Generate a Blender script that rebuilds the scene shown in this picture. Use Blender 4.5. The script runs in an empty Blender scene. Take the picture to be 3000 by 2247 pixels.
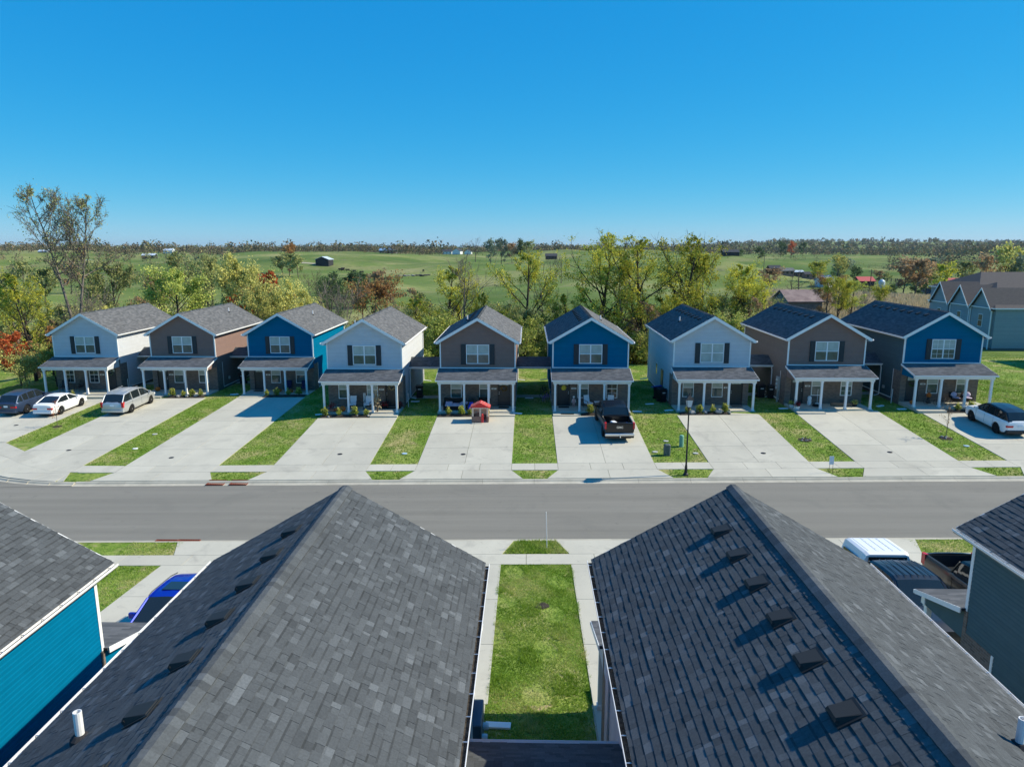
import bpy, math, random
import numpy as np
from mathutils import Vector, Matrix
sc = bpy.context.scene
col = sc.collection
PI = math.pi
R = math.radians
# ------------------------------------------------------------------ camera, sky, sun
CAMZ = 13.65
cam = bpy.data.objects.new('camera', bpy.data.cameras.new('camera'))
col.objects.link(cam)
cam.location = (0, 0, CAMZ)
cam.rotation_euler = (R(90 - 11.08), 0, R(1.24))
cam.data.sensor_width = 36.0
cam.data.lens = 2060 / 3000 * 36
cam.data.clip_start = 0.1
cam.data.clip_end = 30000
sc.camera = cam
SUN_EL, SUN_AZ = 39.5, 6.5            # azimuth measured from +X towards +Y
w = bpy.data.worlds.new('World'); sc.world = w; w.use_nodes = True
nt = w.node_tree
bg = nt.nodes['Background']
sky = nt.nodes.new('ShaderNodeTexSky'); sky.sky_type = 'NISHITA'; sky.sun_disc = False
sky.sun_elevation = R(SUN_EL); sky.sun_rotation = R(90 - SUN_AZ)
sky.altitude = 1500; sky.air_density = 1.0; sky.dust_density = 0.0; sky.ozone_density = 6.0
# grade of the clear autumn sky: one power curve per channel over the whole dome
gm = nt.nodes.new('ShaderNodeGamma'); gm.inputs[1].default_value = .66
hs = nt.nodes.new('ShaderNodeHueSaturation'); hs.inputs['Saturation'].default_value = 1.4
se = nt.nodes.new('ShaderNodeSeparateColor'); co = nt.nodes.new('ShaderNodeCombineColor')
nt.links.new(sky.outputs[0], gm.inputs[0]); nt.links.new(gm.outputs[0], hs.inputs['Color']); nt.links.new(hs.outputs[0], se.inputs[0])
for k, (pw_, ml) in enumerate(((1.6, .150), (.70, .69), (.4, 1.34))):
    a_ = nt.nodes.new('ShaderNodeMath'); a_.operation = 'POWER'; a_.inputs[1].default_value = pw_; nt.links.new(se.outputs[k], a_.inputs[0])
    b_ = nt.nodes.new('ShaderNodeMath'); b_.operation = 'MULTIPLY'; b_.inputs[1].default_value = ml; nt.links.new(a_.outputs[0], b_.inputs[0])
    nt.links.new(b_.outputs[0], co.inputs[k])
nt.links.new(co.outputs[0], bg.inputs[0])
bg.inputs[1].default_value = 0.15
sd = bpy.data.lights.new('sun', 'SUN'); sd.energy = 2.45; sd.angle = R(0.53); sd.color = (1.0, 0.92, 0.73)
so = bpy.data.objects.new('sun', sd); col.objects.link(so)
SUNV = Vector((math.cos(R(SUN_EL)) * math.cos(R(SUN_AZ)), math.cos(R(SUN_EL)) * math.sin(R(SUN_AZ)), math.sin(R(SUN_EL))))
so.rotation_euler = SUNV.to_track_quat('Z', 'Y').to_euler()
so.location = (60, 10, 60)
sc.view_settings.view_transform = 'Standard'; sc.view_settings.look = 'None'
sc.view_settings.gamma = 1; sc.view_settings.exposure = 1.33
try:
    sc.cycles.max_bounces = 6; sc.cycles.transparent_max_bounces = 8; sc.cycles.volume_bounces = 0
    sc.cycles.use_denoising = True
except Exception: pass

# ------------------------------------------------------------------ helpers
_p, _y, _f = R(11.08), R(1.24), 2060.0
_F = np.array([-math.sin(_y) * math.cos(_p), math.cos(_y) * math.cos(_p), -math.sin(_p)])
_R = np.array([math.cos(_y), math.sin(_y), 0.0]); _U = np.cross(_R, _F)
def at(px, py, Y):
    """world point on the line of sight of photo pixel (px, py) at distance Y in front"""
    r = _F + _R * (px - 1500) / _f + _U * (1123.5 - py) / _f
    r = r * Y / r[1]; return Vector((r[0], r[1], r[2] + CAMZ))
def shot(p):
    p = np.array([p[0], p[1], p[2] - CAMZ]); d = p @ _F
    if d < .5: return (-9999, -9999, 1)
    return (1500 + _f * (p @ _R) / d, 1123.5 - _f * (p @ _U) / d, d)

class MB:
    def __init__(s): s.v = []; s.f = []; s.m = []; s.t = []
    def face(s, pts, m=0, t=.5):
        n = len(s.v); s.v += [tuple(p) for p in pts]; s.f.append(tuple(range(n, n + len(pts)))); s.m.append(m); s.t.append(t)
    def hexa(s, p, m=0, t=.5, skip=()):
        """p: 8 points, bottom ring 0-3 counter-clockwise from above, top ring 4-7"""
        n = len(s.v); s.v += [tuple(q) for q in p]
        for k, q in enumerate(((3, 2, 1, 0), (4, 5, 6, 7), (0, 1, 5, 4), (1, 2, 6, 5), (2, 3, 7, 6), (3, 0, 4, 7))):
            if k in skip: continue
            s.f.append(tuple(n + i for i in q)); s.m.append(m); s.t.append(t)
    def box(s, x0, x1, y0, y1, z0, z1, m=0, t=.5, skip=()):
        s.hexa([(x0, y0, z0), (x1, y0, z0), (x1, y1, z0), (x0, y1, z0), (x0, y0, z1), (x1, y0, z1), (x1, y1, z1), (x0, y1, z1)], m, t, skip)
    def cbox(s, c, d, m=0, rz=0, t=.5):
        cx, cy, cz = c; a, b, h = d[0] / 2, d[1] / 2, d[2] / 2; C, S = math.cos(rz), math.sin(rz)
        P = []
        for z in (cz - h, cz + h):
            for (x, y) in ((-a, -b), (a, -b), (a, b), (-a, b)): P.append((cx + x * C - y * S, cy + x * S + y * C, z))
        s.hexa(P, m, t)
    def rbox(s, x0, x1, y0, y1, z0, z1, b, m=0):
        """box with chamfered vertical and top edges"""
        def ring(i, z): return [(x0 + i + b, y0 + i, z), (x1 - i - b, y0 + i, z), (x1 - i, y0 + i + b, z), (x1 - i, y1 - i - b, z), (x1 - i - b, y1 - i, z), (x0 + i + b, y1 - i, z), (x0 + i, y1 - i - b, z), (x0 + i, y0 + i + b, z)]
        s.loft([ring(0, z0), ring(0, z1 - b), ring(b, z1)], m)
    def loft(s, rings, m=0, close=True, cap=True, t=.5):
        n0 = len(s.v); k = len(rings[0])
        for r in rings: s.v += [tuple(p) for p in r]
        for i in range(len(rings) - 1):
            for j in range(k if close else k - 1):
                a = n0 + i * k + j; b = n0 + i * k + (j + 1) % k
                s.f.append((a, b, b + k, a + k)); s.m.append(m); s.t.append(t)
        if cap and close:
            s.f.append(tuple(n0 + j for j in reversed(range(k)))); s.m.append(m); s.t.append(t)
            e = n0 + (len(rings) - 1) * k; s.f.append(tuple(e + j for j in range(k))); s.m.append(m); s.t.append(t)
    def tube(s, pts, r, n=6, m=0, t=.5):
        pts = [Vector(p) for p in pts]; rr = r if isinstance(r, (list, tuple)) else [r] * len(pts)
        rings = []
        for i, p in enumerate(pts):
            d = (pts[min(i + 1, len(pts) - 1)] - pts[max(i - 1, 0)]).normalized()
            u = d.cross(Vector((0, 0, 1)) if abs(d.z) < .9 else Vector((1, 0, 0))).normalized(); q = d.cross(u)
            rings.append([tuple(p + (u * math.cos(2 * PI * k / n) + q * math.sin(2 * PI * k / n)) * rr[i]) for k in range(n)])
        s.loft(rings, m, t=t)
    def lathe(s, prof, c=(0, 0, 0), n=12, m=0, axis='z', cap=True):
        rings = []
        for (r, z) in prof:
            ring = []
            for k in range(n):
                a = 2 * PI * k / n; x, y = r * math.cos(a), r * math.sin(a)
                ring.append({'z': (c[0] + x, c[1] + y, c[2] + z), 'x': (c[0] + z, c[1] + x, c[2] + y), 'y': (c[0] + y, c[1] + z, c[2] + x)}[axis])
            rings.append(ring)
        s.loft(rings, m, cap=cap)
    def ball(s, c, r, n=8, m=0, sq=(1, 1, 1)):
        rings = []
        for i in range(1, n):
            a = PI * i / n; rings.append([(c[0] + sq[0] * r * math.sin(a) * math.cos(2 * PI * k / n), c[1] + sq[1] * r * math.sin(a) * math.sin(2 * PI * k / n), c[2] - sq[2] * r * math.cos(a)) for k in range(n)])
        s.loft(rings, m)
    def mesh(s, name, mats, smooth=False):
        me = bpy.data.meshes.new(name); me.from_pydata(s.v, [], s.f)
        for q in mats: me.materials.append(q)
        me.polygons.foreach_set('material_index', s.m)
        a = me.attributes.new('tint', 'FLOAT', 'FACE'); a.data.foreach_set('value', s.t)
        if smooth: me.polygons.foreach_set('use_smooth', [True] * len(s.f))
        me.update(); return me
    def build(s, name, mats, parent=None, smooth=False):
        if not isinstance(mats, (list, tuple)): mats = [mats]
        return put(name, s.mesh(name, mats, smooth), parent)
def put(name, me, parent=None, loc=None, rz=None):
    o = bpy.data.objects.new(name, me); col.objects.link(o)
    if parent: o.parent = parent
    if loc is not None: o.location = loc
    if rz is not None: o.rotation_euler = (0, 0, rz)
    return o
def tag(o, label=None, cat=None, group=None, kind=None):
    if label: o['label'] = label
    if cat: o['category'] = cat
    if group: o['group'] = group
    if kind: o['kind'] = kind
    return o
def thing(name, loc, label, cat, rz=0, group=None):
    o = bpy.data.objects.new(name, None); col.objects.link(o); o.location = loc; o.rotation_euler = (0, 0, rz)
    o.empty_display_size = .3
    return tag(o, label, cat, group)
def dup(o, parent=None, loc=None, rz=None, label=None, group=None, scale=None):
    c = o.copy(); col.objects.link(c); c.parent = parent
    if loc is not None: c.location = loc
    if rz is not None: c.rotation_euler = (0, 0, rz)
    if scale: c.scale = (scale,) * 3
    if label: c['label'] = label
    if group: c['group'] = group
    for ch in list(KIDS(o)): dup(ch, c)
    return c
def KIDS(o): return [x for x in bpy.data.objects if x.parent == o] if o.type == 'EMPTY' or True else []
def npmesh(name, V, Fq, mats, tint=None, mi=None, smooth=False):
    """fast mesh from an (n,3) array and an (m,k) face array"""
    me = bpy.data.meshes.new(name); V = np.asarray(V, np.float32); Fq = np.asarray(Fq, np.int32)
    m, k = Fq.shape
    me.vertices.add(len(V)); me.vertices.foreach_set('co', V.ravel())
    me.loops.add(m * k); me.loops.foreach_set('vertex_index', Fq.ravel())
    me.polygons.add(m); me.polygons.foreach_set('loop_start', np.arange(0, m * k, k, dtype=np.int32))
    me.polygons.foreach_set('loop_total', np.full(m, k, np.int32))
    for q in (mats if isinstance(mats, (list, tuple)) else [mats]): me.materials.append(q)
    if mi is not None: me.polygons.foreach_set('material_index', np.asarray(mi, np.int32))
    me.update(calc_edges=True)
    if tint is not None:
        a = me.attributes.new('tint', 'FLOAT', 'FACE'); a.data.foreach_set('value', np.asarray(tint, np.float32))
    if smooth: me.polygons.foreach_set('use_smooth', np.ones(m, bool))
    return me

def letters(name, cu, parent, loc, rot):
    t = bpy.data.objects.new('tmp', cu); me = bpy.data.meshes.new_from_object(t); bpy.data.objects.remove(t)
    o = put(name, me, parent); o.location = loc; o.rotation_euler = rot; return o
def text(name, body, size, m, parent, loc, rot, extrude=.003, bold=0):
    cu = bpy.data.curves.new(name, 'FONT'); cu.body = body; cu.size = size; cu.align_x = 'CENTER'; cu.extrude = extrude; cu.offset = bold; cu.materials.append(m)
    return letters(name, cu, parent, loc, rot)
# ------------------------------------------------------------------ materials
def _n(t, ty, **kw):
    n = t.nodes.new(ty)
    for k, v in kw.items():
        if k in n.inputs: n.inputs[k].default_value = v
        else: setattr(n, k, v)
    return n
ALB = 1.25
def al(c): return tuple(min(.85, x * ALB) for x in c)
def mat(name, c, rough=.7, spec=.3, metal=0, nscale=None, namt=.15, bump=0, bscale=40, tint=0, c2=None, coat=0, emis=None, coords='Object', nsc3=None):
    """principled base; c2 = second colour mixed by noise; tint = brightness spread from the face attribute"""
    c = al(c); c2 = al(c2) if c2 else None
    m = bpy.data.materials.new(name); m.use_nodes = True; t = m.node_tree; b = t.nodes['Principled BSDF']
    b.inputs['Base Color'].default_value = (*c, 1); b.inputs['Roughness'].default_value = rough
    b.inputs['Specular IOR Level'].default_value = spec; b.inputs['Metallic'].default_value = metal
    if coat: b.inputs['Coat Weight'].default_value = coat; b.inputs['Coat Roughness'].default_value = .05
    if emis: b.inputs['Emission Color'].default_value = (*emis, 1); b.inputs['Emission Strength'].default_value = 1
    tc = _n(t, 'ShaderNodeTexCoord'); src = None
    vec = tc.outputs['Object']
    if coords == 'World':
        g = _n(t, 'ShaderNodeNewGeometry'); vec = g.outputs['Position']
    if nsc3:
        mp = _n(t, 'ShaderNodeMapping'); mp.inputs['Scale'].default_value = nsc3; t.links.new(vec, mp.inputs[0]); nvec = mp.outputs[0]
    else: nvec = vec
    if nscale:
        nz = _n(t, 'ShaderNodeTexNoise', Scale=nscale, Detail=6.0, Roughness=.6); t.links.new(nvec, nz.inputs['Vector'])
        mr = _n(t, 'ShaderNodeMapRange'); mr.inputs[1].default_value = .3; mr.inputs[2].default_value = .7
        t.links.new(nz.outputs['Fac'], mr.inputs[0])
        mx = _n(t, 'ShaderNodeMix', data_type='RGBA')
        a = c; d = c2 if c2 else tuple(x * (1 - 2 * namt) for x in c)
        mx.inputs[6].default_value = (*a, 1); mx.inputs[7].default_value = (*d, 1)
        t.links.new(mr.outputs[0], mx.inputs[0]); src = mx.outputs[2]
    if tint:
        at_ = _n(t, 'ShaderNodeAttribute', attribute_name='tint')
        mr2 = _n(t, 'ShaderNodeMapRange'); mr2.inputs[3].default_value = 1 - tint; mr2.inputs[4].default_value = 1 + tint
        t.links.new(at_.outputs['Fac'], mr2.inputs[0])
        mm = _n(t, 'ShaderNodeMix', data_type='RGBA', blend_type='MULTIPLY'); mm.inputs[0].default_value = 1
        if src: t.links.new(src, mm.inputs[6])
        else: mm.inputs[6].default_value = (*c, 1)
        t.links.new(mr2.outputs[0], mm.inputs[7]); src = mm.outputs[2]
    if src: t.links.new(src, b.inputs['Base Color'])
    if bump:
        bn = _n(t, 'ShaderNodeTexNoise', Scale=bscale, Detail=4.0); t.links.new(vec, bn.inputs['Vector'])
        bp = _n(t, 'ShaderNodeBump', Strength=bump, Distance=.02); t.links.new(bn.outputs['Fac'], bp.inputs['Height']); t.links.new(bp.outputs[0], b.inputs['Normal'])
    return m
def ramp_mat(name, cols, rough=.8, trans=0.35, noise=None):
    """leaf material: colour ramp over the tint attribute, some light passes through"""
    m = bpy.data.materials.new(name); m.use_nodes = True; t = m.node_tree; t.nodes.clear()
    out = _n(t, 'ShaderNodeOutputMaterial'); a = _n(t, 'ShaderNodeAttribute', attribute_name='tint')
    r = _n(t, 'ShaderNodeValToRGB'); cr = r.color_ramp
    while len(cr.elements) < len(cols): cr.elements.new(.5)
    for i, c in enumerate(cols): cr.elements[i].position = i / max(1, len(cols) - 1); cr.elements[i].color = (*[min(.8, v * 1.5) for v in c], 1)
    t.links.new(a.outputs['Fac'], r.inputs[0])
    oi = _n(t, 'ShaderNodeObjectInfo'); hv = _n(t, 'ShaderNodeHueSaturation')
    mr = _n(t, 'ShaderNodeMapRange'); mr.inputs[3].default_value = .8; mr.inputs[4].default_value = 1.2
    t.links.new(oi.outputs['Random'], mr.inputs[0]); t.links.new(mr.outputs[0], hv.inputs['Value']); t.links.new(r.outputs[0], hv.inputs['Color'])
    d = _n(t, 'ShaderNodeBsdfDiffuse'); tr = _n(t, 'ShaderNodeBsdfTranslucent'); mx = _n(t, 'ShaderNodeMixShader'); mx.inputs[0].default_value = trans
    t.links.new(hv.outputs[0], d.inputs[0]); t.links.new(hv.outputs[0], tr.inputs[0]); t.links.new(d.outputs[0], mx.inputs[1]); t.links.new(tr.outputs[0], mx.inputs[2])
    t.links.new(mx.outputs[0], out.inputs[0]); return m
M = {}
M['conc'] = mat('concrete', (.44, .418, .350), .85, .2, nscale=.5, namt=.07, bump=.15, bscale=60, tint=.05, coords='World', nsc3=(1, .5, 1))
def stain(m, amt=.6, sc=.7, col_=(.30, .285, .25)):
    t = m.node_tree; b = t.nodes['Principled BSDF']; l = b.inputs['Base Color'].links[0]; src = l.from_socket
    g = _n(t, 'ShaderNodeNewGeometry'); prev = src
    for (s_, lo, hi, a_, c_) in ((sc, .55, .72, amt * .8, col_), (sc * 5, .62, .74, amt * .9, tuple(x * .6 for x in col_)), (sc * .25, .45, .62, amt * .35, tuple(x * 1.3 for x in col_))):
        nz = _n(t, 'ShaderNodeTexNoise', Scale=s_, Detail=7.0, Roughness=.65, Distortion=.6); t.links.new(g.outputs['Position'], nz.inputs['Vector'])
        mr = _n(t, 'ShaderNodeMapRange'); mr.inputs[1].default_value = lo; mr.inputs[2].default_value = hi; mr.inputs[4].default_value = a_; t.links.new(nz.outputs['Fac'], mr.inputs[0])
        mx = _n(t, 'ShaderNodeMix', data_type='RGBA'); t.links.new(mr.outputs[0], mx.inputs[0]); t.links.new(prev, mx.inputs[6]); mx.inputs[7].default_value = (*c_, 1); prev = mx.outputs[2]
    t.links.new(prev, b.inputs['Base Color'])
stain(M['conc'])
M['conc2'] = mat('curb_concrete', (.42, .39, .32), .85, .2, nscale=1.1, namt=.12, bump=.2, bscale=50, tint=.06, coords='World')
M['asph'] = mat('asphalt', (.198, .187, .162), .9, .2, nscale=.9, namt=.1, bump=.6, bscale=90, coords='World', nsc3=(.06, 1.6, 1))
stain(M['asph'], .45, .35, (.15, .145, .13)); stain(M['conc2'], .4, 1.5, (.24, .22, .18))
M['white'] = mat('white_trim', (.74, .75, .76), .5, .3, nscale=3, namt=.03)
M['siding_g'] = mat('grey_siding', (.455, .475, .505), .7, .15, nscale=2, namt=.04, tint=.03)
M['siding_n'] = mat('brown_siding', (.205, .137, .118), .7, .12, nscale=2, namt=.05, tint=.03)
M['siding_b'] = mat('blue_siding', (.0012, .115, .225), .8, .0, nscale=2, namt=.05, tint=.04)
M['siding_d'] = mat('slate_and_shaded_blue_siding', (.062, .108, .122), .7, .1, nscale=2, namt=.05, tint=.04)  # slate siding; also blue siding with side-wall shade put into its colour
M['siding_t'] = mat('shaded_brown_siding', (.15, .128, .115), .7, .12, nscale=2, namt=.05, tint=.03)  # greyer brown siding, shade of the side walls put into the colour
M['black'] = mat('black_paint', (.012, .014, .016), .5, .4)
M['shutter'] = mat('dark_shutter', (.018, .028, .035), .5, .3)
M['door'] = mat('dark_door', (.022, .026, .028), .4, .4)
M['metal'] = mat('bright_metal', (.6, .6, .58), .3, .5, metal=.8)
M['blind'] = mat('window_blind', (.36, .42, .40), .25, .5, nscale=2.2, namt=.15)
M['glass'] = mat('window_glass', (.085, .125, .12), .06, .6, nscale=1.5, namt=.3)
M['glassd'] = mat('dark_window_glass', (.02, .03, .034), .06, .6)
M['found'] = mat('foundation_block', (.15, .135, .125), .9, .1, nscale=8, namt=.1, bump=.3)
M['shing'] = mat('shingle', (.091, .099, .106), .95, .12, nscale=30, namt=.13, bump=.5, bscale=160, tint=.5)
M['shingfar'] = None
M['deck'] = mat('roof_deck', (.03, .03, .033), .9, .1)
M['vent'] = mat('black_vent_metal', (.018, .019, .020), .6, .3)
M['pvc'] = mat('white_plastic_pipe', (.75, .73, .68), .45, .3, nscale=6, namt=.08)
M['mulch'] = mat('dark_mulch', (.022, .018, .015), .95, .05, nscale=14, c2=(.07, .06, .05), bump=1, bscale=30, coords='World')
M['rock'] = mat('landscape_rock', (.32, .31, .29), .85, .2, nscale=4, namt=.2)
M['bark'] = mat('bark', (.12, .098, .08), .9, .1, nscale=3, namt=.25)
M['barkd'] = mat('dark_bark', (.055, .045, .038), .9, .1, nscale=3, namt=.25)
M['barkg'] = mat('grey_bark', (.19, .165, .14), .9, .1, nscale=3, namt=.25)
M['tyre'] = mat('tyre_rubber', (.012, .012, .012), .8, .2)
M['rim'] = mat('alloy_rim', (.42, .42, .43), .3, .5, metal=.7)
M['rimd'] = mat('dark_rim', (.03, .03, .032), .3, .5, metal=.5)
M['cglass'] = mat('car_glass', (.012, .017, .019), .04, .7)
M['red'] = mat('red_lens', (.45, .015, .02), .2, .5)
M['plate'] = mat('licence_plate_face', (.55, .62, .72), .5, .3)
M['lens'] = mat('clear_lens', (.6, .62, .64), .15, .5)
def brick_mat():
    m = bpy.data.materials.new('brown_brick'); m.use_nodes = True; t = m.node_tree; b = t.nodes['Principled BSDF']; b.inputs['Roughness'].default_value = .9
    tc = _n(t, 'ShaderNodeTexCoord'); sp = _n(t, 'ShaderNodeSeparateXYZ'); t.links.new(tc.outputs['Object'], sp.inputs[0])
    ad = _n(t, 'ShaderNodeMath', operation='ADD'); t.links.new(sp.outputs[0], ad.inputs[0]); t.links.new(sp.outputs[1], ad.inputs[1])
    cb = _n(t, 'ShaderNodeCombineXYZ'); t.links.new(ad.outputs[0], cb.inputs[0]); t.links.new(sp.outputs[2], cb.inputs[1])
    br = _n(t, 'ShaderNodeTexBrick'); t.links.new(cb.outputs[0], br.inputs['Vector'])
    for k, v in {'Scale': 1.0, 'Mortar Size': .008, 'Brick Width': .21, 'Row Height': .072, 'Bias': -.1}.items(): br.inputs[k].default_value = v
    br.inputs['Color1'].default_value = (.21, .15, .12, 1); br.inputs['Color2'].default_value = (.10, .075, .066, 1); br.inputs['Mortar'].default_value = (.21, .19, .17, 1)
    t.links.new(br.outputs[0], b.inputs['Base Color'])
    bp = _n(t, 'ShaderNodeBump', Strength=.5, Distance=.01, invert=True); t.links.new(br.outputs['Fac'], bp.inputs['Height']); t.links.new(bp.outputs[0], b.inputs['Normal'])
    return m
M['brick'] = brick_mat()
def farshingle():
    m = bpy.data.materials.new('shingle_far'); m.use_nodes = True; t = m.node_tree; b = t.nodes['Principled BSDF']; b.inputs['Roughness'].default_value = .95; b.inputs['Specular IOR Level'].default_value = .12
    a = _n(t, 'ShaderNodeUVMap'); br = _n(t, 'ShaderNodeTexBrick'); t.links.new(a.outputs[0], br.inputs['Vector'])
    for k, v in {'Scale': 1.0, 'Mortar Size': .0, 'Brick Width': .3, 'Row Height': .145, 'Bias': -.2}.items(): br.inputs[k].default_value = v
    br.inputs['Color1'].default_value = (.10, .104, .113, 1); br.inputs['Color2'].default_value = (.18, .182, .192, 1); br.inputs['Mortar'].default_value = (.05, .05, .05, 1)
    nz = _n(t, 'ShaderNodeTexNoise', Scale=.6, Detail=4.0); t.links.new(a.outputs[0], nz.inputs['Vector'])
    mr = _n(t, 'ShaderNodeMapRange'); mr.inputs[3].default_value = .75; mr.inputs[4].default_value = 1.25; t.links.new(nz.outputs['Fac'], mr.inputs[0])
    mm = _n(t, 'ShaderNodeMix', data_type='RGBA', blend_type='MULTIPLY'); mm.inputs[0].default_value = 1
    t.links.new(br.outputs[0], mm.inputs[6]); t.links.new(mr.outputs[0], mm.inputs[7]); t.links.new(mm.outputs[2], b.inputs['Base Color'])
    return m
M['shingfar'] = farshingle()
def ground_mat(name, cols, scales, bump=.3):
    """several noise layers over world position; cols = base, then (colour, scale, lo, hi)"""
    m = bpy.data.materials.new(name); m.use_nodes = True; t = m.node_tree; b = t.nodes['Principled BSDF']; b.inputs['Roughness'].default_value = .95; b.inputs['Specular IOR Level'].default_value = .1
    g = _n(t, 'ShaderNodeNewGeometry'); src = None
    base = al(cols[0])
    for (c, s, lo, hi) in scales:
        c = al(c)
        nz = _n(t, 'ShaderNodeTexNoise', Scale=s, Detail=5.0, Roughness=.6); t.links.new(g.outputs['Position'], nz.inputs['Vector'])
        mr = _n(t, 'ShaderNodeMapRange'); mr.inputs[1].default_value = lo; mr.inputs[2].default_value = hi; t.links.new(nz.outputs['Fac'], mr.inputs[0])
        mx = _n(t, 'ShaderNodeMix', data_type='RGBA'); t.links.new(mr.outputs[0], mx.inputs[0])
        if src: t.links.new(src, mx.inputs[6])
        else: mx.inputs[6].default_value = (*base, 1)
        mx.inputs[7].default_value = (*c, 1); src = mx.outputs[2]
    t.links.new(src, b.inputs['Base Color'])
    if bump:
        nz = _n(t, 'ShaderNodeTexNoise', Scale=12.0, Detail=5.0); t.links.new(g.outputs['Position'], nz.inputs['Vector'])
        bp = _n(t, 'ShaderNodeBump', Strength=bump, Distance=.1); t.links.new(nz.outputs['Fac'], bp.inputs['Height']); t.links.new(bp.outputs[0], b.inputs['Normal'])
    return m
M['lawn'] = ground_mat('lawn_turf', [(.125, .205, .028)], [((.22, .27, .06), .45, .40, .62), ((.06, .12, .014), 3.5, .45, .7), ((.34, .29, .13), .42, .50, .70), ((.34, .26, .15), 1.6, .60, .74)], .8)
M['field'] = ground_mat('pasture', [(.125, .17, .042)], [((.24, .23, .095), .018, .44, .6), ((.062, .105, .022), .007, .42, .62), ((.17, .145, .09), .09, .6, .75), ((.06, .10, .025), .3, .5, .8)], .3)
M['blade'] = ramp_mat('grass_blade', [(.06, .12, .012), (.125, .21, .022), (.21, .29, .05), (.38, .36, .16)], trans=.3)

# ------------------------------------------------------------------ the lie of the land
def sm(x, a, b): t = np.clip((x - a) / (b - a), 0, 1); return t * t * (3 - 2 * t)
PA = ([-40, 17, 28.2, 29.3, 30.8, 30.85, 31.32, 39.18, 39.66, 39.7, 41.1, 42.3, 52.5, 74], [.8, .8, .18, .15, .14, -.05, -.15, -.15, -.05, .125, .2, .24, .95, .9])
PB = ([-40, 17, 28.2, 29.3, 30.8, 30.85, 31.32, 39.18, 39.66, 39.7, 41.1, 42.3, 60.5, 78], [.8, .8, .18, .15, .14, -.05, -.15, -.15, -.05, .125, .2, .24, .85, .8])
CL = ([78, 84, 96, 130, 180, 250, 350, 450, 500, 700, 850, 950, 1100, 1400, 2000, 3000, 5000, 9000], [0, -2, -5.5, -6.5, -6, -4.5, -2.5, -.4, .2, 3.0, 5.2, 5.4, 1.5, 0, 0, 0, -4, -10])
CR = ([78, 84, 96, 150, 250, 350, 500, 700, 900, 1000, 1200, 1500, 2500, 3500, 5000, 9000], [0, -.8, -1.4, -2.4, -3.2, -2.6, -2.0, -1.0, .2, .5, -1, 1, 14, 28, 34, 34])
def height(x, y):
    x = np.asarray(x, float); y = np.asarray(y, float)
    t = np.clip((x + 16) / -3.5, 0, 1); a = np.interp(y, *PA) * (1 - t) + np.interp(y, *PB) * t
    near = a + .0135 * np.clip(x, -45, 60)
    near = near - 3.2 * sm(-x, 49, 62) * sm(y, 40, 70)
    cy = 39.2 + .035 * np.maximum(0, -27 - x) ** 2      # the street widens into a turning circle at the far left
    near = np.where((x < -27) & (x > -47) & (y > 38.9) & (y < cy + .42), .0135 * np.clip(x, -45, 60) - .12, near)
    u = x / np.maximum(y, 1); k = sm(u, .18, .36)
    far = np.interp(y, *CL) * (1 - k) + np.interp(y, *CR) * k
    amp = sm(y, 150, 500)
    far = far + amp * (1.6 * np.sin(x / 55 + 1.3 * np.sin(y / 140)) + 1.1 * np.sin(y / 70 + x / 160)) + sm(y, 1300, 2600) * 6 * np.sin(x / 420 + .8) * np.sin(y / 900)
    far = far + sm(y, 110, 200) * (1 - sm(y, 500, 700)) * 3.0 * np.sin(x / 42 + y / 70) * np.cos(y / 60) + sm(y, 250, 350) * (1 - sm(y, 700, 850)) * 1.6 * np.sin(x / 28 - y / 50)
    far = far + sm(y, 200, 330) * (1 - sm(y, 900, 1100)) * (1.3 * np.sin(x / 19 + y / 47) + 1.5 * np.sin(y / 26 - x / 60) * .8 + .7 * np.sin(x / 9 + 2)) * (.6 + .4 * np.sin(x / 90))
    plat = sm(x, 38, 50) * (1 - sm(y, 120, 150)); far = far * (1 - plat) + plat * (1.4 - 1.3 * sm(y, 72, 96))
    g = sm(y, 74, 82); return near * (1 - g) + far * g
def H(x, y): return float(height(x, y))
def grid(name, xs, ys, m, smooth=True, hf=height, dz=0):
    X, Y = np.meshgrid(xs, ys); Z = hf(X, Y) + dz; V = np.stack([X.ravel(), Y.ravel(), Z.ravel()], 1)
    nx, ny = len(xs), len(ys); i = np.arange(ny - 1)[:, None] * nx + np.arange(nx - 1)[None, :]
    i = i.ravel(); F = np.stack([i, i + 1, i + 1 + nx, i + nx], 1)
    return put(name, npmesh(name, V, F, m, smooth=smooth))
ys = sorted(set([-40, -20, 0, 10, 14, 17, 20, 23, 26, 28.2, 29.3, 30.2, 30.8, 30.85, 31.32, 39.18, 39.66, 39.7, 40.3, 41.1, 41.7, 42.3] + list(np.arange(43.5, 83, 1.0)) + [52.5, 60.5]))
tag(grid('lawn', np.arange(-90, 91, 1.5), np.array(ys), M['lawn'], smooth=False), kind='structure')
# pasture and hills beyond, to the horizon
us = np.concatenate([np.linspace(-1.15, 1.15, 150)]); Ds = np.concatenate([np.linspace(81.9, 200, 60), np.geomspace(205, 9000, 130)])
U_, D_ = np.meshgrid(us, Ds); X = U_ * D_; Z = height(X, D_) - .03
V = np.stack([X.ravel(), D_.ravel(), Z.ravel()], 1); nx, ny = len(us), len(Ds)
i = (np.arange(ny - 1)[:, None] * nx + np.arange(nx - 1)[None, :]).ravel()
tag(put('hills', npmesh('hills', V, np.stack([i, i + 1, i + 1 + nx, i + nx], 1), M['field'], smooth=True)), kind='structure')
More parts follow.
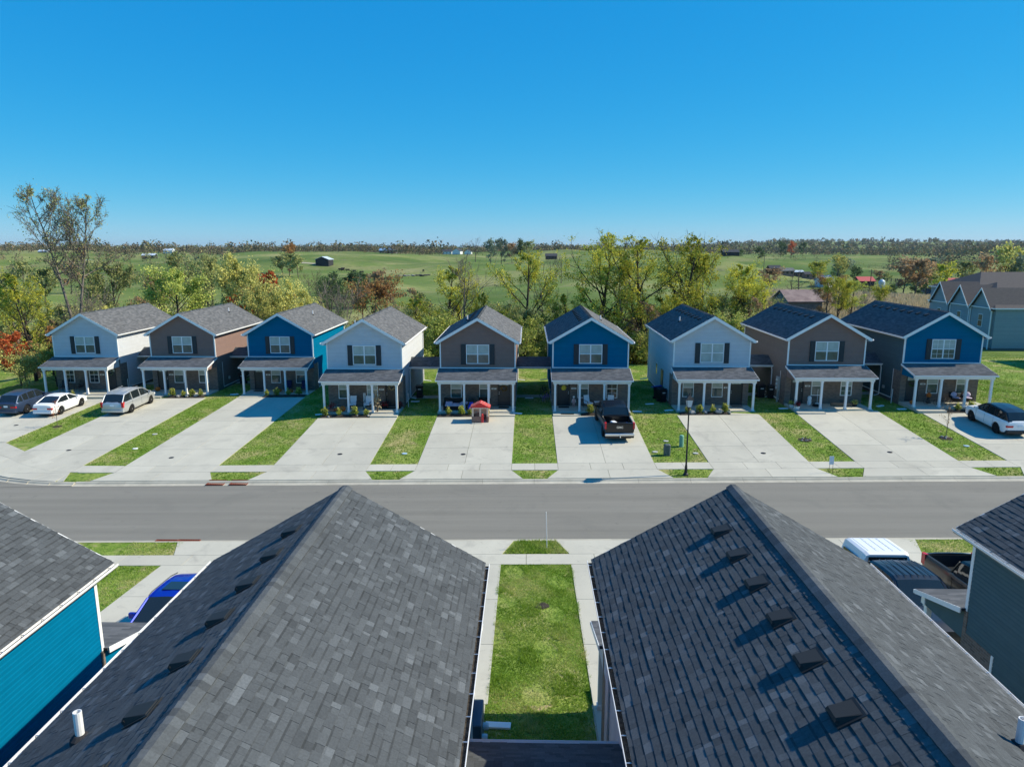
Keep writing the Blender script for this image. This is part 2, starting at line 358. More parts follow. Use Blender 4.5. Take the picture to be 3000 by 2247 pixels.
# street
tl = lambda x: .0135 * np.clip(x, -45, 60)
rx = np.arange(-90, 91, 2.0)
def road_h(X, Y): return tl(X) + .05 * (1 - ((Y - 35.25) / 4.0) ** 2)
o = grid('road', rx, np.linspace(31.31, 39.19, 9), M['asph'], hf=road_h); tag(o, 'grey asphalt street crossing between the two rows of houses', kind='structure')
# cul-de-sac bulge of the street on the far left
def curb_y(x):
    """far edge of the asphalt: straight, then bending away into the turning circle"""
    return 39.2 + (0.0 if x > -27 else .035 * (-27 - x) ** 2 + .0 * x)
mb = MB()
xs_ = np.arange(-45, -26.9, 1.0)
for k in range(len(xs_) - 1):
    a, b = xs_[k], xs_[k + 1]
    mb.face([(a, 39.15, tl(a) + .012), (b, 39.15, tl(b) + .012), (b, curb_y(b), tl(b) + .045), (a, curb_y(a), tl(a) + .045)][::1])
tag(mb.build('turning_circle', M['asph']), 'asphalt edge of the street bending away at the far left', kind='structure')

def slab(parent, poly, t=.035, lift=.03, name='slab', m='conc', hf=H, n=1):
    """concrete panel: polygon (x, y) list laid on the land, edges pulled in for the joint"""
    c = np.mean(poly, 0); P = [(p[0] - np.sign(p[0] - c[0]) * .010, p[1] - np.sign(p[1] - c[1]) * .010) for p in poly]
    mb = MB(); top = [(x, y, hf(x, y) + lift) for x, y in P]; bot = [(x, y, z - t - .1) for x, y, z in top]
    tt = random.random()
    mb.face(top, 0, tt)
    for i in range(len(P)):
        j = (i + 1) % len(P); mb.face([bot[i], bot[j], top[j], top[i]], 0, tt)
    return mb.build(name, M[m], parent)
def concrete(name, label): return tag(thing(name, (0, 0, 0), label, None), kind='structure')
random.seed(5)
# sidewalks, driveways; panels follow the land, so cut them at its break lines
DRV = [('first', -43.5, -37.0, -34.2), ]
def driveway(label, xl, xr, yend, notch=None, cols=2, flare=(.7, .7), wall=None):
    d = concrete('driveway', label)
    n = cols
    def X(k, y): return xl + (xr - xl) * k / n
    rows = [42.3, 45.2, 48.1, yend] if yend < 55 else [42.3, 45.6, 49, 52.5, 56, yend]
    for r in range(len(rows) - 1):
        for k in range(n): slab(d, [(X(k, 0), rows[r]), (X(k + 1, 0), rows[r]), (X(k + 1, 0), rows[r + 1]), (X(k, 0), rows[r + 1])])
    for k in range(3):                                  # band across the sidewalk line
        a, b = xl + (xr - xl) * k / 3, xl + (xr - xl) * (k + 1) / 3
        slab(d, [(a, 41.1), (b, 41.1), (b, 42.3), (a, 42.3)])
    for k in range(n):                                  # apron, flared to the curb
        a, b = X(k, 0), X(k + 1, 0); a2 = a - flare[0] * (k == 0); b2 = b + flare[1] * (k == n - 1)
        slab(d, [(a2, 39.72), (b2, 39.72), (b, 41.1), (a, 41.1)])
    return d
D_far = [(-19.5 - 6, -19.5, 60.0, 'blue house left of centre with the large house shadow on it'), (-15.97, -9.87, 51.9, 'fourth grey house with pumpkins on its porch'),
         (-6.85, -.92, 51.9, 'brown house with the toy playhouse'), (1.93, 7.95, 51.9, 'blue house where the black pickup is parked'),
         (11.34, 17.51, 51.9, 'grey house behind the street lamp'), (20.36, 26.66, 52.7, 'brown house without shrubs'), (29.63, 35.8, 51.9, 'rightmost blue house with the two-tone car')]
for a, b, ye, l in D_far: driveway('pale concrete driveway of the ' + l, a, b, ye)
driveway('pale concrete driveway of the second house where the silver minivan stands', -34.2, -28.3, 60.0, flare=(0, .5))
d = concrete('driveway', 'pale concrete driveway of the leftmost house with two parked cars')
for (x0, x1) in ((-43.6, -40.2), (-40.2, -37.0)):
    for (y0, y1) in ((47.5, 50.5), (50.5, 53.8), (53.8, 57), (57, 60.0)): slab(d, [(x0, y0), (x1, y0), (x1, y1), (x0, y1)])
slab(d, [(-43.6, 44.5), (-38.6, 44.6), (-37.0, 47.5), (-43.6, 47.5)])
# curved walk at the left
wk = concrete('sidewalk', 'curved concrete sidewalk round the turning circle at far left')
W1 = [(-45, 46.4), (-38.6, 44.6), (-35.3, 44.6), (-34.2, 44.0), (-32.9, 43.0), (-31.6, 42.3), (-29.9, 41.5), (-28.3, 41.2), (-25.5, 41.1)]
W2 = [(-45, 49), (-37.0, 47.4), (-34.2, 45.4), (-33.4, 44.8), (-32.5, 44.2), (-30.6, 43.1), (-29.5, 42.75), (-28.3, 42.4), (-25.5, 42.3)]
for k in range(0, len(W1) - 1): slab(wk, [W1[k], W1[k + 1], W2[k + 1], W2[k]], lift=.034)
for k in range(0, len(W1) - 2):
    a, b = W1[k], W1[k + 1]
    slab(wk, [(a[0], curb_y(a[0]) + .43), (b[0], curb_y(b[0]) + .43), b, a], lift=.031)
sw = concrete('sidewalk', 'concrete sidewalk along the far side of the street')
for a, b in ((-28.3 + .5, -25.5), (-19.5, -15.97), (-9.87, -6.85), (-.92, 1.93), (7.95, 11.34), (17.51, 20.36), (26.66, 29.63), (35.8, 39)):
    m_ = (a + b) / 2
    slab(sw, [(a, 41.1), (m_, 41.1), (m_, 42.3), (a, 42.3)]); slab(sw, [(m_, 41.1), (b, 41.1), (b, 42.3), (m_, 42.3)])
for a in np.arange(39, 60, 2.4): slab(sw, [(a, 41.1), (a + 2.4, 41.1), (a + 2.4, 42.3), (a, 42.3)])
slab(sw, [(39, 42.3), (45, 42.3), (45, 45), (39, 45)])
# near side
sn = concrete('sidewalk', 'concrete sidewalk along the near side of the street')
for a in list(np.arange(-60, 60, 3.0)): slab(sn, [(a, 28.2), (a + 3, 28.2), (a + 3, 29.3), (a, 29.3)])
for a, b, ye, l in ((-15.9, -10.2, 18.3, 'teal house where the blue car is parked'), (-7.3, -1.08, 18.0, 'left near house'), (1.92, 8.0, 18.0, 'right near house'), (11.4, 17.4, 20.0, 'two pickups at lower right')):
    d = concrete('driveway', 'near driveway of the ' + l); m_ = (a + b) / 2
    rows = [ye, ye + 3.4, ye + 6.8, 28.2]
    for r in range(3):
        for x0, x1 in ((a, m_), (m_, b)): slab(d, [(x0, rows[r]), (x1, rows[r]), (x1, rows[r + 1]), (x0, rows[r + 1])])
    slab(d, [(a, 29.3), (m_, 29.3), (m_, 30.79), (a - .55, 30.79)]); slab(d, [(m_, 29.3), (b, 29.3), (b + .5, 30.79), (m_, 30.79)])
wk = concrete('walkway', 'narrow concrete walks beside the near grass strip')
for a, b in ((-1.9, -1.15), (1.88, 2.5)):
    for y0, y1 in ((16.0, 17.0), (17.0, 18.0)): slab(wk, [(a, y0), (b, y0), (b, y1), (a, y1)])
# curbs and gutters in segments
def curb(label, side):
    c = concrete('curb', label)
    xs = np.arange(-60 if side < 0 else -27, 75, 3.05)
    for k in range(len(xs) - 1):
        a, b = xs[k] + .006, xs[k + 1] - .006
        mb = MB(); tt = random.random()
        if side > 0: yy = [39.19, 39.5, 39.58, 39.7]; zz = [.005, .03, .12, .135]
        else: yy = [31.31, 31.05, 30.97, 30.82]; zz = [.005, .03, .12, .135]
        for q in range(3):
            pts = [(a, yy[q], tl(a) + zz[q]), (b, yy[q], tl(b) + zz[q]), (b, yy[q + 1], tl(b) + zz[q + 1]), (a, yy[q + 1], tl(a) + zz[q + 1])]
            mb.face(pts if side > 0 else pts[::-1], 0, tt)
        for e in (a, b): mb.face([(e, yy[q], tl(e) + zz[q]) for q in range(4)] + [(e, yy[3], tl(e) - .1), (e, yy[0], tl(e) - .1)], 0, tt)
        mb.build('curb_segment', M['conc2'], c)
    return c
curb('rolled concrete curb and gutter on the far side of the street', 1)
curb('rolled concrete curb and gutter on the near side of the street', -1)
c = concrete('curb', 'rolled concrete curb bending away at the far left')
xs = np.arange(-45, -26.9, 1.5)
for k in range(len(xs) - 1):
    a, b = xs[k] + .005, xs[k + 1] - .005; mb = MB(); tt = random.random()
    for (o0, z0, o1, z1) in ((0, .03, .2, .05), (.2, .05, .28, .13), (.28, .13, .4, .145)):
        mb.face([(a, curb_y(a) + o0, tl(a) + z0), (b, curb_y(b) + o0, tl(b) + z0), (b, curb_y(b) + o1, tl(b) + z1), (a, curb_y(a) + o1, tl(a) + z1)], 0, tt)
    for e in (a, b): mb.face([(e, curb_y(e), tl(e) + .03), (e, curb_y(e) + .28, tl(e) + .13), (e, curb_y(e) + .4, tl(e) + .145), (e, curb_y(e) + .4, tl(e) - .1)], 0, tt)
    mb.build('curb_segment', M['conc2'], c)
# ------------------------------------------------------------------ houses
SL = math.tan(R(30)); C30, S30 = math.cos(R(30)), math.sin(R(30))
RZ, HW, WW = 7.1, 3.31, 2.98                      # ridge height, half roof width, half wall width
Y0, Y1 = -.32, 11.4                               # roof from front rake to back rake
cache = {}
def part(name, key, fn, mats, parent, smooth=False):
    if key not in cache: cache[key] = fn().mesh(name, mats if isinstance(mats, (list, tuple)) else [mats], smooth)
    return put(name, cache[key], parent)
def lap(mb, a, b, z0, z1, nrm, ex=.115, clip=None, m=0, d=.02):
    """lap siding between plan points a and b; nrm = outward normal; clip(z) gives the part of the run kept"""
    a, b = Vector((*a, 0)), Vector((*b, 0)); nrm = Vector((*nrm, 0)); z = z0
    while z < z1 - .001:
        zt = min(z + ex, z1); f0, f1 = clip(min((z + zt) / 2, z1)) if clip else (0, 1)
        if f1 - f0 > .01:
            p, q = a.lerp(b, f0), a.lerp(b, f1); U = Vector((0, 0, 1)); t = random.random()
            zm = z + (zt - z) * .66
            mb.face([p + nrm * d + U * z, q + nrm * d + U * z, q + nrm * d * .9 + U * zm, p + nrm * d * .9 + U * zm], m, t)
            mb.face([p + nrm * d * .9 + U * zm, q + nrm * d * .9 + U * zm, q + U * zt, p + U * zt], m, t)
            mb.face([p + U * z, q + U * z, q + nrm * d + U * z, p + nrm * d + U * z], m, t)
        z = zt
def roofz(x): return RZ - abs(x) * SL - .16
def front_wall():
    mb = MB()
    def clip(z):
        h = min(1, max(0, (RZ - .16 - z) / SL / WW)); return (.5 - h / 2, .5 + h / 2)
    lap(mb, (-WW, 0), (WW, 0), 3.0, RZ - .2, (0, -1), clip=clip); return mb
def back_wall():
    mb = MB()
    def clip(z):
        h = min(1, max(0, (RZ - .16 - z) / SL / WW)); return (.5 - h / 2, .5 + h / 2)
    lap(mb, (WW, 11.1), (-WW, 11.1), .1, RZ - .2, (0, 1), clip=clip); return mb
def side_wall(s, y0=0.0):
    mb = MB(); zt = roofz(WW) + .02
    a, b = ((WW * s, 0), (WW * s, 11.1)) if s > 0 else ((WW * s, 11.1), (WW * s, 0))
    a2, b2 = ((WW * s, 1.15), (WW * s, 11.1)) if s > 0 else ((WW * s, 11.1), (WW * s, 1.15))
    lap(mb, a2, b2, .12, 2.42, (s, 0)); lap(mb, a, b, 2.42, zt, (s, 0)); return mb
def brick_front(door_right):
    dx = 2.07 if door_right else -2.07
    mb = MB(); zt = 3.0; a, b = dx - .5, dx + .5
    mb.box(-WW - .03, a, -.04, .1, -.5, zt); mb.box(b, WW + .03, -.04, .1, -.5, zt); mb.box(a, b, -.04, .1, 2.12, zt); mb.box(a, b, -.04, .16, -.5, -.002)
    for s in (-1, 1): mb.box(WW * s - (.02 if s > 0 else .03), WW * s + (.03 if s > 0 else .02), .1, 1.15, -.5, 2.42)
    return mb
def foundation():
    mb = MB(); mb.box(-WW + .01, WW - .01, .16, 11.08, -2.2, .1); return mb
def win(parent, cx, z0, wd, ht, twin=False, y=-.03, grid=False, shades=True, full=False):
    """window at local x = cx in the front wall"""
    def fr():
        mb = MB(); f = .055
        xs = [(-wd / 2, -wd / 2 + f), (wd / 2 - f, wd / 2)] + ([(-.045, .045)] if twin else [])
        for a, b in xs: mb.box(a, b, y - .05, y + .06, z0, z0 + ht)
        hs = []
        L = [(-wd / 2 + f, -.045), (.045, wd / 2 - f)] if twin else [(-wd / 2 + f, wd / 2 - f)]
        for a, b in L:
            for (c, e) in ((z0, z0 + f), (z0 + ht / 2 - .025, z0 + ht / 2 + .025), (z0 + ht - f, z0 + ht)): mb.box(a, b, y - .048, y + .06, c, e)
            if grid:
                m_ = (a + b) / 2
                for (c, e) in ((z0 + f, z0 + ht / 2 - .025), (z0 + ht / 2 + .025, z0 + ht - f)):
                    mb.box(m_ - .009, m_ + .009, y - .03, y - .012, c, e); mb.box(a, b, y - .029, y - .013, (c + e) / 2 - .009, (c + e) / 2 + .009)
        return mb
    wn = part('window', ('win', wd, ht, z0, twin, y, grid), fr, M['white'], parent); wn.location = (cx, 0, 0)
    L = [(-wd / 2 + .055, -.045), (.045, wd / 2 - .055)] if twin else [(-wd / 2 + .055, wd / 2 - .055)]
    for a, b in L:
        for up in (0, 1):
            c, e = (z0 + ht / 2 + .025, z0 + ht - .055) if up else (z0 + .055, z0 + ht / 2 - .025)
            part('pane', ('pane', a, b, c, e, y, up and shades, shades, full), lambda: (lambda q: (q.box(a, b, y - .012, y, c, e), q)[1])(MB()), M['blind'] if ((up or full) and shades) else M['glass'] if shades else M['glassd'], wn)
    return wn
def slopept(s, d, y, h=0):
    """point on slope s (+1 right, -1 left), d metres down from the ridge, h above the deck"""
    return (s * (d * C30 + h * S30), y, RZ - d * S30 + h * C30)
SLEN = HW / C30
def roof_deck():
    mb = MB()
    for s in (-1, 1):
        p = [slopept(s, 0, Y0), slopept(s, SLEN, Y0), slopept(s, SLEN, Y1), slopept(s, 0, Y1)]
        q = [(x, y, z - .1) for x, y, z in p]
        if s < 0: p, q = p[::-1], q[::-1]
        mb.hexa(q + p)
    return mb
def far_courses():
    """thin overlapping courses with a butt edge, UV in metres"""
    V = []; F = []; UV = []
    ex = .145; n = int(SLEN / ex)
    for s in (-1, 1):
        for i in range(n + 1):
            d0, d1 = i * ex, min((i + 1) * ex, SLEN + .02); b = len(V)
            q = [slopept(s, d0, Y0 - .01, .004), slopept(s, d0, Y1 + .01, .004), slopept(s, d1, Y1 + .01, .016), slopept(s, d1, Y0 - .01, .016), slopept(s, d1, Y0 - .01, .001), slopept(s, d1, Y1 + .01, .001)]
            V += q; uv = [(Y0, i * ex), (Y1, i * ex), (Y1, (i + 1) * ex - .001), (Y0, (i + 1) * ex - .001), (Y0, (i + 1) * ex - .001), (Y1, (i + 1) * ex - .001)]
            a = [0, 1, 2, 3]; c = [3, 2, 5, 4]
            if s > 0: a, c = a[::-1], c[::-1]
            F.append([b + k for k in a]); UV += [uv[k] for k in a]; F.append([b + k for k in c]); UV += [uv[k] for k in c]
    me = npmesh('shingle_courses', V, F, M['shingfar']); l = me.uv_layers.new(name='UVMap'); l.data.foreach_set('uv', np.array(UV, np.float32).ravel()); return me
def ridge_far():
    mb = MB(); y = Y0 - .02
    while y < Y1:
        for s in (-1, 1):
            p = [slopept(s, -.01, y, .022), slopept(s, .15, y, .022), slopept(s, .15, y + .19, .016), slopept(s, -.01, y + .19, .016)]
            mb.face(p if s < 0 else p[::-1], 0, random.random())
            q = [slopept(s, .15, y, .022), slopept(s, .15, y + .19, .016), slopept(s, .15, y + .19, 0), slopept(s, .15, y, 0)]
            mb.face(q, 0, .5)
        y += .145
    return mb
def trims():
    mb = MB()                                          # rake boards front and back, level fascia along the eaves
    for (ya, yb) in ((Y0 - .03, Y0), (Y1, Y1 + .03)):
        for s in (-1, 1):
            p = [slopept(s, 0, ya, -.22), slopept(s, SLEN + .02, ya, -.22), slopept(s, SLEN + .02, yb, -.22), slopept(s, 0, yb, -.22), slopept(s, 0, ya, -.005), slopept(s, SLEN + .02, ya, -.005), slopept(s, SLEN + .02, yb, -.005), slopept(s, 0, yb, -.005)]
            p = [(0 if abs(x) < .15 and i in (0, 3, 4, 7) else x, y, (RZ - .25 if i in (0, 3) else RZ - .006) if i in (0, 3, 4, 7) else z) for i, (x, y, z) in enumerate(p)]
            if s < 0: p = [p[1], p[0], p[3], p[2], p[5], p[4], p[7], p[6]]
            mb.hexa(p)
    for s in (-1, 1):                                   # soffits under the front rake and the eaves
        e = RZ - HW * SL
        a, b = sorted((s * WW, s * (HW - .01))); mb.box(a, b, Y0 + .002, Y1 - .002, e - .18, e - .165)
        a, b = sorted((s * (HW - .02), s * HW)); mb.box(a, b, Y0 + .001, Y1 - .001, e - .163, e - .03)
        q = [slopept(s, .05, Y0 + .01, -.13), slopept(s, 3.5, Y0 + .01, -.13), slopept(s, 3.5, .0, -.13), slopept(s, .05, .0, -.13)]; mb.face(q if s > 0 else q[::-1])
    return mb
def corner_trim():
    mb = MB(); zt = RZ - WW * SL - .2
    for x in (-1, 1):
        mb.box(x * WW - .07 if x > 0 else x * WW - .03, x * WW + .03 if x > 0 else x * WW + .07, -.045, .06, 2.99, zt)
        mb.box(x * WW - .05, x * WW + .05, 11.05, 11.16, 0.1, zt)
        a, b = sorted((x * WW, x * (WW + .035))); mb.box(a, b, 1.15, 1.23, .1, 2.42)
        mb.box(a, b, 1.23, 11.05, .02, .12); 
    mb.box(-WW + .07, WW - .07, -.042, .0, 3.0, 3.13); return mb
def gutter(s, hang=False):
    mb = MB(); e = RZ - HW * SL - .03; x = HW + .002
    pr = [(x, e), (x, e - .11), (x + .08, e - .11), (x + .12, e - .05), (x + .12, e), (x + .11, e), (x + .105, e - .045), (x + .075, e - .1), (x + .012, e - .1), (x + .012, e)]
    rings = [[(s * a, y, z) for a, z in pr] for y in (Y0, Y1)]
    if s < 0: rings = rings[::-1]
    mb.loft(rings, 0); return mb
def shutter():
    mb = MB(); mb.box(-.19, .19, -.075, -.035, 3.36, 4.97)
    for (a, b) in ((3.45, 4.12), (4.22, 4.88)): mb.box(-.13, .13, -.088, -.0751, a, b)
    return mb
def porch(sd):
    mb = MB(); return mb
def turtle_vent():
    """slant-back vent in its own frame: +x downslope, z off the roof"""
    mb = MB(); mb.box(-.30, .27, -.27, .27, 0, .012)
    top = [(-.24, -.2, .03), (.2, -.17, .15), (.2, .17, .15), (-.24, .2, .03)]
    mb.face(top); mb.face([(.2, -.17, .15), (.26, -.2, .10), (.26, .2, .10), (.2, .17, .15)])
    mb.face([(-.24, -.2, .03), (-.24, -.22, .012), (.24, -.22, .012), (.26, -.2, .10), (.2, -.17, .15)]); mb.face([(-.24, .2, .03), (.2, .17, .15), (.26, .2, .10), (.24, .22, .012), (-.24, .22, .012)])
    mb.face([(-.24, -.22, .012), (-.24, -.2, .03), (-.24, .2, .03), (-.24, .22, .012)])
    for k in range(11):
        y = -.2 + k * .04; mb.box(.2, .215, y - .006, y + .006, .012, .10)
    mb.face([(.195, -.21, .012), (.195, .21, .012), (.195, .2, .11), (.195, -.2, .11)][::-1]); return mb
def put_on_slope(o, s, d, y, h=0.02):
    p = slopept(s, d, y, h)
    xd = Vector((s * C30, 0, -S30)); zd = Vector((s * S30, 0, C30)); yd = zd.cross(xd)
    o.matrix_local = Matrix(((xd.x, yd.x, zd.x, p[0]), (xd.y, yd.y, zd.y, p[1]), (xd.z, yd.z, zd.z, p[2]), (0, 0, 0, 1)))
def shingle_layout(s, seed, d_end=SLEN + .03):
    rng = random.Random(seed); ex = .145; out = []; n = int(SLEN / ex) + 1
    for i in range(n):
        d0, d1 = i * ex - .02, min((i + 1) * ex, d_end); y = Y0 - .012 - rng.random() * .2
        while y < Y1:
            w_ = rng.choice((.08, .11, .14, .17, .21, .27)) * rng.uniform(.9, 1.1)
            a, b = max(y, Y0 - .012), min(y + w_, Y1 + .01)
            if b - a > .03:
                thick = .012 if rng.random() < .45 else .007
                r = rng.random(); t = .40 + rng.gauss(0, .06) + (.5 if r < .05 else .22 if r < .17 else -.12 if r > .9 else 0)
                out.append((d0, d1, a, b, thick, min(1.3, max(0, t))))
            y += w_
    return out
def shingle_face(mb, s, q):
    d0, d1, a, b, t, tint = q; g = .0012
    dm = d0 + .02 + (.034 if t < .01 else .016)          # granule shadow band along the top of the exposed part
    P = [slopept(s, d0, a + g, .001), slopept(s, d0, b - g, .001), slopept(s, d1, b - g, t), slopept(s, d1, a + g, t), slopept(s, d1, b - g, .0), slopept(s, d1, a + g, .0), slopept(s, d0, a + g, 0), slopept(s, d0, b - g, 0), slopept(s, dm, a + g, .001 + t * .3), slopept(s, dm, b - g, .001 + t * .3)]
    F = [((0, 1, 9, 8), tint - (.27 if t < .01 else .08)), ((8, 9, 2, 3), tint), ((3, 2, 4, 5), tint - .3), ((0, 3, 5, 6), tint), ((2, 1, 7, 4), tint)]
    for f, tt in F:
        f = f if s < 0 else f[::-1]; mb.face([P[k] for k in f], 0, max(0, tt))
def near_roof(parent, loc, rz, seed, sides, parts=300):
    Mx = Matrix.Translation(loc) @ Matrix.Rotation(rz, 4, 'Z'); allq = []
    for s in (-1, 1):
        if s not in sides: continue
        for q in shingle_layout(s, seed + s):
            c = Mx @ Vector(slopept(s, (q[0] + q[1]) / 2, (q[2] + q[3]) / 2)); x, y, d = shot(c)
            nn = Mx.to_3x3() @ Vector((s * S30, 0, C30)); vd = (Vector((0, 0, CAMZ)) - c).normalized()
            sc_ = max(0, nn.dot(vd)) * (q[1] - q[0]) * (q[3] - q[2]) / d ** 2 if (-40 < x < 3040 and -40 < y < 2290 and d > 1) else 0
            allq.append((sc_, s, q))
    allq.sort(key=lambda a: -a[0])
    for _, s, q in allq[:parts]:
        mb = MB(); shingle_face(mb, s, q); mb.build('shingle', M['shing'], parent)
    mb = MB()
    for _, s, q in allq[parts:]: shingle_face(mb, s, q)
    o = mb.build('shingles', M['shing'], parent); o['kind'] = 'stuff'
    # ridge caps, folded over the ridge
    y = Y0 - .03; rng = random.Random(seed)
    while y < Y1:
        mb = MB(); t = .5 + rng.gauss(0, .12)
        L = .2
        ring = lambda yy, h: [slopept(-1, .17, yy, h), slopept(-1, .03, yy, h + .012), slopept(1, .03, yy, h + .012), slopept(1, .17, yy, h)]
        A, B = ring(y, .034), ring(y + L, .020)
        for k in range(3): mb.face([A[k], A[k + 1], B[k + 1], B[k]][::-1] if True else 0, 0, t)
        z0 = ring(y, .0)
        for k in range(3): mb.face([z0[k], z0[k + 1], A[k + 1], A[k]], 0, t)
        for k, s_ in ((0, -1), (3, 1)):
            e = ring(y + L, 0)[k]; q = [A[k], B[k], e, z0[k]]; mb.face(q, 0, t)
        mb.build('ridge_cap', M['shing'], parent); y += .145
PITCH = .6 / 2.05
def porch_parts(h, key, dr, col_, near, bed=True):
    def pr():
        mb = MB(); W_ = 3.1
        a = [(-W_, .0, 2.98), (W_, .0, 2.98), (W_, -2.15, 2.42), (-W_, -2.15, 2.42)]
        mb.hexa([a[3], a[2], a[1], a[0]] + [(x, y, z + .07) for x, y, z in (a[3], a[2], a[1], a[0])]); return mb
    pf = part('porch_roof', 'porch_roof', pr, M['deck'], h)
    def crs():
        V = []; F = []; UV = []; n = 15
        def P(u, hh, x): return (x, -2.17 * u, 3.055 - .57 * u + hh)
        for i in range(n):
            u0, u1 = i / n, (i + 1) / n; b = len(V); X = 3.11
            q = [P(u0, .003, -X), P(u0, .003, X), P(u1, .016, X), P(u1, .016, -X), P(u1, 0, X), P(u1, 0, -X)]
            V += q; F += [[b + 3, b + 2, b + 1, b], [b + 5, b + 4, b + 2, b + 3]]
            uv = [(-X, i * .145), (X, i * .145), (X, i * .145 + .144), (-X, i * .145 + .144)]
            UV += [uv[3], uv[2], uv[1], uv[0], uv[3], uv[2], uv[2], uv[3]]
        me = npmesh('shingle_courses', V, F, M['shingfar']); l = me.uv_layers.new(name='UVMap'); l.data.foreach_set('uv', np.array(UV, np.float32).ravel()); return me
    if 'pc' not in cache: cache['pc'] = crs()
    o = put('shingles', cache['pc'], pf); o['kind'] = 'stuff'
    def bm():
        mb = MB(); mb.box(-3.0, 3.0, -2.0, -1.82, 2.16, 2.42)
        for s in (-1, 1):
            a, b = sorted((s * 2.78, s * 2.95)); mb.box(a, b, -1.818, -.045, 2.165, 2.41)
        mb.box(-3.14, 3.14, -2.2, -2.155, 2.37, 2.47)          # fascia
        for s in (-1, 1):                                         # sloping rake boards
            a, b = sorted((s * 3.1, s * 3.13)); mb.hexa([(a, -2.15, 2.36), (b, -2.15, 2.36), (b, -.05, 2.90), (a, -.05, 2.90), (a, -2.15, 2.49), (b, -2.15, 2.49), (b, -.05, 3.05), (a, -.05, 3.05)])
        mb.box(-2.8, 2.8, -1.8, -.05, 2.38, 2.4); return mb
    part('porch_beam', 'porch_beam', bm, M['white'], h)
    for s in (-1, 1):
        def tri():
            mb = MB(); x = s * 2.97; q = [(x, -1.815, 2.16), (x, -.045, 2.16), (x, -.045, 2.96), (x, -1.815, 2.47)]; mb.face(q if s > 0 else q[::-1]); return mb
        part('porch_gable', ('tri', col_, s), tri, M[col_], h)
    def post():
        mb = MB(); mb.box(-.075, .075, -.075, .075, 0, 2.06); mb.box(-.1, .1, -.1, .1, 2.06, 2.158); mb.box(-.1, .1, -.1, .1, 0.002, .12)
        return mb
    for x in (-2.83, -.943, .943, 2.83):
        o = part('porch_post', 'post', post, M['white'], h); o.location = (x, -1.91, 0)
    def sl():
        mb = MB(); mb.box(-3.0, 3.0, -2.15, -.041, -.7, -.001)
        dx = 1.95 if dr else -1.95; mb.box(dx - 1.05, dx + 1.05, -2.98, -2.152, -.8, -.06); return mb
    part('porch_slab', ('slab', dr), sl, M['conc'], h)
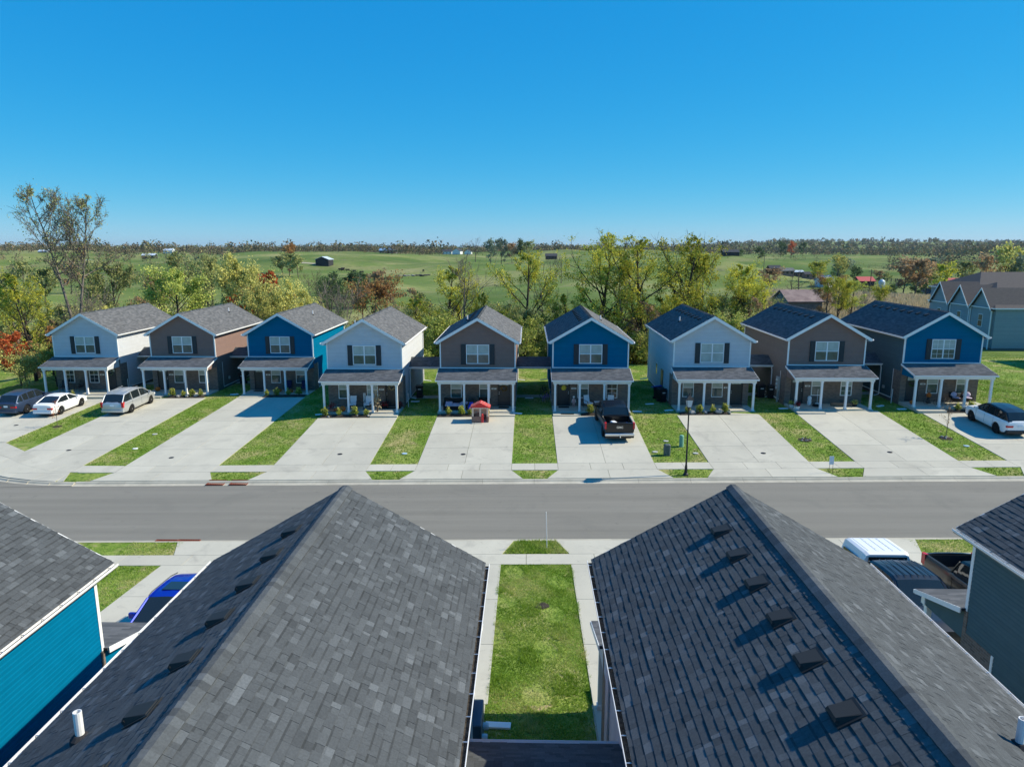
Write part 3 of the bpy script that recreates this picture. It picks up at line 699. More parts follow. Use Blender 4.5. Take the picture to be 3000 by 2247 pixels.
def house(label, loc, color, door_right, num, rz=0, near=False, vents=-1, pipes=((1, 1.9, 5.6),), grids=(), dark=(), seed=1, shing_sides=(-1, 1), lites=True, boards=None, kind='house', sides=None, full=''):
    h = thing('house', loc, label, 'house', rz, 'two-storey gabled houses of the row' if not near else 'near houses seen from above')
    side = {'siding_g': 'siding_g', 'siding_n': 'siding_n', 'siding_b': 'siding_b', 'siding_d': 'siding_d'}[color]
    part('wall', ('fw', color), front_wall, M[color], h)
    part('wall', ('bw', color), back_wall, M[color], h)
    for s in (-1, 1):
        if boards == s:                                 # boards one by one where they can be picked apart
            wl = MB(); x = s * (WW - .02); wl.face([(x, 0, .1), (x, 11.1, .1), (x, 11.1, 5.1), (x, 0, 5.1)][::s]); wo = wl.build('wall', M[color], h)
            z = .12
            while z < roofz(WW) + .01:
                zt = min(z + .115, roofz(WW) + .02); mb = MB(); y0 = 1.15 if zt < 2.43 else 0
                a, b = ((WW * s, y0), (WW * s, 11.1)) if s > 0 else ((WW * s, 11.1), (WW * s, y0))
                lap(mb, a, b, z, zt, (s, 0)); mb.build('siding_board', M[color], wo); z = zt
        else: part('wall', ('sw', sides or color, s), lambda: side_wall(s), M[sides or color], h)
    part('brick_wall', ('br', door_right), lambda: brick_front(door_right), M['brick'], h)
    part('foundation', 'found', foundation, M['found'], h)
    part('corner_trim', 'ct', corner_trim, M['white'], h)
    rf = part('roof', 'roof', roof_deck, M['deck'], h)
    if near: near_roof(rf, loc, rz, seed, shing_sides)
    else:
        if 'fc' not in cache: cache['fc'] = far_courses()
        o = put('shingles', cache['fc'], rf); o['kind'] = 'stuff'
        part('ridge_cap', 'rc', ridge_far, M['shing'], rf)
    part('fascia', 'trims', trims, M['white'], h)
    for s in (-1, 1):
        g = part('gutter', ('gut', s), lambda: gutter(s), M['white'], h)
        if near:
            mb = MB(); e = RZ - HW * SL - .14; mb.tube([(s * (HW + .06), 1.3, e), (s * (HW + .03), 1.3, e - .15), (s * (WW + .07), 1.3, e - .38), (s * (WW + .07), 1.3, .15), (s * (WW + .5), 1.5, .03)], .055, 4); (mb.build('downspout', M['white'], h) if boards is None and -loc[0] * s < 0 else None)
            e = RZ - HW * SL - .03
            mb = MB(); a, b = sorted((s * (HW + .014), s * (HW + .1))); mb.box(a, b, Y0 + .02, Y1 - .02, e - .095, e - .055, 0); mb.build('gutter_debris', M['mulch'], h)
            for k in range(19):
                y = Y0 + .25 + k * .6; mb = MB(); a, b = sorted((s * (HW + .003), s * (HW + .118))); mb.box(a, b, y - .011, y + .011, e - .012, e - .003)
                mb.build('hanger', M['rim'], g)
        def ds():
            mb = MB(); x = WW + .06; e = RZ - HW * SL - .14
            pts = [(s * (HW + .06), 11.0, e), (s * (HW + .02), 11.0, e - .12), (s * x, 11.0, e - .3), (s * x, 11.0, .2), (s * (x + .06), 11.0, .08), (s * (x + .7), 11.0, .0)]
            mb.tube(pts, .045, 4); return mb
        part('downspout', ('ds', s), ds, M['white'], h)
    for k in range(8):
        o = part('roof_vent', 'vent', turtle_vent, M['vent'], rf); put_on_slope(o, vents, .84, 1.45 + k * 1.2); o.scale = (.72, .72, .72)
    for (s, d_, y_) in pipes:
        mb = MB(); mb.lathe([(.14, -.06), (.13, .02), (.08, .07), (.06, .075)], n=12, m=1); mb.lathe([(.057, .05), (.057, .42), (.045, .42), (.045, .36)], n=12, cap=False)
        o = mb.build('vent_pipe', [M['pvc'], M['deck']], rf); p = slopept(s, d_, y_); o.location = p
    # front openings
    win(h, 0, 3.42, 1.82, 1.53, twin=True, grid='u' in grids, shades='u' not in dark, full='u' in full)
    for x in (-1.14, 1.14):
        o = part('shutter', 'shut', shutter, M['shutter'], h); o.location = (x, 0, 0)
    sg = 1 if door_right else -1
    win(h, -1.74 * sg, .66, .88, 1.52, y=-.06, grid='a' in grids, shades='a' not in dark, full='a' in full)
    win(h, .54 * sg, .66, .88, 1.52, y=-.06, grid='b' in grids, shades='b' not in dark, full='b' in full)
    dx = 2.07 * sg
    def df():
        mb = MB(); mb.box(-.46, .46, .03, .075, .015, 2.06)
        for (a, b) in ((-.36, -.05), (.05, .36)):
            for (c, e) in ((.2, .85), (1.0, 1.55)): mb.box(a, b, .015, .0299, c, e)
        for s in (-1, 1): mb.box(*sorted((s * .462, s * .5)), -.02, .1, 0, 2.12, 1)
        mb.box(-.5, .5, -.02, .1, 2.07, 2.118, 1); return mb
    do = part('door', 'door', df, [M['door'], M['black']], h); do.location = (dx, 0, 0)
    if lites:
        part('door_lite', 'lite', lambda: (lambda q: ([q.box(-.36 + .245 * k, -.36 + .245 * k + .225, .01, .029, 1.68, 1.96) for k in range(3)], q)[1])(MB()), M['blind'], do)
    def kn():
        mb = MB(); s = -sg
        mb.ball((s * .38, .0, 1.0), .04, 6); mb.ball((s * .38, .0, 1.14), .033, 6); return mb
    part('handle', ('kn', sg), kn, M['metal'], do)
    mb = MB(); mb.box(-.2, .2, -.07, -.045, 1.36, 1.48); o = mb.build('house_number', M['white'], h); o.location = (1.27 * sg, 0, 0)
    fc = bpy.data.curves.new('digits', 'FONT'); fc.body = num; fc.size = .12; fc.align_x = 'CENTER'; fc.extrude = .003
    fc.materials.append(M['black']); letters('digits', fc, o, (0, -.072, 1.378), (PI / 2, 0, 0))
    mb = MB(); mb.lathe([(.02, 0), (.06, .02), (.07, .16), (.04, .2)], (1.27 * sg, -.1, 1.75), 8); mb.build('porch_lamp', M['black'], h)
    porch_parts(h, None, door_right, color, near)
    return h
FAR = []
def FH(*a, **k): o = house(*a, **k); FAR.append(o); return o
YF, YL = 54.92, 63.1
FH('leftmost grey-blue house of the far row, beside the autumn trees', (-40.5, YL, .55), 'siding_g', True, '3022', pipes=(), grids='ab', dark='ab')
FH('brown house behind the silver minivan, second from left', (-31.5, YL, .58), 'siding_n', False, '3020', pipes=((1, 1.3, 7.9),))
FH('blue house third from left with shadow lying across its driveway', (-22.5, YL, .6), 'siding_b', False, '3018', pipes=((1, 1.5, 6.0),))
FH('grey house with pumpkins and two rocking chairs on its porch', (-12.9, YF, .95), 'siding_g', True, '3016', pipes=((-1, 2.4, 5.8),), full='b')
FH('brown house with the red-roofed toy playhouse in front', (-3.9, YF, 1.05), 'siding_n', True, '3014', pipes=((-1, 1.3, 4.0),))
FH('blue house with yellow pumpkin on its door and black pickup in front', (5.0, YF, 1.1), 'siding_b', False, '3012', pipes=((1, 1.2, 3.2),), grids='a', dark='a')
FH('grey house directly behind the street lamp, trash bins at its left side', (14.5, YF, 1.22), 'siding_g', True, '3010', pipes=((-1, 1.9, 4.6),), full='u')
FH('brown house between the lamp-post house and the rightmost blue house', (23.4, YF, 1.38), 'siding_n', False, '3008', pipes=(), grids='a', sides='siding_t')  # sides carry the brown siding with its shade painted in
FH('rightmost blue house with the white and black car parked in front', (32.35, YF, 1.58), 'siding_b', False, '3006', pipes=(), grids='u', dark='', sides='siding_d')  # side walls get the blue siding's shaded tone as colour
FH('house just beyond the right edge that throws the shadow band over the lawn', (59.0, 65.0, 1.5), 'siding_g', False, '3004', pipes=())
NEAR = []
NEAR.append(house('near house with pale mottled shingle roof filling the lower left', (-4.32, 15.6, .91), 'siding_n', True, '3015', rz=PI, near=True, vents=1, pipes=((1, 2.14, 7.1),), seed=3))
NEAR.append(house('near house with dark shingled slope and row of vents, lower right', (4.92, 15.75, .95), 'siding_g', True, '3013', rz=PI, near=True, vents=1, pipes=((-1, 1.95, 7.3),), seed=9))
NEAR.append(house('teal-sided near house cut off by the left edge', (-13.5, 15.65, .80), 'siding_b', True, '3017', rz=PI, near=True, vents=1, pipes=(), seed=17, shing_sides=(-1,), boards=-1))
NEAR.append(house('slate-blue near house cut off by the right edge', (14.6, 17.3, 1.22), 'siding_d', True, '3011', rz=PI, near=True, vents=1, pipes=(), seed=23, shing_sides=(1,), boards=1))
# breezeway roofs linking the houses
def breezeway(label, xa, xb, y, z, back=1, dsp=None, rz=0):
    """from xa to xb, front eave at y facing the street; back = +1 far side, -1 near side"""
    b = thing('breezeway', ((xa + xb) / 2, y, z), label, 'breezeway', rz, 'breezeway roofs between houses'); w_ = (xb - xa) / 2
    mb = MB(); mb.hexa([(-w_, 0, 2.6), (w_, 0, 2.6), (w_, 1.3, 3.24), (-w_, 1.3, 3.24), (-w_, 0, 2.68), (w_, 0, 2.68), (w_, 1.3, 3.32), (-w_, 1.3, 3.32)])
    mb.hexa([(-w_, 1.302, 3.24), (w_, 1.302, 3.24), (w_, 2.6, 2.6), (-w_, 2.6, 2.6), (-w_, 1.302, 3.32), (w_, 1.302, 3.32), (w_, 2.6, 2.68), (-w_, 2.6, 2.68)])
    r = mb.build('roof', M['deck'], b)
    rng = random.Random(int(xa * 10)); ms = MB()
    for sd in (0, 1):
        for i in range(10):
            x = -w_
            while x < w_:
                wd = rng.choice((.15, .22, .3, .36)); x1 = min(x + wd, w_); t = .5 + rng.gauss(0, .13); th = rng.choice((.012, .019))
                u0, u1 = i / 10, (i + 1) / 10 + .005
                def P(u, xx, hh): return (xx, 1.3 - 1.3 * u if not sd else 1.302 + 1.3 * u, 3.325 - .64 * u + hh)
                q = [P(u0, x + .001, 0), P(u0, x1 - .001, 0), P(u1, x1 - .001, th), P(u1, x + .001, th), P(u1, x1 - .001, 0), P(u1, x + .001, 0)]
                f1 = [q[3], q[2], q[1], q[0]]; f2 = [q[5], q[4], q[2], q[3]]
                ms.face(f1 if not sd else f1[::-1], 0, t); ms.face(f2 if not sd else f2[::-1], 0, t); x = x1
    o = ms.build('shingles', M['shing'], r); o['kind'] = 'stuff'
    mb = MB(); mb.box(-w_, w_, -.025, -.002, 2.5, 2.66); mb.box(-w_, w_, 2.602, 2.625, 2.5, 2.66); mb.box(-w_, w_, 0, 2.6, 2.5, 2.515); mb.build('fascia', M['white'], b)
    mb = MB(); mb.loft([[(x, -.028, 2.66), (x, -.028, 2.56), (x, -.1, 2.56), (x, -.14, 2.61), (x, -.14, 2.66), (x, -.13, 2.66), (x, -.125, 2.61), (x, -.095, 2.575), (x, -.04, 2.575), (x, -.04, 2.66)] for x in (-w_, w_)]); mb.build('gutter', M['white'], b)
    if dsp:
        x = dsp * (w_ - .12); mb = MB(); mb.tube([(x, -.08, 2.56), (x, -.08, 2.42), (x + dsp * .05, -.05, 2.3), (x + dsp * .05, -.05, .25), (x, -.12, .1), (x - dsp * .45, -.3, .02)], .045, 5); mb.build('downspout', M['white'], b)
    return b
breezeway('breezeway roof joining the two leftmost houses', -37.5, -34.5, YL + 3.1, .6, dsp=None)
breezeway('breezeway roof joining the brown house to the blue one, behind the silver minivan', -28.5, -25.5, YL + 3.1, .6, dsp=None)
breezeway('breezeway roof left of the house with the playhouse', -9.9, -6.9, 58.0, 1.0, dsp=-1)
breezeway('breezeway roof right of the house with the playhouse', -.9, 2.0, 58.0, 1.05, dsp=None)
breezeway('breezeway roof right of the house behind the street lamp', 17.5, 20.4, 58.0, 1.28, dsp=1)
breezeway('breezeway roof at left of the rightmost blue house', 26.4, 29.35, 58.0, 1.46, dsp=1)
breezeway('breezeway roof crossing between the two near houses at the bottom', -1.32, 1.92, 12.75, .95, rz=PI)
# far townhouses behind on the right
def townhouse(label, loc, gables=True):
    t = thing('townhouse', loc, label, 'townhouse', 0, 'townhouse blocks behind the row'); L = 26; W_ = 15
    mb = MB(); lap(mb, (0, 0), (L, 0), .3, 5.45, (0, -1), ex=.15); lap(mb, (0, W_), (0, 0), .3, 5.45, (-1, 0), ex=.15); lap(mb, (L, W_), (0, W_), .3, 5.45, (0, 1), ex=.3); lap(mb, (L, 0), (L, W_), .3, 5.45, (1, 0), ex=.3)
    mb.build('wall', M['siding_s'], t)
    mb = MB(); mb.box(.02, L - .02, .02, W_ - .02, -2, .3); mb.build('foundation', M['found'], t)
    V = []; F = []; UV = []
    P = [(-.35, -.35, 5.55), (L + .3, -.35, 5.55), (L + .3, W_ + .35, 5.55), (-.35, W_ + .35, 5.55), (4.6, W_ / 2, 8.55), (L + .3, W_ / 2, 8.55)]
    fs = [(0, 1, 5, 4), (2, 3, 4, 5), (3, 0, 4)]
    mb = MB()
    for f in fs: mb.face([P[k] for k in f], 0, .55)
    mb.face([P[1], P[2], P[5]], 0, .5); mb.face([P[3], P[2], P[1], P[0]], 0, .5)
    r = mb.build('roof', M['brownroof'], t)
    mb = MB(); mb.box(-.38, L + .3, -.42, -.352, 5.42, 5.57); mb.box(-.42, -.352, -.35, W_ + .35, 5.42, 5.57); mb.build('gutter', M['white'], t)
    for k, (yc, zr, mm) in enumerate(() if not gables else ((2.5, 7.95, 'siding_s'), (7.3, 8.1, 'siding_s'), (12.2, 8.3, 'siding_s'))):
        g = MB(); hw = 2.1; x0 = -.25; e = 5.5
        def clip(z): hh = min(1, max(0, (zr - .1 - z) / (zr - e))); return (.5 - hh / 2, .5 + hh / 2)
        lap(g, (x0, yc + hw), (x0, yc - hw), .3, zr - .15, (-1, 0), ex=.15, clip=clip)
        g.face([(x0, yc - hw, .3), (0, yc - hw, .3), (0, yc - hw, e), (x0, yc - hw, e)]); g.face([(x0, yc + hw, .3), (x0, yc + hw, e), (0, yc + hw, e), (0, yc + hw, .3)]); g.build('gable_wall', M[mm], t)
        g = MB()
        for s in (-1, 1):
            a = [(x0 - .35, yc + s * (hw + .25), e - .3), (x0 - .35, yc, zr), (5, yc, zr), (5, yc + s * (hw + .25), e - .3)]
            q = [(x, y, z + .12) for x, y, z in a]
            if s > 0: a, q = a[::-1], q[::-1]
            g.hexa(a + q)
        g.build('gable_roof', M['brownroof'], t)
        g = MB()
        for s in (-1, 1):
            a = [(x0 - .38, yc + s * (hw + .27), e - .4), (x0 - .38, yc + s * (hw + .27), e - .14), (x0 - .38, yc, zr + .14), (x0 - .38, yc, zr - .12)]
            b = [(x + .03, y, z) for x, y, z in a]; g.hexa(a + b)
        g.build('rake_board', M['white'], t)
        wn = MB(); wn.box(x0 - .06, x0 - .014, yc - .45, yc + .45, 2.9, 4.6); wo = wn.build('window', M['white'], t)
        for (za, zb_, mm2) in ((2.98, 3.72, 'glassd'), (3.78, 4.52, 'glass')):
            q = MB(); q.box(x0 - .075, x0 - .061, yc - .38, yc + .38, za, zb_); q.build('pane', M[mm2], wo)
    for yc, mm in ((4.9, 'siding_n'), (9.75, 'siding_b')):
        g = MB(); g.box(-.03, -.012, yc - .3, yc + .3, .3, 5.4); g.build('recess_wall', M[mm], t)
    for yc in (.35, 4.75, 5.1, 9.5): 
        g = MB(); g.box(-.36, -.26, yc - .06, yc + .06, .1, 5.4); g.build('downspout', M['white'], t)
    return t
M['siding_s'] = mat('slate_siding', (.22, .27, .29), .6, .3, nscale=2, namt=.04, tint=.04)
M['brownroof'] = mat('brown_shingle_roof', (.098, .088, .084), .95, .1, nscale=2.5, namt=.2, bump=.6, bscale=7, c2=(.068, .062, .062), nsc3=(1, 5, 5))
townhouse('slate-blue townhouse block behind the rightmost blue house', (61, 93, .1))
townhouse('brown-roofed townhouse block standing behind the nearer townhouse block', (80, 127, .3), False)

# ------------------------------------------------------------------ vehicles
def interp(tab, y):
    return float(np.interp(y, [a for a, b in tab], [b for a, b in tab]))
def paint(name, c, metal=.2, rough=.32):
    return mat(name, c, rough, .4, metal, coat=.35)
def wheel(parent, x, y, r, wd, rim):
    s = 1 if x > 0 else -1
    mb = MB(); mb.lathe([(r * .62, -wd / 2), (r * .93, -wd / 2), (r, -wd / 2 + .03), (r, wd / 2 - .03), (r * .93, wd / 2), (r * .62, wd / 2)], n=18, axis='x')
    wo = MB(); wo.lathe([(r * .3, -.02), (r * .3, .02)], n=8, axis='x', m=0)
    w0 = thing_part('wheel', parent, (x, y, r))
    mb.build('tyre', M['tyre'], w0, smooth=False)
    mb = MB(); mb.lathe([(r * .64, -.03), (r * .64, .05), (r * .58, .055), (r * .56, .02)], (s * .045, 0, 0), n=18, axis='x', m=0, cap=False)
    mb.lathe([(r * .6, -.01), (r * .6, .0)], (s * .05, 0, 0), n=16, axis='x', m=1)
    for k in range(5):
        a = 2 * PI * k / 5 + .3; c, q = math.cos(a), math.sin(a); xx = s * (wd / 2 - .012)
        p = [(r * .06, -.035), (r * .58, -.05), (r * .58, .05), (r * .06, .035)]
        pts = [(xx, u * c - v * q, u * q + v * c) for u, v in p]; pin = [(xx - s * .05, b, d) for _, b, d in pts]
        mb.hexa(pts + pin)
    mb.lathe([(r * .14, -.02), (r * .12, .015)], (s * (wd / 2 - .01), 0, 0), n=8, axis='x')
    mb.build('rim', [rim, M['black']], w0)
def thing_part(name, parent, loc):
    o = bpy.data.objects.new(name, None); col.objects.link(o); o.parent = parent; o.location = loc; o.empty_display_size = .1; return o
def car(label, cat, loc, rz, P, pm, roofm=None, rim=None, group='vehicles parked on driveways'):
    """P: L, W, wheel radius r, axle positions, belt/roof/width tables over y (nose at +y)"""
    c = thing('car' if cat != 'pickup truck' else 'pickup_truck', loc, label, cat, rz, group)
    L, W, r = P['L'], P['W'], P['r']; axf, axr = P['ax']; rim = rim or M['rim']; roofm = roofm or pm
    def hw(y): return W / 2 * interp(P['wid'], y)
    def belt(y): return interp(P['belt'], y)
    def arch(y):
        z = 0
        for a in (axf, axr):
            d = abs(y - a); R_ = r + .07
            if d < R_: z = max(z, r + math.sqrt(R_ * R_ - d * d) * .98)
        return z
    bed = P.get('bed')                                     # (y0, y1, floor z) of an open load bed
    ys_ = sorted(set([round(v, 3) for v in np.arange(-L / 2, L / 2, .09)] + [L / 2, -L / 2 + .02, L / 2 - .02]))
    if bed: ys_ = sorted(set(ys_ + [bed[0], bed[0] - .001, bed[1], bed[1] + .001]))
    rings = []
    for y in ys_:
        h_ = hw(y); b_ = belt(y); g = interp(P['sill'], y); A = arch(y); z1 = max(g, A); zm = lambda z: min(max(z, z1 + .005), b_ - .03)
        inb = bed and bed[0] <= y <= bed[1]
        half = [(0, g if not A else max(g, .3)), (h_ * .80, g if not A else max(g, .3)), (h_ * .80, z1 - .001) if A > g else (h_ * .9, g), (h_ * .97, zm(g + .1)), (h_, zm(g + .3)), (h_ * 1.0, zm(b_ - .22)), (h_ * .965, b_ - .05), (h_ * .93, b_)]
        if inb: half += [(h_ * .86, b_), (h_ * .855, bed[2]), (0, bed[2])]
        else: half += [(h_ * .86, b_ + .015), (h_ * .5, b_ + .05), (0, b_ + .06)]
        rings.append([(x, y, z) for x, z in half] + [(-x, y, z) for x, z in reversed(half[1:-1])])
    mb = MB(); mb.loft(rings[::1], 0)
    n = len(rings[0])
    o = mb.build('body', [pm, M['black']], c, smooth=True)
    me = o.data; me.flip_normals() if False else None
    try: me.set_sharp_from_angle(angle=R(38))
    except Exception: pass
    # dark wheel wells and sill
    mb = MB()
    for a in (axf, axr):
        for s in (-1, 1):
            x0, x1 = sorted((s * W / 2 * .55, s * W / 2 * .9)); mb.box(x0, x1, a - r - .05, a + r + .05, r * .5, r * 2 + .05)
    mb.box(-W / 2 * .8, W / 2 * .8, -L / 2 + .2, L / 2 - .2, .2, .34); mb.build('underbody', M['black'], c)
    # cabin
    cab = P['cab']                                         # (windscreen base, roof front, roof rear, rear glass base)
    a0, a1, a2, a3 = cab; zr = P['roof']; tw = P.get('top', .76)
    def zc(y): return interp(zr, y)
    def ring(y, k):
        wb = hw(y) * .925; wt = hw(min(max(y, a2), a1)) * tw; zb = belt(y) + .0; zt = zc(y)
        if k == 'base': return [(wb, y, zb), (wb * .999, y, zb + .003), (wb * .9, y, zb + .02), (0, y, zb + .045), (-wb * .9, y, zb + .02), (-wb * .999, y, zb + .003), (-wb, y, zb)]
        return [(wb, y, zb), (wt, y, zt - .07), (wt * .9, y, zt - .01), (0, y, zt + .02), (-wt * .9, y, zt - .01), (-wt, y, zt - .07), (-wb, y, zb)]
    st = [a3] + [a2 + (a1 - a2) * k / 7 for k in range(8)] + [a0]
    Rg = [ring(a3, 'base' if P.get('slope', 1) else 'top')] + [ring(y, 'top') for y in st[1:-1]] + [ring(a0, 'base')]
    side = {1: MB(), -1: MB()}; top = MB(); ws = MB(); rw = MB()
    for i in range(len(Rg) - 1):
        A, B = Rg[i], Rg[i + 1]
        for j in range(6):
            q = [A[j], B[j], B[j + 1], A[j + 1]]
            if i == 0: (rw if 0 < j < 5 else side[1 if j == 0 else -1]).face(q)
            elif i == len(Rg) - 2: (ws if 0 < j < 5 else side[1 if j == 0 else -1]).face(q)
            else: (top if 0 < j < 5 else side[1 if j == 0 else -1]).face(q)
    to = top.build('roof', roofm, c, smooth=True); ws.build('windshield', M['cglass'], c); rw.build('rear_window', M['cglass'], c)
    for s in (-1, 1): side[s].build('side_window', M['cglass'], c)
    mb = MB()
    for s in (-1, 1):                                     # pillars
        for (yb, yt) in ((a0, a1), (a3, a2)):
            b = ring(yb, 'base')[0]; t = ring(yt, 'top')[1]; mb.tube([(s * (b[0] - .005), b[1], b[2]), (s * (t[0] + .005), t[1], t[2] + .01)], .045, 5)
        for yp in P.get('pil', ()):
            b = ring(yp, 'top'); mb.hexa([(s * (b[0][0] + .012), yp - .05, b[0][2]), (s * (b[0][0] - .03), yp - .05, b[0][2]), (s * (b[0][0] - .03), yp + .05, b[0][2]), (s * (b[0][0] + .012), yp + .05, b[0][2]), (s * (b[1][0] + .012), yp - .045, b[1][2]), (s * (b[1][0] - .03), yp - .045, b[1][2]), (s * (b[1][0] - .03), yp + .045, b[1][2]), (s * (b[1][0] + .012), yp + .045, b[1][2])])
        pts = [(s * (ring(y, 'top')[1][0] + .004), y, ring(y, 'top')[1][2] + .012) for y in st[1:-1]]; mb.tube(pts, .03, 4)
        if P.get('quarter'):                              # painted rear quarter behind the last window
            y0q, y1q = a3, P['quarter']; b0, b1 = ring(y0q, 'base'), ring(y1q, 'top'); b2 = ring(a2, 'top')
            o1 = .012; q = [(s * (b0[0][0] + o1), y0q, b0[0][2]), (s * (b1[0][0] + o1), y1q, b1[0][2]), (s * (b1[1][0] + o1), y1q, b1[1][2]), (s * (b2[1][0] + o1), a2, b2[1][2])]
            mb.face(q if s > 0 else q[::-1])
    mb.build('pillars', roofm, c)
    for yy in (axf, axr):
        for s in (-1, 1): wheel(c, s * (W / 2 - .125), yy, r, .235, rim)
    # lamps, plate, mirrors, handles, bumpers
    yr, yf = -L / 2, L / 2; zb = belt(yr)
    for s in (-1, 1):
        mb = MB(); t = P.get('tail', (.78, .62, .16, .22)); x = s * hw(yr + .05)
        xc, zz, th, wl = x * t[0], zb - t[1] * .3, t[2], t[3]
        mb.cbox((s * (hw(yr + .1) * .995 - wl / 2 + .012), yr + .10, zz), (wl, .24, th)); mb.build('taillight', M['red'], c)
        mb = MB(); mb.cbox((s * (hw(yf - .12) - .17), yf - .17, belt(yf - .2) - .12), (.32, .3, .13)); mb.build('headlight', M['lens'], c)
        mb = MB(); ym = a0 - .55 if P.get('slope', 1) or 1 else 0; xm = ring(a0 - .4, 'top')[0][0]
        mb.rbox(min(s * (xm + .02), s * (xm + .24)), max(s * (xm + .02), s * (xm + .24)), a0 - .52, a0 - .4, belt(a0 - .4) + .02, belt(a0 - .4) + .2, .02); mb.build('mirror', P.get('mir', pm), c)
        for yh in P.get('hand', ()):
            mb = MB(); mb.cbox((s * (hw(yh) * .995), yh, belt(yh) - .12), (.04, .17, .03)); mb.build('door_handle', P.get('hm', pm), c)
        mb = MB()
        for yh in P.get('seam', ()): mb.tube([(s * (hw(yh) + .002), yh, belt(yh) - .06), (s * (hw(yh) * 1.001 + .002), yh, .42)], .006, 3)
        mb.build('door_seam', M['black'], c)
    mb = MB(); zp = P.get('pz', .86); mb.box(-.155, .155, yr - .035, yr - .012, zp - .075, zp + .075); mb.build('license_plate', M['plate'], c)
    mb = MB(); mb.rbox(-hw(yr + .1) * .97, hw(yr + .1) * .97, yr - .06, yr + .2, .32, .52, .03); mb.build('rear_bumper', P.get('bm', pm), c)
    mb = MB(); mb.box(-.5, .5, yf - .06, yf + .012, .5, .68); mb.build('grille', M['black'], c)
    mb = MB(); mb.rbox(-hw(yf - .1) * .95, hw(yf - .1) * .95, yf - .2, yf + .04, .26, .46, .03); mb.build('front_bumper', P.get('bm', pm), c)
    return c
SUV = dict(L=4.75, W=1.88, r=.36, ax=(1.38, -1.38), wid=[(-2.38, .84), (-2.2, .95), (-1.8, 1), (1.6, 1), (2.1, .95), (2.38, .78)],
    belt=[(-2.38, .98), (-2.3, 1.10), (-1.5, 1.12), (.9, 1.06), (1.3, 1.03), (2.0, .93), (2.38, .78)], sill=[(-2.38, .42), (-2.0, .28), (2.0, .26), (2.38, .34)],
    roof=[(-2.3, 1.1), (-1.95, 1.62), (-1.2, 1.71), (-.2, 1.73), (.35, 1.66), (1.2, 1.03)], cab=(1.25, .30, -1.9, -2.32), pil=(-.95, -.1), quarter=-1.55, hand=(-.75, .15), seam=(-1.02, -.1, .85), tail=(.78, .7, .13, .42), pz=.84, bm=None)
def spec(base, **k): d = dict(base); d.update(k); return d
def gz(x, y): return H(x, y) + .035
pw = paint('white_car_paint', (.74, .75, .74), 0); ps = paint('silver_car_paint', (.42, .43, .43), .5); pn = paint('blue_grey_car_paint', (.035, .055, .10), .4)
pb = paint('black_car_paint', (.010, .010, .011), .2); pblue = paint('bright_blue_car_paint', (.004, .018, .32), .3, .25); pg = paint('dark_grey_car_paint', (.035, .038, .045), .4); pbr = paint('brown_car_paint', (.060, .052, .046), .5)
SUV['bm'] = M['black']
def place(x, y, yl=1.3, rz=0):
    """z and pitch so that both axles touch the sloping driveway"""
    c, s = -math.sin(rz), math.cos(rz)
    a, b = gz(x + c * yl, y + s * yl), gz(x - c * yl, y - s * yl); return (x, y, (a + b) / 2), math.atan2(a - b, 2 * yl)
def drive(o, x, y, rz, lift=0.0):
    p, t = place(x, y, 1.35, rz); o.location = (p[0], p[1], p[2] + lift); o.rotation_euler = (t, 0, rz); return o
o = car('white car with black roof parked in front of the rightmost blue house', 'car', (0, 0, 0), 0, spec(SUV, W=1.9, r=.37, mir=pw), pw, roofm=pb, rim=M['rimd']); drive(o, 32.95, 48.7, .0)
o = car('blue-grey car parked at the far left edge next to the white sedan', 'car', (0, 0, 0), 0, spec(SUV, L=4.95, bm=pn), pn); drive(o, -41.9, 56.75, 0)
SED = dict(L=4.65, W=1.79, r=.33, ax=(1.35, -1.33), wid=[(-2.33, .84), (-2.1, .95), (-1.6, 1), (1.5, 1), (2.0, .94), (2.33, .78)], belt=[(-2.33, .92), (-2.2, 1.0), (-1.5, 1.01), (-1.0, .97), (.9, .93), (1.9, .80), (2.33, .66)], sill=[(-2.33, .38), (-2.0, .22), (2.0, .2), (2.33, .28)],
    roof=[(-1.75, 1.0), (-.95, 1.40), (-.3, 1.45), (.3, 1.40), (1.15, .93)], cab=(1.2, .25, -.95, -1.8), pil=(-.15,), hand=(-.75, .2), seam=(-.95, -.12, .85), tail=(.8, .75, .13, .4), pz=.78, bm=pw, top=.72)
o = car('white sedan parked between the blue-grey car and the grass strip', 'car', (0, 0, 0), 0, SED, pw); drive(o, -38.75, 56.3, 0)
VAN = dict(L=5.1, W=1.97, r=.34, ax=(1.55, -1.45), wid=[(-2.55, .88), (-2.4, .97), (-1.8, 1), (1.5, 1), (2.2, .94), (2.55, .8)], belt=[(-2.55, .98), (-2.48, 1.08), (-1.5, 1.09), (1.0, 1.03), (1.6, 1.0), (2.2, .88), (2.55, .72)], sill=[(-2.55, .4), (-2.2, .26), (2.2, .24), (2.55, .3)],
    roof=[(-2.5, 1.1), (-2.05, 1.66), (-1.2, 1.75), (.1, 1.74), (.75, 1.63), (1.7, 1.0)], cab=(1.75, .75, -2.02, -2.5), pil=(-1.15, .05), hand=(-.7, .3), seam=(-1.3, .05, 1.05), tail=(.9, .25, .42, .17), pz=.86, bm=ps, top=.78)
o = car('silver minivan parked in front of the second house', 'minivan', (0, 0, 0), 0, VAN, ps); drive(o, -33.2, 56.75, 0, .0)
mb = MB()
for s in (-1, 1): mb.tube([(s * .62, -1.9, 1.80), (s * .62, .3, 1.82)], .018, 4)
mb.build('roof_rack', ps, o)
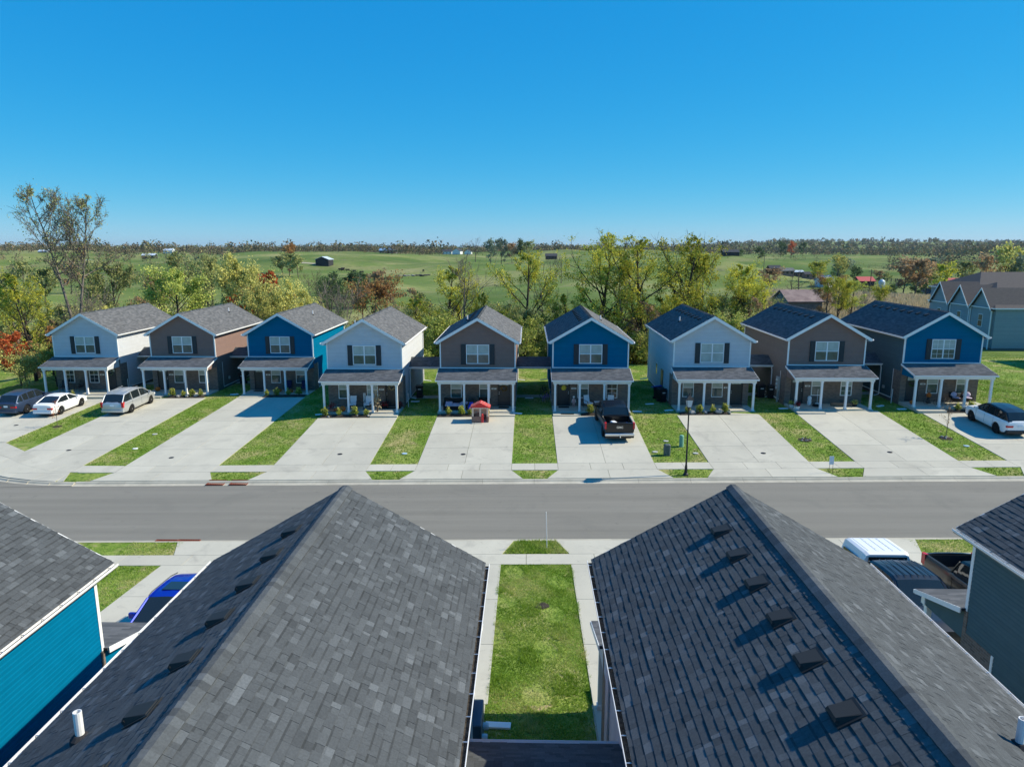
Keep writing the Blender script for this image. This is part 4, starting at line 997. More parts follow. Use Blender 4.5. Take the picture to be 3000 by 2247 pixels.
o2 = car('bright blue car half hidden by the near roof at lower left', 'car', (0, 0, 0), 0, spec(SUV, L=4.6, W=1.84, roof=[(-2.2, 1.1), (-1.85, 1.55), (-1.1, 1.64), (-.1, 1.65), (.4, 1.58), (1.3, 1.03)], bm=pblue), pblue); drive(o2, -12.1, 21.9, PI)
mb = MB(); mb.box(-.42, .42, -.75, -.1, 1.655, 1.68); mb.build('sunroof', M['cglass'], o2)
mb = MB()
for s in (-1, 1): mb.tube([(s * .66, -1.7, 1.6), (s * .66, -1.2, 1.68), (s * .66, .1, 1.68), (s * .66, .3, 1.63)], .018, 4)
mb.build('roof_rack', M['black'], o2)
TRK = dict(L=5.85, W=2.03, r=.41, ax=(1.95, -1.70), wid=[(-2.93, .97), (-2.8, 1), (1.9, 1), (2.6, .97), (2.93, .86)], belt=[(-2.93, 1.32), (-1.0, 1.32), (-.9, 1.28), (1.3, 1.24), (2.6, 1.16), (2.93, 1.0)], sill=[(-2.93, .62), (-2.5, .52), (2.4, .48), (2.93, .45)],
    roof=[(-1.15, 1.3), (-.85, 1.86), (-.2, 1.93), (.6, 1.92), (.9, 1.84), (1.6, 1.24)], cab=(1.65, .85, -.85, -1.12), pil=(-.0, ), bed=(-2.82, -1.2, .82), hand=(-.45, .4), seam=(-.95, .0, 1.2), tail=(.97, .55, .42, .13), pz=.56, bm=pb, top=.8)
t = car('black pickup truck parked in front of the centre blue house', 'pickup truck', (0, 0, 0), 0, spec(TRK, hm=pb), pb, rim=M['rimd']); drive(t, 6.15, 48.95, R(2))
mb = MB(); mb.rbox(-.86, .86, -2.96, -2.935, .72, 1.3, .01); mb.build('tailgate', pb, t)
text('brand_lettering', 'GMC', .2, M['metal'], t, (0, -2.965, 1.0), (PI / 2, 0, 0), .008, .006)
mb = MB(); mb.rbox(-.98, .98, -3.08, -2.9, .5, .66, .03); mb.build('step_bumper', M['metal'], t)
mb = MB(); mb.rbox(-.98, .98, -3.09, -3.081, .52, .6, .0); mb.tube([(0, -3.0, .46), (0, -3.3, .46)], .035, 6); mb.ball((0, -3.3, .53), .04, 6); mb.build('tow_hitch', M['metal'], t)
mb = MB(); mb.box(-.9, .9, -1.35, -1.22, 1.3, 1.345)
for k in range(9): mb.box(-.64 + k * .16 - .012, -.64 + k * .16 + .012, -.75, .75, 1.955, 1.968)
mb.build('roof_ribs', pb, t)
for (lb, dx, dy, dd, mm) in (('tan sack lying in the bed of the black pickup', -.25, -1.9, (.35, .4, .3), 'pvc'), ('pale flat parcel lying in the bed of the black pickup', .15, -2.2, (.4, .35, .12), 'white'), ('small blue jug in the right side of the pickup bed', .62, -2.1, (.12, .12, .3), 'bluep')):
    if mm == 'bluep' and 'bluep' not in M: M['bluep'] = mat('blue_plastic', (.02, .06, .5), .4)
    mb = MB(); mb.rbox(-dd[0] / 2, dd[0] / 2, -dd[1] / 2, dd[1] / 2, 0, dd[2], .03); b_ = mb.build({'pvc': 'sack', 'white': 'parcel', 'bluep': 'jug'}[mm], M[mm])
    pt, tl_ = place(6.15, 48.95, 1.35, R(2)); b_.location = (6.15 + dx + .06, 48.95 + dy, pt[2] + .83 + dy * math.tan(tl_)); b_.rotation_euler = (tl_, 0, .4)
    tag(b_, lb, {'pvc': 'sack', 'white': 'parcel', 'bluep': 'jug'}[mm])
def topper(t, m1):
    rings = []
    for (y, i, z) in ((-2.88, .03, 1.95), (-2.7, 0, 2.0), (-1.35, 0, 2.0), (-1.18, .05, 1.93)):
        rings.append([(-.97 + i, y, 1.325), (.97 - i, y, 1.325), (.93 - i, y, 1.6), (.82 - i, y, z - .05), (.7 - i, y, z), (-.7 + i, y, z), (-.82 + i, y, z - .05), (-.93 + i, y, 1.6)])
    mb = MB(); mb.loft(rings); to = mb.build('topper', m1, t)
    mb = MB(); mb.box(-.7, .7, -1.165, -1.15, 1.45, 1.85); mb.build('front_window', M['cglass'], to)
    for s in (-1, 1):
        mb = MB(); x0, x1 = sorted((s * .94, s * .972)); mb.box(x0, x1, -2.6, -1.5, 1.42, 1.72); mb.build('side_window', M['cglass'], to)
    for j in range(2):
        for k in range(6):
            mb = MB(); mb.box(-.25 + j * .5 - .012, -.25 + j * .5 + .012, -2.6 + k * .24, -2.576 + k * .24, 2.0, 2.008); mb.build('roof_rivet', M['rim'], to)
    for k in range(5):
        mb = MB(); mb.box(-.6 + k * .3 - .01, -.6 + k * .3 + .01, -2.75, -1.4, 1.999, 2.01); mb.build('roof_rib', m1, to)
t = car('dark grey pickup truck with a white topper behind the near roof at lower right', 'pickup truck', (0, 0, 0), 0, spec(TRK, W=1.98), pg); drive(t, 13.25, 23.1, PI); topper(t, pw)
mb = MB()
for k in range(6): mb.box(-.55 + k * .22 - .01, -.55 + k * .22 + .01, -.7, .75, 1.945, 1.962)
mb.build('roof_ribs', pg, t)
t = car('bronze pickup truck with open bed beside the topper truck at lower right', 'pickup truck', (0, 0, 0), 0, spec(TRK, bm=M['metal']), pbr, roofm=pb); drive(t, 16.45, 23.0, PI)
mb = MB(); mb.box(-.86, .86, -2.8, -1.22, .825, .84)
for s in (-1, 1): mb.box(*sorted((s * .84, s * .868)), -2.8, -1.22, .84, 1.31); mb.box(*sorted((s * .87, s * .97)), -2.85, -1.2, 1.32, 1.345)
mb.box(-.86, .86, -2.815, -2.8, .84, 1.3); mb.box(-.86, .86, -1.22, -1.205, .84, 1.3); mb.build('bed_liner', M['black'], t)
mb = MB(); mb.ball((0, 0, .15), .2, 8, sq=(1, 1.3, .7)); b_ = mb.build('bag', M['white'], smooth=True); b_.location = (16.1, 24.75, gz(16.45, 24.75) + .85); tag(b_, 'crumpled white bag lying in the bed of the bronze pickup', 'bag')

# ------------------------------------------------------------------ trees and scrub
LEAFCOL = {
 'yellowgreen': [(0.07, 0.1, 0.02), (0.19, 0.215, 0.035), (0.36, 0.35, 0.05), (0.52, 0.43, 0.06)],
 'olive': [(0.077, 0.109, 0.039), (0.153, 0.186, 0.066), (0.262, 0.273, 0.109), (0.328, 0.284, 0.131)],
 'green': [(0.067, 0.107, 0.024), (0.161, 0.213, 0.044), (0.323, 0.352, 0.089), (0.512, 0.469, 0.158)],
 'light': [(0.128, 0.171, 0.047), (0.279, 0.302, 0.093), (0.458, 0.423, 0.148), (0.687, 0.483, 0.13)],
 'brown': [(0.103, 0.078, 0.052), (0.207, 0.147, 0.086), (0.31, 0.207, 0.121), (0.38, 0.259, 0.138)],
 'orange': [(0.1, 0.06, 0.03), (0.22, 0.12, 0.05), (0.32, 0.17, 0.07), (0.22, 0.19, 0.06)],
 'red': [(0.14, 0.03, 0.015), (0.32, 0.07, 0.03), (0.42, 0.11, 0.04), (0.4, 0.18, 0.06)],
 'dark': [(0.024, 0.048, 0.024), (0.048, 0.08, 0.035), (0.08, 0.12, 0.048), (0.112, 0.144, 0.064)],
 'bluegreen': [(0.051, 0.085, 0.068), (0.102, 0.145, 0.102), (0.17, 0.204, 0.145), (0.238, 0.255, 0.187)],
 'dry': [(0.208, 0.169, 0.104), (0.312, 0.247, 0.156), (0.416, 0.338, 0.221), (0.26, 0.234, 0.13)],
}
for k_, c_ in LEAFCOL.items(): M['leaf_' + k_] = ramp_mat('leaves_' + k_, c_)
def tubes_np(segs, sides_of):
    """segs: (p0, p1, r0, r1, level) -> vertex and quad arrays"""
    V = []; F = []; off = 0
    for lv in sorted(set(s_[4] for s_ in segs)):
        S = [s_ for s_ in segs if s_[4] == lv]; n = sides_of(lv)
        a = np.array([s_[0] for s_ in S]); b = np.array([s_[1] for s_ in S]); ra = np.array([s_[2] for s_ in S]); rb = np.array([s_[3] for s_ in S])
        d = b - a; d /= np.linalg.norm(d, axis=1, keepdims=True) + 1e-9
        up = np.where(np.abs(d[:, 2:3]) < .9, np.array([[0, 0, 1.]]), np.array([[1., 0, 0]]))
        u = np.cross(d, up); u /= np.linalg.norm(u, axis=1, keepdims=True) + 1e-9; w_ = np.cross(d, u)
        an = 2 * PI * np.arange(n) / n; c, s_ = np.cos(an), np.sin(an)
        ring = u[:, None, :] * c[None, :, None] + w_[:, None, :] * s_[None, :, None]
        A = a[:, None, :] + ring * ra[:, None, None]; B = b[:, None, :] + ring * rb[:, None, None]
        V.append(np.concatenate([A, B], 1).reshape(-1, 3)); m = len(S)
        base = off + np.arange(m)[:, None] * 2 * n; j = np.arange(n)[None, :]; j2 = (j + 1) % n
        F.append(np.stack([base + j, base + j2, base + n + j2, base + n + j], 2).reshape(-1, 4)); off += m * 2 * n
    return np.concatenate(V), np.concatenate(F)
def cards(C, size, rng, tint, flat=.0, stretch=1.35):
    """random quads centred at C"""
    n = len(C); a = rng.normal(size=(n, 3)); a[:, 2] *= (1 - flat); a /= np.linalg.norm(a, axis=1, keepdims=True)
    b = rng.normal(size=(n, 3)); b[:, 2] *= (1 - flat); b -= (b * a).sum(1, keepdims=True) * a; b /= np.linalg.norm(b, axis=1, keepdims=True)
    s = (size * rng.uniform(.55, 1.35, n))[:, None]
    a = a * s * stretch / 2; b = b * s / 2
    V = np.stack([C - a, C - b * .9, C + a, C + b * .9], 1).reshape(-1, 3); return V, np.arange(n * 4).reshape(-1, 4), tint
def grow(seed, h, cw, first=.25, limbs=16, sub=5, twig=5, lean=0, fork=False, tr=.02, up=.55, spread=None, twr=.012):
    rng = np.random.default_rng(seed); segs = []; tips = []
    spread = spread or (lambda t: math.sin(PI * min(1, .18 + .82 * t) ** .8))
    def stem(p, d, L, r0, r1, n, lv, curl=.25, rise=.15):
        pts = [np.array(p, float)]; d = np.array(d, float)
        for i in range(n):
            d = d + rng.normal(size=3) * curl * .5 + np.array([0, 0, rise / n * 2]); d /= np.linalg.norm(d); q = pts[-1] + d * L / n
            f0, f1 = i / n, (i + 1) / n; segs.append((pts[-1], q, r0 + (r1 - r0) * f0, r0 + (r1 - r0) * f1, lv)); pts.append(q)
        return pts
    trunks = []
    R0 = h * tr
    if fork:
        base = stem((0, 0, 0), (0, 0, 1), h * .2, R0, R0 * .85, 3, 0, .04, 0)
        for s in (-1, 1): trunks.append((stem(base[-1], (s * .15 + lean, 0.1 * s, 1), h * .80 * (1 if s < 0 else .95), R0 * .62, R0 * .1, 9, 0, .07, .12), .72 * R0))
        trunks.append((base, R0))
    else: trunks.append((stem((0, 0, 0), (lean, 0, 1), h * .95, R0, R0 * .12, 10, 0, .07, .06), R0))
    for pts, r_ in trunks[:2] if fork else trunks:
        T = len(pts) - 1
        for k in range(limbs if not fork else limbs * 2 // 3):
            t = first + (1 - first) * (k + rng.random()) / (limbs if not fork else limbs * 2 // 3); t = min(t, .985)
            z = t * T; i = min(int(z), T - 1); p = pts[i] + (pts[i + 1] - pts[i]) * (z - i)
            q = (t - first) / (1 - first); rad = cw / 2 * max(.18, spread(q)) * rng.uniform(.75, 1.15) * (.62 if fork else 1)
            an = rng.random() * 2 * PI if not k % 2 else (k * 2.4); ur = up + .5 * q
            d = np.array([math.cos(an), math.sin(an), ur]); L = rad * math.sqrt(1 + ur * ur) * .95
            rr = r_ * (1 - t) * .55 + R0 * .06; lp = stem(p, d / np.linalg.norm(d), L, rr, rr * .25, 5, 1, .26, .25)
            for m_ in range(sub):
                tt = .3 + .7 * (m_ + rng.random()) / sub; zz = tt * 5; ii = min(int(zz), 4); pp = lp[ii] + (lp[ii + 1] - lp[ii]) * (zz - ii)
                dd = (lp[ii + 1] - lp[ii]); dd = dd / np.linalg.norm(dd) + rng.normal(size=3) * .55 + np.array([0, 0, .12]); dd /= np.linalg.norm(dd)
                L2 = L * rng.uniform(.22, .42); sp = stem(pp, dd, L2, rr * .35, rr * .14, 3, 2, .35, .2)
                for v in range(twig):
                    t3 = .25 + .75 * (v + rng.random()) / twig; z3 = t3 * 3; i3 = min(int(z3), 2); p3 = sp[i3] + (sp[i3 + 1] - sp[i3]) * (z3 - i3)
                    d3 = (sp[i3 + 1] - sp[i3]); d3 = d3 / np.linalg.norm(d3) + rng.normal(size=3) * .6; d3 /= np.linalg.norm(d3)
                    L3 = L2 * rng.uniform(.35, .7); s3 = stem(p3, d3, L3, max(twr, rr * .1), twr * .6, 2, 3, .3, .1); tips += [(s3[1], L3), (s3[2], L3)]
                tips.append((sp[-1], L2 * .4))
    return segs, tips, rng
def tree_proto(seed, h, cw, leaf='yellowgreen', n=5000, size=.24, bark='bark', scatter=.5, patch=.9, drop=0, **k):
    segs, tips, rng = grow(seed, h, cw, **k)
    V, F = tubes_np(segs, lambda l: (7, 5, 3, 3)[l]); tm = npmesh('trunk', V, F, M[bark], smooth=True)
    cm = None
    if n:
        P = np.array([t[0] for t in tips]); Lt = np.array([t[1] for t in tips])
        bias = rng.random(len(P)) < patch; P = P[bias]; Lt = Lt[bias]
        if drop: kk = P[:, 2] < h * (1 - drop * rng.random(len(P))); P = P[kk]; Lt = Lt[kk]
        idx = rng.integers(0, len(P), n); C = P[idx] + rng.normal(size=(n, 3)) * (scatter * np.clip(Lt[idx], .25, .9))[:, None] * np.array([1, 1, .7])
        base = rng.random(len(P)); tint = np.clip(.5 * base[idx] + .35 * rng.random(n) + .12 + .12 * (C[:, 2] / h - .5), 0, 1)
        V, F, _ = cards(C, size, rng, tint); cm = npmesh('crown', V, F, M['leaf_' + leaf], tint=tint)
    return tm, cm, h
TP = {}
def proto(key, *a, **k): TP[key] = tree_proto(*a, **k)
def plant(key, loc, label, hh, rz=0, cat='tree', group='autumn trees behind the houses', wide=1.0, name='tree', leaf=None, crown='crown', trunk='trunk'):
    tm, cm, h = TP[key]; t = thing(name, loc, label, cat, rz, group); s = hh / h; t.scale = (s * wide, s * wide, s)
    put(trunk, tm, t)
    if cm:
        if leaf:
            kk = (key, leaf)
            if kk not in cache: c2 = cm.copy(); c2.materials[0] = M['leaf_' + leaf]; cache[kk] = c2
            cm = cache[kk]
        put(crown, cm, t)
    return t
proto('ash1', 11, 20, 12, 'yellowgreen', 7200, .17, 'barkd', scatter=.34, limbs=17, first=.28, patch=.85, drop=.25)
proto('ash2', 12, 19, 12, 'yellowgreen', 8600, .17, 'barkd', scatter=.36, limbs=18, first=.22, patch=.9, drop=.18)
proto('ash3', 13, 18, 10, 'yellowgreen', 7800, .17, 'barkd', scatter=.38, limbs=15, first=.2, patch=.9, drop=.1)
proto('tall', 23, 20, 12, 'olive', 3600, .13, 'barkg', limbs=30, sub=8, twig=10, first=.36, patch=.8, fork=True, tr=.015, up=.75, twr=.02)
proto('bare1', 31, 14, 9, None, 0, .2, 'barkg', limbs=18, sub=6, twig=8, first=.2, tr=.016)
proto('bare2', 32, 12, 8, 'brown', 1100, .2, 'bark', limbs=16, sub=6, twig=8, first=.15, tr=.016)
proto('round1', 41, 13, 11, 'light', 14000, .19, 'bark', limbs=20, first=.12, patch=1, up=.4)
proto('round2', 42, 13, 10, 'green', 11500, .19, 'barkd', limbs=18, first=.15, patch=.95, up=.5)
proto('round3', 43, 12, 10, 'orange', 9000, .18, 'barkg', limbs=18, first=.15, patch=.85, up=.5)
proto('thin1', 51, 12, 8, 'olive', 4200, .16, 'barkg', limbs=15, first=.15, sub=5, twig=6, patch=.8)
proto('bush1', 61, 5, 6, 'yellowgreen', 5200, .15, 'bark', limbs=14, first=.05, sub=4, twig=4, up=.7)
proto('bush2', 62, 5, 6.5, 'green', 5500, .15, 'barkd', limbs=14, first=.05, sub=4, twig=4, up=.6)
proto('bush3', 63, 5, 6, None, 0, .2, 'barkg', limbs=18, first=.03, sub=6, twig=7, up=.9, tr=.012)
proto('red', 71, 7, 5, 'red', 3200, .2, 'bark', limbs=14, first=.2)
proto('far1', 81, 12, 11, 'brown', 1500, .62, 'bark', limbs=12, sub=3, twig=3, first=.2, scatter=.9)
proto('far2', 82, 13, 12, 'green', 1700, .62, 'barkd', limbs=12, sub=3, twig=3, first=.12, scatter=.9)
proto('far3', 83, 10, 8, None, 0, .2, 'bark', limbs=12, sub=5, twig=4, first=.2)
# the tall trees: photo column, top row, distance, kind, label
ROW = [
 (178, 562, 72, 'tall', 1.0, 'tallest tree, nearly bare twin-stemmed, standing left of the leftmost house', None),
 (25, 800, 78, 'thin1', 1.0, 'olive half-bare tree at the far left edge behind the tallest tree', None),
 (70, 835, 69, 'ash3', .95, 'yellow-green tree at the far left below the tallest tree', 'yellowgreen'),
 (255, 890, 74, 'bush3', 1.2, 'bare grey scrub right of the tallest tree', None),
 (318, 770, 104, 'round2', 1.0, 'dense olive tree behind the leftmost house', 'olive'),
 (410, 860, 84, 'ash3', .8, 'yellow-green tree behind the gap right of the leftmost house', 'light'),
 (500, 740, 88, 'thin1', 1.1, 'tall sparse tree rising above the green crown behind the two leftmost houses', 'olive'),
 (520, 790, 82, 'round2', .95, 'green tree with dark limbs behind the second house', None),
 (605, 750, 108, 'round2', .8, 'dark brown-topped tree behind the second house', 'olive'),
 (690, 775, 92, 'round1', 1.0, 'light green broad tree with a yellow patch behind the third house', None),
 (760, 855, 84, 'round1', .8, 'light green tree in front of the red crown', 'light'),
 (786, 815, 97, 'red', 1.1, 'bright red-orange crown showing between light green trees', None),
 (845, 842, 88, 'round1', .75, 'pale green tree right of the red crown', None),
 (925, 850, 92, 'ash3', .7, 'yellow-green low tree behind the third house roof', 'light'),
 (985, 880, 86, 'bush3', 1.3, 'bare brown scrub behind the gap beside the blue house', None),
 (965, 815, 140, 'round2', .7, 'dark green tree at the edge of the pasture left of centre', 'dark'),
 (1090, 825, 98, 'round3', .95, 'orange and russet tree behind the grey pumpkin-porch house', None),
 (1150, 905, 84, 'round3', .8, 'low russet tree right of the orange tree', 'olive'),
 (1205, 850, 88, 'bare2', 1.0, 'thin bare tree left of the yellow-green trees at centre', None),
 (1290, 765, 86, 'ash3', 1.0, 'bushy yellow-green tree rising left of the centre brown house', 'yellowgreen'),
 (1358, 742, 84, 'bare1', .8, 'bare-topped dark tree behind the centre brown house', None),
 (1425, 845, 84, 'ash3', .7, 'yellow tree behind the centre brown house ridge', 'yellowgreen'),
 (1540, 728, 82, 'ash2', .95, 'tall yellow-green tree in the gap between the two centre houses', None),
 (1610, 830, 86, 'bare1', 1.0, 'bare grey tree mass left of the tall trees right of centre', None),
 (1680, 850, 82, 'ash3', .9, 'low yellow-green tree behind the centre blue house', 'yellowgreen'),
 (1762, 668, 84, 'ash1', 1.0, 'tallest yellow-green tree of the group, thin-topped, above the centre blue house', None),
 (1830, 780, 82, 'thin1', .9, 'half-bare tree between two tall yellow-green trees', 'yellowgreen'),
 (1895, 688, 83, 'ash2', 1.1, 'broad yellow-green tree in the gap right of the centre blue house', None),
 (2008, 675, 86, 'ash1', 1.0, 'thin-topped tall tree above the lamp-post house', 'yellowgreen'),
 (2068, 745, 88, 'round3', .8, 'amber-tinted crown right of the tall trees', 'yellowgreen'),
 (2145, 760, 88, 'ash3', 1.1, 'yellow-green tree above the brown house right of the lamp', None),
 (2215, 800, 86, 'ash3', .9, 'low yellow tree at the right end of the tree row', 'yellowgreen'),
 (1985, 850, 82, 'ash3', .9, 'low yellow tree behind the lamp-post house ridge', None),
]
def rooted(px, py, Y, frac=1.0):
    p = at(px, py, Y); z = H(p.x, Y); return p.x, z - .2, p.z - z + .2
for i, (px, py, Y, key, wd, lb, lf) in enumerate(ROW):
    x, z, hh = rooted(px, py, Y); th = TP[key][2]; s = hh / th
    wfix = wd * min(1.15, max(.75, 1.0 / s)) if s > 1.1 else wd
    plant(key, (x, Y, z), lb, hh, rz=(i * 1.7 if key != 'tall' else .1), wide=wfix, leaf=lf)
ZN = ((0, 'at the far left edge'), (110, 'left of the leftmost house'), (235, 'behind the leftmost house'), (385, 'between the two leftmost houses'), (520, 'behind the minivan house'), (670, 'left of the third house'), (810, 'behind the third house'), (935, 'right of the third house'), (1065, 'behind the pumpkin-porch house'), (1230, 'left of the playhouse house'), (1398, 'behind the playhouse house'), (1565, 'right of the playhouse house'), (1733, 'behind the black pickup house'), (1900, 'left of the lamp-post house'), (2092, 'behind the lamp-post house'), (2260, 'behind the right brown house'), (2400, 'right of the tall tree row'))
def zone(px, Y=0): return min(ZN, key=lambda z: abs(z[0] - px))[1]
def depthw(Y): return 'near ' if Y < 88 else 'deeper ' if Y > 99 else ''
# undergrowth and small trees filling the belt
rng_ = random.Random(77)
UG = [('ash3', 'yellowgreen', 'low yellow-green tree in the belt behind the row of houses'), ('round2', 'olive', 'low olive tree in the belt behind the row of houses'), ('bare2', None, 'low bare brown tree in the belt behind the row of houses'), ('thin1', 'yellowgreen', 'low half-bare tree in the belt behind the row of houses'),
      ('bush1', None, 'yellow-green bush in the belt behind the row of houses'), ('bush2', None, 'green bush in the belt behind the row of houses'), ('bush3', None, 'bare grey bush in the belt behind the row of houses')]
for k in range(150):
    px = rng_.uniform(-60, 2240); Y = rng_.uniform(80, 104) if px > 1150 else rng_.uniform(84, 112)
    key, lf, lb = UG[rng_.choice([0, 1, 2, 3, 4, 4, 5, 5, 6] if px > 1150 else [1, 1, 2, 3, 3, 4, 5, 6, 6])]
    if px < 1150 and lf == 'yellowgreen': lf = 'light'
    x = (px - 1545) / 2060 * Y; z = H(x, Y) - .3
    top = rng_.uniform(6.5, 10.5) if key in ('ash3', 'round2', 'bare2', 'thin1') else rng_.uniform(3.5, 6)
    if 900 < px < 1200: top *= .6
    isb = key.startswith('bush'); lb = depthw(Y) + lb.split(' in the belt')[0] + (' of the belt ' if depthw(Y) else ' ') + zone(px)
    plant(key, (x, Y, z), lb, top, rz=rng_.random() * 6, leaf=lf, wide=rng_.uniform(1.0, 1.35), cat='bush' if isb else 'tree', name='bush' if isb else 'tree', group='bushes behind the houses' if isb else 'low trees behind the houses')
# hedge-like edge right behind the back lawns
for k in range(46):
    px = rng_.uniform(1120, 2350) if k < 30 else rng_.uniform(-40, 1120); Y = rng_.uniform(76.5, 80) if px > 1120 else rng_.uniform(82, 85); x = (px - 1545) / 2060 * Y
    plant(rng_.choice(['bush1', 'bush2', 'bush2']), (x, Y, H(x, Y) - .3), ('taller' if k % 2 else 'lower') + ' lawn-edge bush ' + zone(px), rng_.uniform(3.0, 3.9) if k % 2 == 0 else rng_.uniform(4, 5), rz=rng_.random() * 6, cat='bush', name='bush', group='bushes along the back lawns', leaf=rng_.choice([None, 'olive', 'green']))
# left bank beside the first house
for (x, Y, hh, key, lf, lb) in ((-49.5, 66.5, 5.2, 'red', None, 'bright red small tree at the left edge beside the leftmost house'), (-47.2, 68.5, 5.5, 'red', 'orange', 'rusty red shrub-like tree behind the bright red one at left'), (-51.5, 64, 4.2, 'red', None, 'red shrub lowest at the left edge'),
        (-46.6, 63.2, 3.2, 'bush1', 'light', 'pale green bush directly beside the leftmost porch'), (-49, 61.0, 3.4, 'bush1', 'light', 'pale green bush above the blue-grey car'), (-51.8, 60, 3.4, 'bush2', 'light', 'green bush at the left edge above the blue-grey car'),
        (-45.6, 66, 3.4, 'bush2', None, 'green bush behind the leftmost porch'), (-54, 66, 9, 'thin1', 'olive', 'half-bare tree at the left edge below the yellow-green tree'), (-50, 72, 6, 'bare2', None, 'bare brown tree under the tallest tree'), (-46.5, 71, 7, 'bare1', None, 'leaning bare tree just left of the leftmost house roof'),
        (-53, 74, 12, 'ash3', 'yellowgreen', 'yellow tree behind the red shrubs at the left edge'), (-44, 78, 8, 'bare2', None, 'bare tree behind the leftmost roof'), (-48, 76, 5.5, 'bare1', None, 'bare grey tree beside the tallest tree'), (-57, 72, 11, 'ash3', 'olive', 'olive tree at the left edge')):
    plant(key, (x, Y, H(x, Y) - .2), lb, hh, rz=x, leaf=lf, cat='bush' if key.startswith('bush') else 'tree', name='bush' if key.startswith('bush') else 'tree', group='plants on the left bank')
